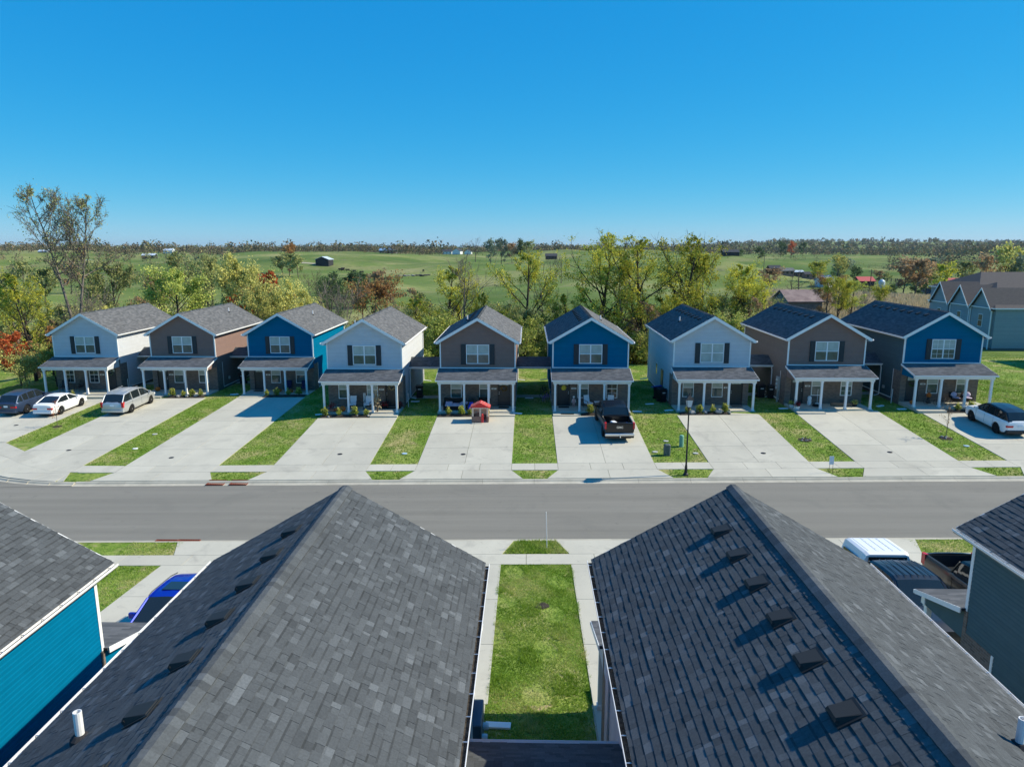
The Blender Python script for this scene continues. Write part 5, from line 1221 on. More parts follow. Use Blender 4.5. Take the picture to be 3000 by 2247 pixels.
# single trees and clumps out on the pasture
FT = [
 (845, 745, 330, 'far1', 'olive', 'clump tree at left of the pasture beside the black barn', 3), (870, 750, 325, 'far1', 'olive', '', 0), (825, 752, 335, 'far1', 'olive', '', 0), (852, 722, 420, 'far2', 'orange', 'orange-green tree on the skyline above the pasture clump', 1),
 (930, 795, 230, 'far3', None, 'bare tree on the pasture below the clump', 1), (905, 800, 240, 'far3', None, 'bare tree beside the one below the clump', 1), (1033, 803, 260, 'far2', 'dark', 'left one of two dark cedars in mid pasture', 1), (1051, 806, 262, 'far2', 'dark', 'right one of two dark cedars in mid pasture', 1),
 (975, 808, 250, 'far2', 'dark', 'dark green tree left of the two cedars', 1), (995, 826, 235, 'far1', 'olive', 'olive scrub tree left of the two cedars', 1), (1058, 825, 200, 'far2', 'dark', 'dark cedar just above the orange tree', 1), (1110, 800, 235, 'far1', 'brown', 'brown scrub tree above the orange tree', 1),
 (1392, 697, 640, 'far3', None, 'bare tree on the skyline beside the white farmhouse', 1), (1437, 708, 620, 'far2', 'bluegreen', 'rounded tree on the skyline right of the white farmhouse', 1), (1468, 706, 610, 'far2', 'bluegreen', 'largest dark tree on the skyline right of the farmhouse', 1), (1525, 708, 600, 'far2', 'dark', 'dark tree on the skyline at centre', 1), (1552, 710, 600, 'far1', 'olive', 'low tree on the skyline at centre right', 1), (1500, 715, 605, 'far1', 'brown', 'brown tree on the skyline at centre', 1),
 (1630, 748, 330, 'far3', None, 'grey bare thicket tree on the pasture right of centre', 1), (1615, 752, 330, 'far3', None, 'grey thicket tree left half on the pasture right of centre', 1), (1645, 752, 335, 'far3', None, 'grey thicket tree right half on the pasture right of centre', 1),
 (2262, 790, 240, 'far1', 'brown', 'small brown tree on the pasture right of the yellow trees', 1), (2322, 800, 200, 'far3', None, 'bare tree left of two behind the old barn', 1), (2345, 792, 195, 'far3', None, 'bare tree right of two behind the old barn', 1),
 (2458, 755, 300, 'far2', 'light', 'large green and yellow tree near the farm houses at right', 1), (2475, 762, 305, 'far2', 'bluegreen', 'dark green tree beside the large green and yellow one', 1), (2400, 770, 330, 'far1', 'yellowgreen', 'thin yellow tree between the farm houses at right', 1),
 (2430, 812, 150, 'round3', 'orange', 'russet tree left of the yellow-green clump above the brown house', 1), (2465, 815, 145, 'round2', 'yellowgreen', 'yellow-green tree in the clump above the brown house at right', 1), (2500, 822, 150, 'round2', 'green', 'green tree at the right of the clump above the brown house', 1),
 (2540, 848, 160, 'bare1', None, 'thin bare shrub tree beyond the weedy field', 1), (2580, 850, 165, 'bush1', 'yellowgreen', 'small yellow shrub tree in the weedy field', 1),
 (2655, 768, 210, 'far1', 'brown', 'large russet-brown tree left of the townhouses', 1), (2690, 764, 205, 'far1', 'brown', 'broad russet-brown tree nearest the townhouses', 1), (2720, 790, 210, 'far1', 'olive', 'olive part of the tree group left of the townhouses', 1), (2765, 778, 240, 'far1', 'yellowgreen', 'yellow-green tree above the townhouse gables', 1), (2735, 760, 290, 'far1', 'bluegreen', 'hazy tree behind the yellow-green one above the townhouses', 1),
 (2890, 755, 260, 'far1', 'brown', 'brown tree behind the townhouse roofs', 1), (2955, 730, 255, 'far2', 'light', 'tall tree with an amber top behind the townhouse roofs', 1), (2990, 760, 250, 'far2', 'bluegreen', 'blue-green tree at the right edge behind the townhouse roofs', 1), (2840, 770, 270, 'far1', 'olive', 'low olive tree behind the townhouse roofs', 1),
 (2170, 735, 640, 'far2', 'dark', 'dark tree beside the long house on the right', 1), (2225, 728, 620, 'far2', 'dark', 'broad dark tree right of the long house', 1), (2290, 712, 900, 'far2', 'dark', 'dark green tall tree left of the red one on the right horizon', 1), (2320, 712, 900, 'far2', 'red', 'dull red tree on the right horizon', 1), (2355, 714, 900, 'far2', 'dark', 'dark tree right of the dull red one on the horizon', 1),
 (2600, 800, 330, 'far1', 'olive', 'olive tree right of the red-roofed barn', 1), (2575, 795, 340, 'far1', 'brown', 'brown tree right of the red-roofed barn', 1), (2505, 785, 330, 'far2', 'dark', 'cedar at the left end of the red-roofed barn', 1), (2620, 835, 240, 'far1', 'dark', 'dark shrub tree by the farm track', 1), (2700, 830, 230, 'far2', 'dark', 'dark cedar under the russet tree', 1),
 (240, 725, 640, 'far2', 'orange', 'orange tree on the left horizon', 1), (200, 775, 260, 'far1', 'brown', 'brown tree on the left pasture', 1), (120, 790, 210, 'far1', 'olive', 'olive tree on the left pasture', 1), (60, 770, 260, 'far1', 'olive', 'olive tree at the left edge of the pasture', 1), (280, 800, 190, 'far3', None, 'bare tree on the left pasture', 1), (460, 815, 200, 'far1', 'brown', 'brown tree beyond the second house', 1), (660, 800, 210, 'far1', 'olive', 'olive tree on the pasture behind the light green tree', 1), (720, 795, 240, 'far1', 'brown', 'brown tree on the pasture above the red crown', 1),
]
for i, (px, py, Y, key, lf, lb, _) in enumerate(FT):
    x, z, hh = rooted(px, py, Y); hh = max(3.5, min(hh, 26)); 
    lb = lb or 'one of the olive trees clumped at left of the pasture beside the black barn'
    plant(key, (x, Y, z), lb, hh, rz=i * 1.3, leaf=lf, wide=min(1.3, max(.8, 11 / hh)) if key.startswith('far') else 1, group='trees out on the pasture')
# far woods: read as one mass
def woods(name, label, spots, leaf_cols, seed, size=1.5, per=46):
    rng = np.random.default_rng(seed); n = len(spots); S = np.array(spots)
    m = n * per; idx = np.repeat(np.arange(n), per); d = rng.normal(size=(m, 3)); d /= np.linalg.norm(d, axis=1, keepdims=True); r = rng.random(m) ** .4
    hh = S[idx, 3]; ww = S[idx, 4]
    C = np.stack([S[idx, 0] + d[:, 0] * r * ww / 2, S[idx, 1] + d[:, 1] * r * ww / 2, S[idx, 2] + hh * .52 + d[:, 2] * r * hh * .48], 1)
    base = rng.random(n); tint = np.clip(.7 * base[idx] + .3 * rng.random(m), 0, 1)
    V, F, _ = cards(C, 1.0, rng, tint); k = (size * hh / 11)
    Vc = V.reshape(-1, 4, 3); Vc = C[:, None, :] + (Vc - C[:, None, :]) * k[:, None, None]
    o = put(name, npmesh(name, Vc.reshape(-1, 3), F, leaf_cols, tint=tint)); return tag(o, label, kind='stuff')
M['leaf_wood'] = ramp_mat('leaves_wood', [(.045, .055, .04), (.085, .08, .055), (.14, .105, .075), (.11, .125, .06), (.18, .12, .07), (.055, .08, .055)], trans=.1)
def belt(n, seed, umin, umax, f, hr=(8, 13), keep=None):
    rng = random.Random(seed); out = []
    while len(out) < n:
        u = rng.uniform(umin, umax); Y = f(u, rng); x = u * Y
        if keep and not keep(u, Y): continue
        hh = rng.uniform(*hr) * (1.5 if rng.random() < .06 else .75 if rng.random() < .4 else 1); out.append((x, Y, H(x, Y) - .5, hh, hh * rng.uniform(.75, 1.1)))
    return out
woods('woods', 'brown and grey wood along the skyline behind the pasture', belt(1500, 3, -.85, .2, lambda u, r: r.uniform(930, 1350), (9, 14)), M['leaf_wood'], 5, 1.5, 50)
woods('woods', 'second line of woods further back on the skyline', belt(800, 4, -.85, .85, lambda u, r: r.uniform(1700, 2600), (10, 15)), M['leaf_wood'], 6, 2.0, 30)
woods('woods', 'wooded hills at right below the horizon', belt(900, 5, .2, .85, lambda u, r: r.uniform(960, 1500), (10, 16)), M['leaf_wood'], 7)
woods('woods', 'hazy woods covering the far ridges at right', belt(900, 6, .15, .9, lambda u, r: r.uniform(1900, 3600), (12, 18)), M['leaf_wood'], 8, 2.6, 26)
woods('woods', 'distant woods on the last ridge', belt(700, 7, -.85, .9, lambda u, r: r.uniform(3600, 5200), (12, 18)), M['leaf_wood'], 9, 3.4, 20)
woods('woods', 'trees and scrub in front of the skyline wood at left', belt(260, 12, -.8, -.12, lambda u, r: r.uniform(820, 960) + 60 * math.sin(u * 14), (7, 13)), M['leaf_wood'], 15, 1.3, 60)
woods('woods', 'scrub along the far left edge of the pasture', belt(160, 8, -.85, -.42, lambda u, r: r.uniform(420, 900), (6, 11)), M['leaf_wood'], 10, 1.1, 60)
woods('woods', 'wooded patch on the right beyond the farm', belt(150, 9, .5, .9, lambda u, r: r.uniform(520, 800), (9, 14)), M['leaf_wood'], 11, 1.2, 60)
def hedge(pts, n, hr, seed):
    r_ = random.Random(seed); out = []
    for k in range(n):
        f = r_.random() * (len(pts) - 1); i = int(f); a, b = pts[i], pts[i + 1]; px = a[0] + (b[0] - a[0]) * (f - i); Y = a[1] + (b[1] - a[1]) * (f - i) + r_.uniform(-4, 4); x = (px - 1545) / 2060 * Y
        hh = r_.uniform(*hr); out.append((x, Y, H(x, Y) - .3, hh, hh * r_.uniform(.9, 1.4)))
    return out
woods('hedgerow', 'scrubby hedgerow running down the pasture left of the cedars', hedge([(900, 300), (950, 270), (1010, 250), (1060, 230)], 46, (2.5, 5), 3), M['leaf_wood'], 21, .8, 70)
woods('hedgerow', 'hedgerow across the right pasture below the far wood', hedge([(1900, 560), (2150, 600), (2400, 640), (2650, 560), (2900, 520)], 90, (2.5, 7), 4), M['leaf_wood'], 22, .9, 50)
woods('hedgerow', 'scrub along the farm track on the right', hedge([(2500, 250), (2560, 260), (2640, 300), (2720, 330)], 50, (2, 5), 5), M['leaf_wood'], 23, .8, 60)
woods('hedgerow', 'broken hedgerow across the left pasture', hedge([(150, 420), (330, 380), (480, 330), (650, 300), (760, 280)], 80, (2.5, 7), 6), M['leaf_wood'], 24, .9, 60)
# scrub along fence lines and dry weeds on the right
def tufts(name, label, pts, hts, m, seed, wd=.05, blades=3, lean=.5):
    """grass or weed blades: thin upright triangles in small fans"""
    rng = np.random.default_rng(seed); P = np.repeat(np.asarray(pts, float), blades, 0); hh = np.repeat(np.asarray(hts, float), blades) * rng.uniform(.5, 1.2, len(P)); n = len(P)
    a = rng.random(n) * 2 * PI; b = rng.random(n) * 2 * PI; wv = np.stack([np.cos(a), np.sin(a), 0 * a], 1) * (wd * rng.uniform(.6, 1.3, n))[:, None]
    lv = np.stack([np.cos(b), np.sin(b), 0 * b], 1) * (hh * lean * rng.random(n))[:, None]; off = np.stack([np.cos(b), np.sin(b), 0 * b], 1) * wd * rng.random(n)[:, None]
    V = np.stack([P + off - wv, P + off + wv, P + off + lv + np.array([0, 0, 1.0]) * hh[:, None]], 1).reshape(-1, 3)
    lf = .5 + .22 * np.sin(P[:, 0] * 1.9 + 2.2 * np.sin(P[:, 1] * .8)) + .2 * np.sin(P[:, 1] * 1.5 + P[:, 0] * .7) + .12 * np.sin(P[:, 0] * 5.3 + P[:, 1] * 4.1)
    tint = np.clip(np.repeat(np.random.default_rng(seed + 1).random(len(pts)), blades) * .4 + rng.random(n) * .3 + lf * .75 - .14, 0, 1)
    return tag(put(name, npmesh(name, V, np.arange(n * 3).reshape(-1, 3), m, tint=tint)), label, kind='stuff')
rg = np.random.default_rng(8); n = 30000
Yw = rg.uniform(98, 230, n) ; uw = rg.uniform(.33, .60, n); xw = uw * Yw; kp = (uw < .56) | (Yw > 130); kp &= ~((uw > .5) & (Yw < 128)); xw, Yw = xw[kp], Yw[kp]
tufts('weeds', 'tall dry tan weeds on the slope behind the brown house at right', np.stack([xw, Yw, height(xw, Yw) - .1], 1), rg.uniform(.5, 1.5, len(xw)), M['leaf_dry'], 4, .13, 3)

# ------------------------------------------------------------------ small things
M['bin'] = mat('dark_bin_plastic', (.012, .011, .014), .45, .4)
M['pumpkin'] = mat('pumpkin_skin', (.52, .13, .02), .5, .3, nscale=5, namt=.15)
M['terra'] = mat('terracotta', (.42, .23, .17), .8, .2, nscale=5, namt=.1)
M['rust'] = mat('rusty_iron', (.19, .05, .03), .8, .3, nscale=9, namt=.2)
M['navy'] = mat('navy_fabric', (.01, .02, .07), .8, .2)
M['wicker'] = mat('dark_wicker', (.025, .02, .018), .7, .2, nscale=30, namt=.3)
M['cushion'] = mat('pale_cushion', (.62, .64, .68), .9, .1)
M['lilac'] = mat('lilac_cushion', (.42, .36, .46), .9, .1)
M['greenbox'] = mat('green_utility_plastic', (.16, .33, .24), .6, .3)
M['greybox'] = mat('grey_green_utility_metal', (.085, .11, .105), .6, .3, nscale=5, namt=.1)
M['stem'] = mat('green_stem', (.05, .09, .02), .8)
M['wood'] = mat('weathered_wood', (.22, .15, .10), .8, .2, nscale=6, namt=.2)
M['tan'] = mat('tan_plastic', (.62, .45, .33), .5, .3)
M['brownp'] = mat('brown_plastic', (.22, .13, .10), .5, .3)
M['redp'] = mat('red_plastic', (.55, .03, .03), .4, .4)
M['yellowp'] = mat('yellow_enamel', (.62, .50, .04), .4, .4)
M['bluep'] = M.get('bluep') or mat('blue_plastic', (.02, .06, .5), .4)
M['purple'] = mat('purple_enamel', (.33, .16, .5), .4)
M['pink'] = mat('pink_cloth', (.5, .28, .26), .8)
M['steelblue'] = mat('steel_blue_meter_box', (.06, .10, .14), .45, .5, metal=.3)
M['mum'] = ramp_mat('mum_flowers', [(.03, .02, .02), (.16, .02, .03), (.26, .03, .05), (.05, .06, .02)])
M['tubglass'] = mat('lamp_pane', (.55, .58, .58), .2, .5)
HF = [o.location.copy() for o in FAR]
def on(h, lx, ly, dz=0): p = HF[h - 1]; return (p.x + lx, p.y + ly, p.z + dz)
def obj1(name, mb, mats, loc, label, cat, rz=0, group=None, smooth=False, tilt=None):
    o = mb.build(name, mats, None, smooth); o.location = loc; o.rotation_euler = (tilt or 0, 0, rz); return tag(o, label, cat, group)
def ground(x, y, dz=0): return (x, y, H(x, y) + dz)
# street lamp
L0 = ground(9.45, 40.16, 0); lp = thing('street_lamp', L0, 'black street lamp post with white lantern in the grass by the curb', 'street lamp')
mb = MB(); mb.lathe([(.16, 0), (.16, .08), (.10, .16), (.075, .55), (.055, .7), (.045, 2.5), (.04, 4.0), (.055, 4.02), (.04, 4.08)], n=12); mb.build('post', M['black'], lp, smooth=False)
mb = MB(); mb.lathe([(.05, 4.05), (.12, 4.13), (.125, 4.16)], n=8)
for k in range(4):
    a = PI / 4 + k * PI / 2; c, s = math.cos(a), math.sin(a); mb.tube([(c * .17, s * .17, 4.15), (c * .27, s * .27, 4.62)], .014, 4)
mb.build('lantern_frame', M['black'], lp)
for k in range(4):
    a0, a1 = PI / 4 + k * PI / 2, PI / 4 + (k + 1) * PI / 2; mb = MB()
    P = [(math.cos(a0) * .16, math.sin(a0) * .16, 4.17), (math.cos(a1) * .16, math.sin(a1) * .16, 4.17), (math.cos(a1) * .255, math.sin(a1) * .255, 4.61), (math.cos(a0) * .255, math.sin(a0) * .255, 4.61)]
    mb.face(P); mb.face([(x * .97, y * .97, z) for x, y, z in P][::-1]); mb.build('lantern_pane', M['tubglass'], lp)
mb = MB(); mb.lathe([(.31, 4.6), (.31, 4.63), (.10, 4.82), (.05, 4.88), (.05, 4.93), (.02, 5.0)], n=4); o = mb.build('lantern_cap', M['vent'], lp); o.rotation_euler = (0, 0, PI / 4)
# wheelie bins
def bin_(loc, rz, label, lid='bin', open_=0):
    b = thing('trash_bin', loc, label, 'trash bin', rz, 'wheeled trash bins beside the houses')
    mb = MB(); r = lambda i, z: [(-i, -i * 1.1, z), (i, -i * 1.1, z), (i, i * 1.15, z), (-i, i * 1.15, z)]
    mb.loft([r(.23, .04), r(.25, .5), r(.29, 1.0), r(.315, 1.0), r(.315, 1.05)]); mb.build('body', M['bin'], b)
    mb = MB(); mb.rbox(-.32, .32, -.38, .37, 1.052, 1.12, .03); o = mb.build('lid', M[lid], b); o.rotation_euler = (open_, 0, 0)
    for s in (-1, 1): mb = MB(); mb.lathe([(.12, -.03), (.12, .03)], (s * .27, .25, .12), 12, axis='x'); mb.build('wheel', M['black'], b)
    mb = MB(); mb.tube([(-.25, .36, 1.0), (-.25, .43, 1.02), (.25, .43, 1.02), (.25, .36, 1.0)], .018, 5); mb.build('handle', M['bin'], b)
    mb = MB(); mb.box(-.13, .13, -.325, -.318, .78, .86); mb.build('sticker', M['white'], b); return b
bin_(ground(-9.2, 58.9), .1, 'dark trash bin standing under the breezeway left of the playhouse house')
bin_(ground(10.95, 57.6), .5, 'left trash bin with blue lid beside the lamp-post house', 'bluep', -.25); bin_(ground(11.05, 56.5), .3, 'front trash bin beside the left wall of the lamp-post house', open_=-.12)
bin_(ground(19.5, 57.9), .05, 'left one of two dark trash bins under the breezeway right of the lamp-post house'); bin_(ground(20.2, 57.6), -.1, 'right one of two dark trash bins under the breezeway right of the lamp-post house')
bin_(ground(-27.6, 66.6), .1, 'dark trash bin under the breezeway right of the minivan house'); bin_(ground(-36.0, 67.0), .3, 'dark trash bin in the shade between the two leftmost houses')
# concrete crossing walks between paired houses
for xa, xb, y in ((-9.9, -6.9, 59.2), (-.9, 2.0, 59.2), (17.5, 20.4, 59.2), (26.4, 29.3, 59.2), (-28.5, -25.5, 67.4), (-37.5, -34.5, 67.4)):
    d = concrete('walkway', 'narrow concrete walk under the breezeway'); slab(d, [(xa, y - .55), (xb, y - .55), (xb, y + .55), (xa, y + .55)])
# mulch beds, rocks and shrubs
def shrub_mesh(seed, h, w_, n, cols):
    rng = np.random.default_rng(seed); C = rng.normal(size=(n, 3)); C /= np.linalg.norm(C, axis=1, keepdims=True); C *= (rng.random(n) ** .5)[:, None]; C *= (1 + .35 * np.sin(3 * np.arctan2(C[:, 1], C[:, 0]) + seed) + .3 * np.sin(7 * C[:, 2] + 2 * seed))[:, None] * .85; C = C * np.array([w_ / 2 * .9, w_ / 2 * .9, h * .5]) + np.array([0, 0, h * .56])
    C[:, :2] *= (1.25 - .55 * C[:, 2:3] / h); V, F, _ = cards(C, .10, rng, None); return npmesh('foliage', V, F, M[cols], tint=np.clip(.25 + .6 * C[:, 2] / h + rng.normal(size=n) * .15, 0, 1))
def stem_mesh(seed, h):
    r_ = random.Random(seed); mb = MB()
    for k in range(6): a = r_.random() * 6; mb.tube([(0, 0, 0), (math.cos(a) * .08, math.sin(a) * .08, h * .4), (math.cos(a) * .2, math.sin(a) * .2, h * .8)], .008, 3)
    return mb.mesh('stem', [M['bark']])
M['leaf_shrub'] = ramp_mat('shrub_leaves', [(.04, .06, .01), (.10, .14, .02), (.26, .28, .05), (.42, .40, .12)])
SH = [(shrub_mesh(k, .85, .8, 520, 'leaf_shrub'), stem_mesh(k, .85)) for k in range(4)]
def shrub(x, y, s, label, k=0):
    t = thing('shrub', ground(x, y, .03), label, 'shrub', x, 'shrubs in the front beds'); t.scale = (s, s, s); put('foliage', SH[k % 4][0], t); put('stem', SH[k % 4][1], t)
def bed(h, x0, x1, label):
    p = HF[h - 1]; a, b = p.x + x0, p.x + x1; y0, y1 = p.y - 3.0, p.y - 2.16
    mb = MB(); n = 14; rr = random.Random(h)
    for i in range(n):
        for j in range(3):
            xs = [a + (b - a) * k / n for k in (i, i + 1)]; yy = [y0 + (y1 - y0) * k / 3 for k in (j, j + 1)]
            def z(x, y): e = min(x - a, b - x, y - y0, y1 - y) ; return H(x, y) + .02 + .09 * min(1, max(0, e / .25)) + .02 * math.sin(x * 9) * math.sin(y * 11)
            mb.face([(xs[0], yy[0], z(xs[0], yy[0])), (xs[1], yy[0], z(xs[1], yy[0])), (xs[1], yy[1], z(xs[1], yy[1])), (xs[0], yy[1], z(xs[0], yy[1]))])
    o = mb.build('mulch', M['mulch']); tag(o, label, kind='stuff')
BEDS = {1: (-2.9, .6, (.0,), 'leftmost grey-blue house'), 2: (-.5, 2.9, (.0, .95, 1.75, 2.5), 'minivan house'), 3: (-.85, 2.9, (-.55, .35, 1.35, 2.3), 'third, blue house'), 4: (-2.95, .85, (-2.65, -1.55, -.3, .55), 'pumpkin-porch house'), 5: (-2.95, .85, (-2.1, -1.1, -.45), 'playhouse house'),
        6: (-.85, 2.9, (-.15, 1.9), 'centre blue house'), 7: (-2.9, .85, (-2.3, -1.35, -.4, .55), 'lamp-post house'), 9: (-.85, 2.9, (.1, 1.1, 2.35), 'rightmost blue house')}
ORD = ('leftmost', 'second', 'third', 'fourth')
for h_, (a, b, sh, nm) in BEDS.items():
    bed(h_, a, b, 'dark mulch bed in front of the ' + nm + ' porch')
    for k, lx in enumerate(sh):
        p = HF[h_ - 1]; shrub(p.x + lx, p.y - 2.58, (.85, .7, .92, .65)[(h_ + k) % 4], (ORD[k] + ' shrub' if len(sh) > 1 else 'only shrub') + ' in the bed of the ' + nm, h_ + k)
def rock(x, y, s, label, seed):
    r_ = random.Random(seed); mb = MB(); mb.ball((0, 0, .3 * s), .5 * s, 6, sq=(1.2, .8, .7)); mb.v = [(a * r_.uniform(.85, 1.15), b * r_.uniform(.85, 1.15), c * r_.uniform(.9, 1.1)) for a, b, c in mb.v]
    obj1('rock', mb, M['rock'], ground(x, y, .02), label, 'rock', seed, 'rocks in the front beds')
p = HF[6]
for k, (lx, ly, s) in enumerate(((-1.95, -2.75, .45), (-1.75, -2.5, .3), (-.95, -2.65, .35), (.05, -2.7, .5), (.3, -2.55, .3), (.85, -2.75, .25))): rock(p.x + lx, p.y + ly, s, ('%s pale rock in the bed of the lamp-post house' % ('leftmost', 'second', 'third', 'largest right-hand', 'small rearmost', 'rightmost')[k]), k)
p = HF[3]
for k, (lx, ly, s) in enumerate(((-.1, -2.7, .2), (.75, -2.7, .25), (-2.3, -2.85, .2))): rock(p.x + lx, p.y + ly, s, ('%s small rock in the bed of the pumpkin-porch house' % ('middle', 'right', 'left')[k]), k + 10)
p = HF[1]
for k, (lx, ly, s) in enumerate(((.6, -2.75, .4), (1.35, -2.75, .4), (2.1, -2.7, .35))): rock(p.x + lx, p.y + ly, s, ('%s flat rock in the bed behind the silver minivan' % ('left', 'middle', 'right')[k]), k + 20)
# pumpkins, pots, mums
def pumpkin(loc, r, label, mm='pumpkin'):
    mb = MB(); rings = []
    for i in range(1, 8):
        a = PI * i / 8; rings.append([(r * math.sin(a) * (1 + .06 * math.cos(8 * 2 * PI * k / 24)) * math.cos(2 * PI * k / 24), r * math.sin(a) * (1 + .06 * math.cos(8 * 2 * PI * k / 24)) * math.sin(2 * PI * k / 24), r * .8 - r * .8 * math.cos(a)) for k in range(24)])
    mb.loft(rings, 0); mb.tube([(0, 0, r * 1.5), (.02, 0, r * 1.85)], r * .1, 5, 1); return obj1('pumpkin', mb, [M[mm], M['stem']], loc, label, 'pumpkin', 0, 'pumpkins on the porches', True)
pumpkin(on(4, -1.95, -1.75), .2, 'small orange pumpkin beside the terracotta bowl on the grey house porch'); pumpkin(on(4, -1.5, -1.7), .27, 'largest orange pumpkin behind the shrub on the grey house porch'); 
pumpkin(on(3, .0, -.9), .2, 'left orange pumpkin on the third house porch'); pumpkin(on(3, 1.15, -1.2), .2, 'right orange pumpkin on the third house porch'); pumpkin(on(2, -2.3, -.75), .25, 'orange pumpkin left of the door behind the minivan'); pumpkin(on(9, -2.45, -1.0), .2, 'pale red pumpkin by the door of the rightmost house')
def bowl(loc, r, h, mm, label, plant_=None, cat='flower pot'):
    t = thing('flower_pot', loc, label, cat, 0, 'pots on the porches'); mb = MB(); mb.lathe([(r * .6, 0), (r, h), (r * 1.05, h), (r * .92, h * .9)], n=14); mb.build('pot', M[mm], t)
    if plant_:
        rng = np.random.default_rng(int(r * 100 + loc[0])); C = rng.normal(size=(160, 3)) * np.array([r * .5, r * .5, r * .35]) + np.array([0, 0, h + r * .55]); V, F, _ = cards(C, .09, rng, None); put('plant', npmesh('plant', V, F, M[plant_], tint=rng.random(160)), t)
bowl(on(4, -2.35, -1.7), .36, .22, 'terra', 'wide terracotta bowl with flowers on the grey house porch', 'mum'); bowl(on(4, 1.55, -.6), .28, .2, 'bin', 'dark red mums left of the door on the grey house porch', 'mum'); bowl(on(4, 2.72, -.6), .26, .2, 'bin', 'dark mums right of the door on the grey house porch', 'mum')
bowl(on(8, -2.9, -1.3, -.02), .2, .24, 'white', 'white pot with green plant at the left edge of the brown house porch', 'leaf_green'); bowl(on(8, -2.75, -2.05), .24, .26, 'white', 'white pot with red flowers at the left post of the brown house', 'mum'); bowl(on(8, 2.1, -.9), .25, .2, 'bin', 'bright green leafy plant at the right end of the brown house porch', 'leaf_light')
# chairs
def chair(loc, rz, label, fm, cm, kind='rocking chair'):
    c = thing('rocking_chair' if kind == 'rocking chair' else 'patio_chair', loc, label, kind, rz, 'porch chairs')
    for s in (-1, 1):
        mb = MB(); mb.tube([(s * .27, -.3, .02), (s * .27, -.3, .6)], .02, 4); mb.build('leg', M[fm], c)
        mb = MB(); mb.tube([(s * .27, .25, .02), (s * .27, .27, .45), (s * .27, .36, 1.0)], .02, 4); mb.build('leg', M[fm], c)
        mb = MB(); mb.tube([(s * .27, -.32, .6), (s * .27, .28, .62)], .022, 4)
        if kind == 'rocking chair': mb.tube([(s * .27, -.5, .08), (s * .27, -.2, .015), (s * .27, .2, .015), (s * .27, .55, .09)], .018, 4)
        mb.build('arm', M[fm], c)
    mb = MB(); mb.rbox(-.26, .26, -.3, .26, .38, .46, .02); mb.build('seat', M[cm], c)
    mb = MB(); mb.hexa([(-.25, .22, .46), (.25, .22, .46), (.25, .28, .45), (-.25, .28, .45), (-.25, .34, 1.0), (.25, .34, 1.0), (.25, .39, .99), (-.25, .39, .99)]); mb.build('backrest', M[cm], c); return c
chair(on(4, -.85, -.85), .15, 'rocking chair partly behind the second post of the grey house porch', 'black', 'cushion'); chair(on(4, .3, -.85), -.1, 'rocking chair with pale cushions beside the white sign', 'black', 'cushion')
chair(on(3, .75, -.8), 0, 'navy chair left on the third house porch', 'black', 'navy', 'patio chair'); chair(on(3, 2.2, -.8), 0, 'navy chair right on the third house porch', 'black', 'navy', 'patio chair')
chair(on(6, -.15, -.8), .5, 'grey folding chair nearest the door on the centre blue porch', 'black', 'cushion', 'patio chair'); chair(on(6, 1.5, -.8), -.4, 'grey folding chair behind the black pickup', 'black', 'cushion', 'patio chair')
chair(on(1, -1.9, -.8), .2, 'dark chair left on the leftmost house porch', 'black', 'bin', 'patio chair'); chair(on(1, -.5, -.8), -.3, 'dark high-backed chair right on the leftmost house porch', 'black', 'bin', 'patio chair')
t = thing('side_table', on(6, .65, -.8), 'small grey table between the folding chairs', 'table'); mb = MB(); mb.rbox(-.35, .35, -.2, .2, .5, .54, .01); mb.build('tabletop', M['cushion'], t)
for a in (-1, 1):
    for b in (-1, 1): mb = MB(); mb.tube([(a * .3, b * .16, 0), (a * .3, b * .16, .5)], .015, 4); mb.build('leg', M['black'], t)
for lx, rz, lb in ((.85, .25, 'left dark lounge chair with grey cushion on the rightmost porch'), (1.75, -.1, 'right dark lounge chair with a plump cushion on the rightmost porch')):
    t = thing('lounge_chair', on(9, lx, -1.0), lb, 'lounge chair', rz, 'lounge chairs on the rightmost porch'); mb = MB(); mb.lathe([(.1, .28), (.35, .36), (.46, .55), (.44, .57), (.34, .42), (.1, .34)], n=16); mb.build('shell', M['wicker'], t)
    mb = MB(); mb.hexa([(-.42, .1, .45), (.42, .1, .45), (.4, .3, .5), (-.4, .3, .5), (-.36, .38, .95), (.36, .38, .95), (.33, .44, .93), (-.33, .44, .93)]); mb.build('backrest', M['wicker'], t)
    mb = MB(); mb.ball((0, -.02, .48), .33, 8, sq=(1, .9, .35)); mb.ball((0, .24, .72), .3, 8, sq=(1, .35, .8)); mb.build('cushion', M['lilac'], t, True)
    for k in range(3): a = k * 2.1; mb = MB(); mb.tube([(math.cos(a) * .3, math.sin(a) * .3, 0), (math.cos(a) * .1, math.sin(a) * .1, .3)], .015, 4); mb.build('leg', M['black'], t)
def sofa(loc, wd, label, n):
    t = thing('wicker_sofa', loc, label, 'sofa'); mb = MB(); mb.rbox(-wd / 2, wd / 2, -.4, .4, .0, .32, .02); mb.rbox(-wd / 2, wd / 2, .28, .4, .32, .85, .02)
    for s in (-1, 1): a, b = sorted((s * (wd / 2 - .12), s * wd / 2)); mb.rbox(a, b, -.4, .278, .321, .6, .02)
    mb.build('frame', M['wicker'], t)
    for k in range(n):
        w1 = (wd - .28) / n; mb = MB(); mb.rbox(-wd / 2 + .14 + k * w1, -wd / 2 + .13 + (k + 1) * w1, -.38, .27, .325, .46, .03); mb.build('cushion', M['lilac'], t)
sofa(on(5, -1.75, -1.2), 1.75, 'dark wicker sofa with lilac cushions on the playhouse house porch', 3); sofa(on(5, .5, -1.0), .8, 'wicker armchair with lilac cushion behind the playhouse', 1)
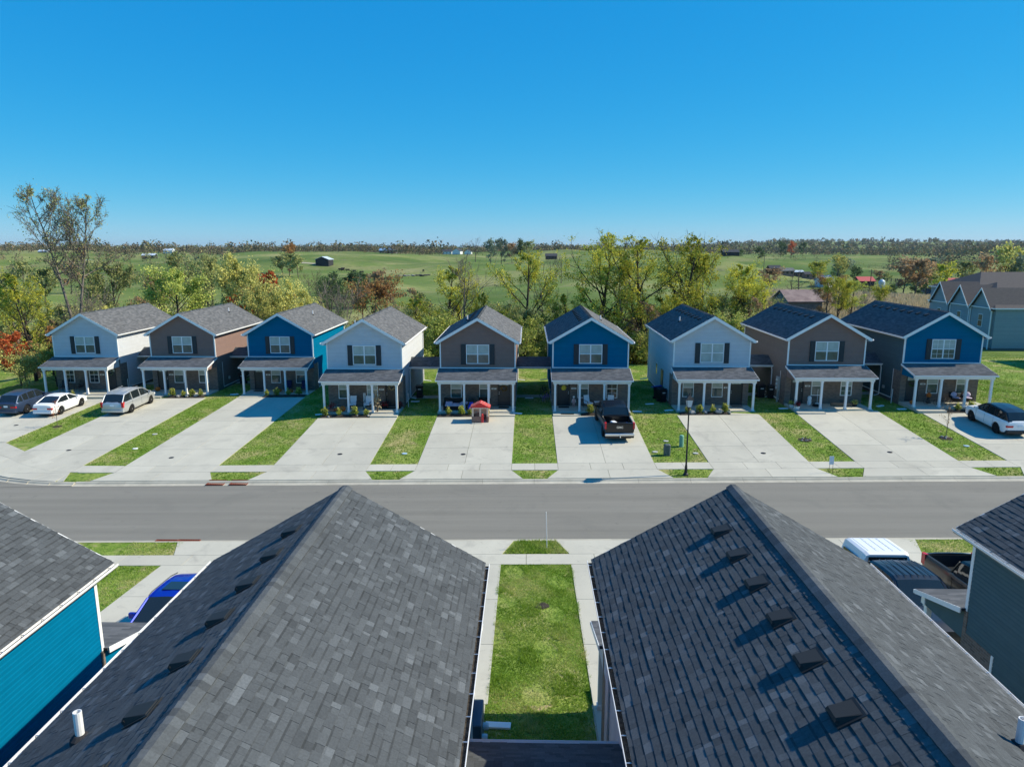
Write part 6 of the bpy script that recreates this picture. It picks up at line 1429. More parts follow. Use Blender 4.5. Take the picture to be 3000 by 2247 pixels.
for k, (lx, z, s) in enumerate(((-2.2, .47, 1), (-1.0, .47, -1))): mb = MB(); mb.rbox(-.27, .27, -.25, .25, 0, .12, .03); obj1('cushion', mb, M['lilac'], on(5, lx, -1.2, z), ('left' if s > 0 else 'right') + ' loose lilac cushion stacked on the wicker sofa', 'cushion', .1 * s)
# sign board, stalks, wreaths, mats
t = thing('porch_sign', on(4, -.08, -.2), 'tall white board lettered WELCOME leaning by the rocking chairs', 'sign'); mb = MB(); mb.box(-.1, .1, -.03, 0, 0, 1.15); mb.build('board', M['white'], t)
for k, ch in enumerate('WELCOME'): text('lettering', ch, .14, M['black'], t, (0, -.034, 1.0 - k * .145), (PI / 2, 0, 0), .002)
t = thing('corn_stalks', on(4, 1.25, -1.75), 'bundle of dry corn stalks tied to the third porch post of the grey house', 'corn stalks'); rng2 = random.Random(4)
mb = MB()
for k in range(9): mb.tube([(rng2.uniform(-.08, .08), rng2.uniform(-.08, .08), 0), (rng2.uniform(-.1, .1), rng2.uniform(-.1, .1), .8), (rng2.uniform(-.3, .3), rng2.uniform(-.2, .2), rng2.uniform(1.4, 1.8))], .012, 3)
mb.build('stalk_bundle', M['wood'], t); rr = np.random.default_rng(5); C = rr.normal(size=(90, 3)) * np.array([.16, .12, .5]) + np.array([0, 0, 1.0]); V, F, _ = cards(C, .14, rr, None); put('dry_leaves', npmesh('dry_leaves', V, F, M['leaf_dry'], tint=rr.random(90)), t)
def wreath(h, sg, label, mm, mm2=None, cz=1.45):
    rr = np.random.default_rng(h); n = 150; a = rr.random(n) * 2 * PI; r = .2 + rr.normal(size=n) * .035; C = np.stack([r * np.cos(a), rr.normal(size=n) * .02, r * np.sin(a)], 1); V, F, _ = cards(C, .07, rr, None)
    o = put('wreath', npmesh('wreath', V, F, M[mm], tint=rr.random(n))); o.location = on(h, 2.07 * sg, -.03, cz); tag(o, label, 'wreath', 'wreaths on the front doors')
wreath(4, 1, 'pale floral wreath on the door of the pumpkin-porch house', 'leaf_dry', cz=1.6); wreath(5, 1, 'dark wreath with orange trim on the door of the playhouse house', 'leaf_orange'); wreath(1, 1, 'grey wreath on the door of the leftmost house', 'leaf_bluegreen', cz=1.6); wreath(9, -1, 'dark ring wreath on the door of the rightmost house', 'leaf_dark')
t = thing('door_pumpkin', on(6, -2.07, -.01, 1.45), 'yellow metal pumpkin hanging on the door of the centre blue house', 'door ornament')
for k, r in enumerate((.06, .13, .2)):
    mb = MB(); ring = [(r * math.cos(2 * PI * j / 20), 0, .17 * math.sin(2 * PI * j / 20)) for j in range(21)]; mb.tube(ring, .014, 4); mb.build('hoop', M['yellowp'], t)
for x in (-.1, 0, .1): mb = MB(); mb.box(x - .028, x + .028, -.006, .0, -.14, .14); mb.build('band', M['yellowp'], t)
mb = MB(); mb.tube([(0, 0, .17), (.02, 0, .25)], .014, 4); mb.build('stem', M['yellowp'], t)
for h_, sg, lb in ((4, 1, 'woven doormat of the pumpkin-porch house'), (5, 1, 'dark doormat of the playhouse house'), (6, -1, 'striped doormat of the centre blue house'), (7, 1, 'reddish doormat of the lamp-post house'), (3, -1, 'dark doormat of the third, blue house')):
    mb = MB(); mb.rbox(-.42, .42, -.25, .25, 0, .02, .005); obj1('doormat', mb, M['wicker'] if h_ != 7 else M['brownp'], on(h_, 2.07 * sg, -.5), lb, 'doormat', 0, 'doormats at the front doors')
mb = MB(); mb.rbox(-.5, .5, -.2, .2, 0, .015, .005); obj1('doormat', mb, M['bin'], on(6, -1.9, -2.55, -.06), 'black mat on the step below the porch of the centre blue house', 'doormat', 0)
# skeleton figure decoration, gate, flags
t = thing('porch_figure', on(6, -1.3, -.6), 'small standing figure with a white head beside the door of the centre blue house', 'figurine'); mb = MB(); mb.ball((0, 0, .85), .09, 8); mb.build('head', M['white'], t, True)
mb = MB(); mb.lathe([(.05, .25), (.13, .4), (.12, .6), (.05, .74)], n=8); mb.build('torso', M['pink'], t)
for s in (-1, 1): mb = MB(); mb.tube([(s * .06, 0, 0), (s * .06, 0, .3)], .025, 5); mb.build('leg', M['pink'], t); mb = MB(); mb.tube([(s * .1, 0, .68), (s * .17, -.03, .4)], .018, 5); mb.build('arm', M['white'], t)
mb = MB()
for z in (.0, .98): mb.box(-.02, .02, -.62, .62, z, z + .04)
for k in range(9): mb.box(-.012, .012, -.6 + k * .15 - .012, -.6 + k * .15 + .012, .04, .98)
obj1('porch_gate', mb, M['white'], on(6, -2.75, -1.15, .02), 'white slatted gate panel at the left post of the centre blue house', 'gate')
mb = MB(); mb.tube([(0, 0, 0), (.05, .12, 1.2)], .015, 4); mb.rbox(-.14, .14, -.02, .02, 0, .12, .005); obj1('broom', mb, M['white'], on(8, -.55, -.35), 'white broom leaning on the wall of the brown house porch', 'broom')
for k in range(1):
    mb = MB(); mb.lathe([(.14, 0), (.16, .1), (.16, .3), (.12, .36), (.15, .42), (.15, .6), (.08, .7)], n=12); obj1('milk_can', mb, M['white'], on(8, -1.2, -.45), 'white jar-shaped ornament beside the door of the brown house', 'ornament')
mb = MB()
for k in range(3): mb.tube([(.3 * math.cos(a / 3), .3 * math.sin(a / 3), .03 + .04 * k) for a in range(20)], .02, 4)
obj1('garden_hose', mb, M['bin'], on(8, -.85, -1.0), 'coiled dark hose on the brown house porch', 'hose')
mb = MB(); mb.loft([[(x, y * f, z * f + .14) for y, z in ((-.16, 0), (-.1, -.13), (.1, -.13), (.16, 0), (.1, .11), (-.1, .11))] for x, f in ((-.95, .7), (-.7, 1), (.6, 1), (.9, .75))]); obj1('log_planter', mb, M['wood'], on(8, 1.25, -.85), 'long dark log lying on the brown house porch', 'log')
t = thing('lantern_ornament', on(9, -.95, -.5), 'orange pumpkin lantern on a dark stand on the rightmost porch', 'ornament'); mb = MB(); mb.lathe([(.2, 0), (.12, .3), (.1, .45)], n=8); mb.build('stand', M['bin'], t); mb = MB(); mb.lathe([(.12, .45), (.17, .55), (.17, .72), (.08, .8)], n=10); mb.build('lantern', M['pumpkin'], t)
# bicycles and toys
def bicycle(loc, rz, s, m1, label, tm='black'):
    t = thing('bicycle', loc, label, 'bicycle', rz, 'bicycles and tricycles left beside the houses'); r = .3 * s; L_ = .48 * s
    for k in (-1, 1):
        mb = MB(); mb.tube([(k * L_ + r * math.cos(a * PI / 8), 0, r + r * math.sin(a * PI / 8)) for a in range(17)], .022 * s, 4)
        for a in range(5): mb.tube([(k * L_, 0, r), (k * L_ + r * math.cos(a * 1.257), 0, r + r * math.sin(a * 1.257))], .004, 3)
        mb.build('wheel', M[tm], t)
    mb = MB()
    for a, b in (((-L_, r), (-.1 * s, r * .95)), ((-L_, r), (-.17 * s, r * 2.1)), ((-.1 * s, r * .95), (-.18 * s, r * 2.4)), ((-.1 * s, r * .95), (.36 * s, r * 2.2)), ((-.17 * s, r * 2.1), (.35 * s, r * 2.35)), ((L_, r), (.33 * s, r * 2.8))): mb.tube([(a[0], 0, a[1]), (b[0], 0, b[1])], .018 * s, 5)
    mb.build('frame', M[m1], t); mb = MB(); mb.rbox(-.3 * s, -.08 * s, -.06 * s, .06 * s, r * 2.4, r * 2.55, .01); mb.build('saddle', M['black'], t)
    mb = MB(); mb.tube([(.28 * s, -.24 * s, r * 2.95), (.34 * s, 0, r * 2.8), (.28 * s, .24 * s, r * 2.95)], .015 * s, 5); mb.build('handlebar', M['black'], t)
bicycle(ground(1.55, 57.4), 1.1, .8, 'purple', 'small purple bicycle on the grass left of the centre blue house', 'purple'); bicycle(ground(1.7, 58.6), .5, .9, 'yellowp', 'yellow bicycle behind the purple one beside the centre blue house'); bicycle(ground(1.5, 59.4), 2.0, 1.0, 'bin', 'dark bicycle at the back of the bicycle cluster')
bicycle(on(9, -.2, -1.2), .2, .8, 'bin', 'small black bicycle on the rightmost porch'); bicycle(on(9, -1.0, -1.0), -.4, .7, 'brownp', 'child bicycle beside the lantern on the rightmost porch'); bicycle(ground(26.9, 57.0), .3, .8, 'bluep', 'blue bicycle in the shade under the breezeway at right'); bicycle(on(5, -.2, -.7), .4, 1.0, 'bin', 'dark bicycle against the porch wall behind the playhouse')
t = thing('ride_on_toy', on(5, -.45, -1.5), 'bright blue ride-on toy on the playhouse house porch', 'toy'); mb = MB(); mb.rbox(-.22, .22, -.35, .35, .12, .42, .05); mb.rbox(-.15, .15, .1, .3, .42, .6, .03); mb.build('body', M['bluep'], t)
for a in (-1, 1):
    for b in (-1, 1): mb = MB(); mb.lathe([(.12, -.04), (.12, .04)], (a * .24, b * .24, .12), 10, axis='x'); mb.build('wheel', M['black'], t)
# playhouse
p0 = ground(-3.45, 50.95, .035); t = thing('toy_playhouse', p0, 'toy playhouse with red tiled roof on the driveway', 'playhouse'); a, b = .62, .42
mb = MB()
for x0, x1 in ((-a, -a + .14), (-.06, .08), (a - .14, a)): mb.box(x0, x1, -b, -b + .05, .42, 1.0)
mb.box(-a, a, -b, -b + .05, 1.0, 1.08); mb.box(-a, a, b - .05, b, .42, 1.08)
for s in (-1, 1): q = sorted((s * a, s * (a - .05))); mb.box(q[0], q[1], -b + .051, -b + .2, .42, 1.08); mb.box(q[0], q[1], b - .2, b - .051, .42, 1.08); mb.box(q[0], q[1], -b + .2, b - .2, 1.0, 1.08)
mb.build('wall', M['tan'], t)
mb = MB(); mb.box(-a - .01, .07, -b - .01, -b + .06, 0, .419); mb.box(a - .15, a + .01, -b - .01, -b + .06, 0, .419); mb.box(-a - .01, a + .01, b - .06, b + .01, 0, .419)
for s in (-1, 1): q = sorted((s * (a + .01), s * (a - .06))); mb.box(q[0], q[1], -b + .061, b - .061, 0, .419)
mb.build('base_wall', M['brownp'], t)
rf = MB()
for s in (-1, 1):
    q = [(0, -b - .1, 1.42), (s * (a + .12), -b - .1, 1.06), (s * (a + .12), b + .1, 1.06), (0, b + .1, 1.42)]; q2 = [(x, y, z + .04) for x, y, z in q]
    if s < 0: q, q2 = q[::-1], q2[::-1]
    rf.hexa(q + q2)
rf.face([(-a, -b, 1.08), (a, -b, 1.08), (0, -b, 1.41)]); rf.face([(a, b, 1.08), (-a, b, 1.08), (0, b, 1.41)]); ro = rf.build('roof', M['redp'], t)
M['pinkp'] = mat('faded_red_plastic', (.62, .22, .2), .5)
for s in (-1, 1):
    for i in range(4):
        for j in range(6):
            u0 = .03 + i * .18; y = -b - .08 + j * .165; X = lambda u: s * u; Z = lambda u: 1.465 - .36 / (a + .12) * u
            if (i + j) % 2: continue
            mb = MB(); q = [(X(u0), y, Z(u0) + .012), (X(u0 + .15), y, Z(u0 + .15) + .03), (X(u0 + .15), y + .15, Z(u0 + .15) + .03), (X(u0), y + .15, Z(u0) + .012)]; mb.face(q if s > 0 else q[::-1]); q3 = [q[1], (q[1][0], q[1][1], q[1][2] - .03), (q[2][0], q[2][1], q[2][2] - .03), q[2]]; mb.face(q3); mb.build('tile', M['pinkp'], ro)
mb = MB(); mb.rbox(.09, .25, -b - .25, -b - .19, .02, .6, .02); mb.ball((.17, -b - .2, .62), .07, 6); mb.build('door', M['redp'], t)
mb = MB(); mb.box(a - .04, a + .03, -.2, -.15, .5, 1.0); mb.box(a - .04, a + .03, .15, .2, .5, 1.0); mb.build('shutter', M['yellowp'], t)
mb = MB(); mb.box(-.4, -.1, .1, .36, .0, .5); mb.build('play_counter', M['brownp'], t)
# utility boxes, caps, grates, signs
mb = MB(); mb.lathe([(.15, 0), (.15, .72), (.12, .78), (.02, .8)], n=12); obj1('utility_pedestal', mb, M['greenbox'], ground(10.25, 45.2), 'pale green round utility pedestal in the grass left of the street lamp', 'utility pedestal')
mb = MB(); mb.rbox(-.2, .2, -.17, .17, 0, .75, .06); mb.rbox(-.21, .21, -.1, .18, .3, .5, .02); obj1('utility_box', mb, M['greybox'], ground(9.0, 43.62), 'dark grey-green utility box in front of the pale green pedestal', 'utility box')
for k, (x, y, lb) in enumerate(((-39.4, 51.8, 'leftmost'), (-31.25, 45.57, 'minivan'), (-23.3, 43.85, 'third'), (-12.25, 44.15, 'pumpkin-porch'), (-4.13, 43.97, 'playhouse'), (15.2, 43.8, 'lamp-post'), (23.24, 43.83, 'rightmost brown'))):
    mb = MB(); mb.lathe([(.16, 0), (.16, .012), (.15, .016)], n=14); obj1('cleanout_cap', mb, M['rust'] if 0 else M['bin'], (x, y, H(x, y) + .031), 'round dark cover in the driveway of the %s house' % lb, 'manhole cover', 0, 'round covers in the driveways')
M['paleb'] = mat('pale_blue_cover', (.30, .42, .52), .5); M['greyc'] = mat('grey_valve_cover', (.34, .35, .33), .8)
for x, y, mm, lb in ((-8.0, 44.2, 'paleb', 'blue round water cover in the strip left of the playhouse driveway'), (9.44, 46.24, 'greyc', 'grey cover in the grass behind the green pedestal'), (8.35, 44.2, 'greyc', 'grey cover left of the utility box'), (-27.2, 49.2, 'greyc', 'grey cover in the long strip right of the minivan driveway'), (-26.8, 45.85, 'white', 'white cap in the strip beside the minivan driveway'), (28.7, 44.9, 'paleb', 'blue cover in the strip beside the sapling'), (10.9, 43.9, 'greyc', 'pale flat cover right of the utility box')):
    mb = MB(); mb.lathe([(.18, 0), (.18, .03), (.16, .035)], n=12); obj1('valve_cover', mb, M[mm], ground(x, y, .01), lb, 'cover', 0, 'utility covers in the grass')
def grate(x, y, side, label):
    t = thing('storm_drain', (x, y, tl(x) + .02), label, 'storm drain', 0, 'rusty storm drain grates'); mb = MB()
    w_ = .52; mb.box(-w_, w_, -.26, -.23, 0, .05); mb.box(-w_, w_, .23, .26, 0, .05)
    for s in (-1, 1): mb.box(*sorted((s * w_, s * (w_ - .03))), -.23, .23, 0, .05)
    mb.build('frame', M['rust'], t)
    for k in range(9): mb = MB(); x0 = -.46 + k * .115; mb.hexa([(x0 - .02, -.23, .01), (x0 + .015, -.23, .01), (x0 + .055, .23, .01), (x0 + .02, .23, .01), (x0 - .02, -.23, .045), (x0 + .015, -.23, .045), (x0 + .055, .23, .045), (x0 + .02, .23, .045)]); mb.build('bar', M['rust'], t)
    mb = MB(); mb.box(-w_ + .03, w_ - .03, -.23, .23, -.004, .004); mb.build('pit', M['black'], t)
    mb = MB(); s = 1 if side > 0 else -1; y0, y1 = sorted((s * .27, s * .36)); mb.box(-w_, w_, y0, y1, .0, .14); (mb.build('hood', M['rust'], t) if side > 0 else None)
grate(-18.45, 39.45, 1, 'left rusty storm drain grate at the far curb'); grate(-17.05, 39.45, 1, 'right rusty storm drain grate at the far curb'); grate(-17.2, 31.05, -1, 'left half of the rusty storm drain grate at the near curb'); grate(-16.12, 31.05, -1, 'right half of the rusty storm drain grate at the near curb')
t = thing('yard_sign', ground(18.04, 40.3), 'thin two-legged marker sign with white top beside the rightmost brown driveway', 'sign')
for s in (-1, 1): mb = MB(); mb.tube([(s * .1, 0, 0), (s * .09, .05, .95)], .012, 4); mb.build('leg', M['black'], t)
mb = MB(); mb.hexa([(-.13, .02, .55), (.13, .02, .55), (.13, .04, .55), (-.13, .04, .55), (-.13, .04, 1.05), (.13, .04, 1.05), (.13, .06, 1.05), (-.13, .06, 1.05)]); mb.build('panel', M['white'], t)
mb = MB(); mb.tube([(0, 0, 0), (-.05, 0, 1.75)], .018, 5); obj1('marker_stake', mb, M['white'], ground(.94, 29.98), 'tall thin white marker stake in the near curb strip', 'marker stake')
mb = MB(); mb.tube([(0, 0, 0), (.02, 0, .25)], .03, 5); obj1('stake', mb, M['wood'], ground(18.8, 46.3), 'short stump in the mulch ring left of the rightmost brown driveway', 'stump')
def ring_mulch(x, y, label, r=.45):
    mb = MB(); n = 14; rr = random.Random(int(x * 7)); pts = [(x + r * rr.uniform(.8, 1.15) * math.cos(2 * PI * k / n), y + r * .9 * rr.uniform(.8, 1.15) * math.sin(2 * PI * k / n)) for k in range(n)]
    for k in range(n): a_, b_ = pts[k], pts[(k + 1) % n]; mb.face([(x, y, H(x, y) + .07), (*a_, H(*a_) + .02), (*b_, H(*b_) + .02)])
    tag(mb.build('mulch_ring', M['mulch']), label, kind='stuff')
    for k in range(5 if x > 10 else 0): rock(x + rr.uniform(-.35, .35), y + rr.uniform(-.3, .3), rr.uniform(.1, .18), ORD[k % 4] + ' stone in the ' + label.replace('mulch ring', 'ring'), k + int(x))
ring_mulch(18.8, 46.3, 'mulch ring round the stump between the driveways'); ring_mulch(28.25, 46.45, 'mulch ring round the sapling at right'); ring_mulch(.6, 24.3, 'mulch ring in the near grass strip', .3); ring_mulch(-35.9, 51.4, 'mulch ring round the sapling at left', .35)
def sapling(x, y, h, label, lm):
    t = thing('sapling', ground(x, y), label, 'sapling', 0, 'young street trees'); rr = random.Random(int(x)); mb = MB(); tips = []
    mb.tube([(0, 0, 0), (.03, 0, h * .4), (-.02, .02, h * .75), (.02, 0, h)], [.022, .018, .012, .004], 5)
    for k in range(16): z = h * (.3 + .65 * k / 16); a_ = rr.random() * 6.28; L_ = .15 + .35 * rr.random(); e = (math.cos(a_) * L_, math.sin(a_) * L_, z + .3); mb.tube([(0, 0, z), e], .005, 3); tips += [e, (e[0] * .6, e[1] * .6, z + .18)]
    mb.build('trunk', M['bark'], t); rg_ = np.random.default_rng(3); C = np.array(tips)[rg_.integers(0, len(tips), 150)] + rg_.normal(size=(150, 3)) * .06; V, F, _ = cards(C, .055, rg_, None); put('crown', npmesh('crown', V, F, M[lm], tint=rg_.random(150)), t)
sapling(28.25, 46.45, 2.6, 'thin reddish-brown sapling in the strip left of the rightmost driveway', 'leaf_brown'); sapling(-35.9, 51.4, 2.0, 'thin reddish sapling in front of the white sedan', 'leaf_red')
# meters, splash blocks, patio pieces
t = thing('meter_cabinet', (-1.08, 15.05, .95), 'dark blue electric meter cabinet on the wall of the left near house', 'meter cabinet', 0, 'electric meter cabinets'); mb = MB(); mb.rbox(-.22, .05, -.55, .45, .1, 1.75, .02); mb.build('cabinet', M['steelblue'], t)
for k in range(4): mb = MB(); mb.lathe([(.09, 0), (.09, .09), (.075, .13)], (.05, -.3 + (k % 2) * .4, .75 + .5 * (k // 2)), 12, axis='x'); mb.build('meter', M['tubglass'], t)
t = thing('meter_cabinet', (20.36, 56.3, HF[7].z - .1), 'grey electric meter cabinet on the left wall of the brown house at right', 'meter cabinet', 0, 'electric meter cabinets'); mb = MB(); mb.rbox(-.14, .02, -.35, .3, .9, 2.0, .02); mb.tube([(-.08, -.1, -.3), (-.08, -.1, .9)], .06, 6); mb.tube([(-.08, -.25, -.3), (-.08, -.25, .9)], .03, 6); mb.build('cabinet', M['greyc'], t)
for k in range(3): mb = MB(); mb.lathe([(.09, 0), (.09, -.07), (.07, -.1)], (-.14, -.02, 1.1 + .32 * k), 10, axis='x'); mb.build('meter', M['tubglass'], t)
def splash(x, y, rz, label, L_=.7):
    mb = MB(); mb.rbox(-L_ / 2, L_ / 2, -.12, .12, 0, .06, .01); obj1('splash_block', mb, M['white'], ground(x, y, .02), label, 'splash block', rz, 'white splash blocks at the downspouts')
for x, y, rz, lb in ((-16.1, 52.9, .35, 'left front corner of the pumpkin-porch house'), (-9.35, 57.3, 0, 'right wall of the pumpkin-porch house'), (-.7, 52.7, -.3, 'right front corner of the playhouse house'), (.2, 58.3, 0, 'breezeway right of the playhouse house, front'), (8.5, 53.0, -.2, 'right front corner of the centre blue house'), (11.0, 53.3, .3, 'left front corner of the lamp-post house'), (19.9, 53.6, .1, 'left front corner of the brown house at right'), (28.7, 53.1, .15, 'left front corner of the rightmost blue house'), (27.6, 54.2, .5, 'strip beside the rightmost blue house'), (-26.3, 61.3, .35, 'left front corner of the third, blue house'), (9.9, 55.6, .2, 'trash bins in the wide gap')):
    splash(x, y, rz, 'white splash block at the ' + lb)
splash(-.75, 17.0, -.05, 'pale splash block beside the meter cabinet in the near strip', .7)
for x, s, lb in ((-9.85, 1, 'right corner'), (.15, -1, ''), (29.2, -1, 'x')):
    pass
for h_, sx in ((4, 1), (9, -1), (1, 1)):
    mb = MB(); mb.tube([(0, 0, 0), (.0, -.05, 1.15)], .03, 5); obj1('vent_riser', mb, M['white'], ground(HF[h_ - 1].x + sx * 3.3, HF[h_ - 1].y + .5), 'thin white riser pipe beside the ' + {4: 'pumpkin-porch', 9: 'rightmost blue', 1: 'leftmost'}[h_] + ' house wall', 'pipe', .1, 'white riser pipes beside the walls')
for h_, sx in ((4, 1), (6, 1), (7, -1), (9, -1), (3, 1), (2, 1)):
    mb = MB(); mb.rbox(-.05, .05, -.12, .12, 0, .25, .01); obj1('outlet_box', mb, M['greyc'], on(h_, sx * 3.06, 2.4, .6), 'small grey box low on the side wall of the ' + ('leftmost', 'minivan', 'third, blue', 'pumpkin-porch', 'playhouse', 'black pickup', 'lamp-post', 'right brown', 'rightmost blue')[h_ - 1] + ' house', 'utility box', 0, 'small wall boxes')
# side door and small window of the lamp-post house, side doors elsewhere
def sidebits(h_, s, door_y, win_y=None):
    o = FAR[h_ - 1]; mb = MB(); x0, x1 = sorted((s * 2.99, s * 3.04)); mb.box(x0, x1, door_y - .45, door_y + .45, .1, 2.13); mb.build('side_door', M['door'], o)
    if win_y:
        mb = MB(); mb.box(x0, x1, win_y - .3, win_y + .3, 1.3, 2.3); w0 = mb.build('side_window', M['white'], o); x0, x1 = sorted((s * 3.041, s * 3.05))
        for z0, z1 in ((1.35, 1.78), (1.82, 2.25)): mb = MB(); mb.box(x0, x1, win_y - .25, win_y + .25, z0, z1); mb.build('pane', M['glassd'], w0)
sidebits(7, -1, 4.2, 6.6); sidebits(3, 1, 6.5); sidebits(2, 1, 6.5); sidebits(6, 1, 6.0)
# farm buildings
M['tin'] = mat('pale_metal_roof', (.42, .48, .55), .5, .3); M['redroof'] = mat('red_metal_roof', (.38, .06, .06), .5, .3); M['darkwood'] = mat('dark_barn_wood', (.035, .035, .038), .9, .1); M['oldroof'] = mat('old_tin_roof', (.26, .20, .185), .8, .2, nscale=.5, namt=.3, c2=(.14, .10, .10)); M['greywood'] = mat('grey_barn_wood', (.16, .165, .165), .9, .1, nscale=1, namt=.2)
M['whitewall'] = mat('white_farm_wall', (.62, .63, .64), .7, .2); M['bluetin'] = mat('blue_metal_roof', (.16, .27, .42), .4, .4); M['brickfar'] = mat('farm_brick', (.22, .14, .12), .9, .1); M['darkroof'] = mat('dark_farm_roof', (.05, .052, .06), .8, .1)
def farm(px, py, Y, L_, D_, eave, ridge, wallm, roofm, label, cat='farm building', rz=0, wins=0, porch_=False):
    p = at(px, py, Y); x = p.x; z = H(x, Y); t = thing('farm_building', (x, Y, z), label, cat, rz, 'farm buildings out in the pasture')
    a, b = L_ / 2, D_ / 2; mb = MB(); mb.box(-a, a, -b, b, -2, eave)
    for s in (-1, 1): q = [(s * a, -b, eave), (s * a, b, eave), (s * a, 0, ridge)]; mb.face(q if s > 0 else q[::-1])
    mb.build('wall', M[wallm], t); mb = MB()
    for s in (-1, 1):
        q = [(-a - .4, 0, ridge), (a + .4, 0, ridge), (a + .4, s * (b + .4), eave - .2), (-a - .4, s * (b + .4), eave - .2)]; q2 = [(u, v, w_ + .2) for u, v, w_ in q]
        if s > 0: q, q2 = q[::-1], q2[::-1]
        mb.hexa(q + q2)
    mb.build('roof', M[roofm], t)
    for k in range(wins): mb = MB(); xx = -a + (k + .5) * L_ / wins; mb.box(xx - .55, xx + .55, -b - .05, -b - .001, .9, 2.1); mb.build('window', M['glassd'], t)
    if porch_:
        for k in range(3): mb = MB(); xx = -a + (k + .5) * L_ / 3; mb.box(xx - L_ / 8, xx + L_ / 8, -b - .06, -b - .002, 0, eave * .75); mb.build('doorway', M['black'], t)
    return t
farm(951, 775, 500, 9, 9.5, 4.2, 6.0, 'darkwood', 'tin', 'small black barn with pale metal roof on the green hill', 'barn', PI / 2.15)
farm(1138, 741, 900, 21, 12, 3.4, 6.0, 'greywood', 'bluetin', 'open-fronted barn with blue metal roof at the top of the pasture', 'barn', 0, porch_=True)
farm(1340, 728, 880, 14, 10, 4, 7, 'whitewall', 'darkroof', 'white farmhouse with dark gabled roof on the skyline', 'farmhouse', PI / 2.2, 2); farm(1372, 731, 860, 9, 8, 3, 5.5, 'whitewall', 'darkroof', 'smaller white gabled garage beside the skyline farmhouse', 'farmhouse', PI / 2.1, 1); farm(1310, 731, 900, 12, 8, 3, 5.5, 'whitewall', 'darkroof', 'long dark-roofed wing left of the skyline farmhouse', 'farmhouse', 0, 3)
farm(1615, 738, 700, 11, 8, 3.5, 5.8, 'darkwood', 'darkroof', 'dark barn on the skyline right of centre', 'barn'); farm(438, 748, 640, 11, 7, 3.0, 4.4, 'darkwood', 'tin', 'low dark barn with pale roof on the left skyline', 'barn', .1); farm(497, 740, 800, 10, 8, 3, 5, 'whitewall', 'tin', 'white-roofed shed on the left skyline', 'shed'); farm(252, 751, 600, 10, 6, 2.6, 4.2, 'whitewall', 'tin', 'white low farmhouse on the left skyline', 'farmhouse'); farm(130, 735, 700, 9, 6, 3, 4.5, 'greywood', 'tin', 'grey-roofed shed behind the tallest tree', 'shed')
farm(2138, 750, 560, 12, 8, 2.8, 4.6, 'darkwood', 'darkroof', 'long dark ranch house on the right pasture', 'farmhouse', 0, 0); farm(2303, 783, 360, 6.5, 5, 2.4, 3.6, 'brickfar', 'greywood', 'brick ranch house with grey roof among the right farm group', 'farmhouse', 0, 3); farm(2335, 772, 390, 6, 4.5, 2.5, 3.2, 'darkwood', 'tin', 'open shed with white roof behind the ranch house', 'shed'); farm(2372, 783, 365, 5.5, 4.5, 2.4, 3.5, 'brickfar', 'darkroof', 'red brick house at the right of the farm group', 'farmhouse', 0, 2); farm(2268, 775, 400, 6, 5, 2.2, 3.6, 'darkwood', 'darkroof', 'low dark barn at the left of the farm group', 'barn')
farm(2418, 803, 300, 6, 5, 2.6, 4.6, 'whitewall', 'bluetin', 'small house with pale blue roof left of the big green tree', 'farmhouse', .5, 1); farm(2532, 808, 290, 6.5, 4.5, 2.8, 4.3, 'darkwood', 'redroof', 'dark barn with bright red metal roof', 'barn', .15); farm(2795, 792, 330, 6, 4, 2.6, 3.9, 'darkwood', 'redroof', 'red roof just above the townhouse gables', 'barn'); farm(2730, 832, 240, 5.5, 4.5, 2.3, 3.8, 'greywood', 'darkroof', 'small grey house under the russet tree', 'shed')
farm(2335, 880, 165, 8.0, 8, 2.6, 4.8, 'greywood', 'oldroof', 'old weathered barn with rusty tin roof beyond the yellow trees', 'barn', .12)
p = at(2584, 823, 285); mb = MB(); mb.lathe([(1.2, -1), (1.2, 2.6), (.6, 3.3), (.1, 3.5)], n=12); obj1('grain_bin', mb, M['tin'], (p.x, 285, H(p.x, 285)), 'small round pale grain bin right of the red-roofed barn', 'grain bin')
M['teal_tarp'] = mat('teal_tarp', (.05, .42, .36), .6)
mb = MB(); mb.rbox(-2.6, 2.6, -2, 2, 0, .9, .3); p = at(2112, 893, 118); obj1('covered_pool', mb, M['teal_tarp'], (p.x, 118, H(p.x, 118) + .1), 'teal tarp-covered pool glimpsed through the yellow trees', 'pool')
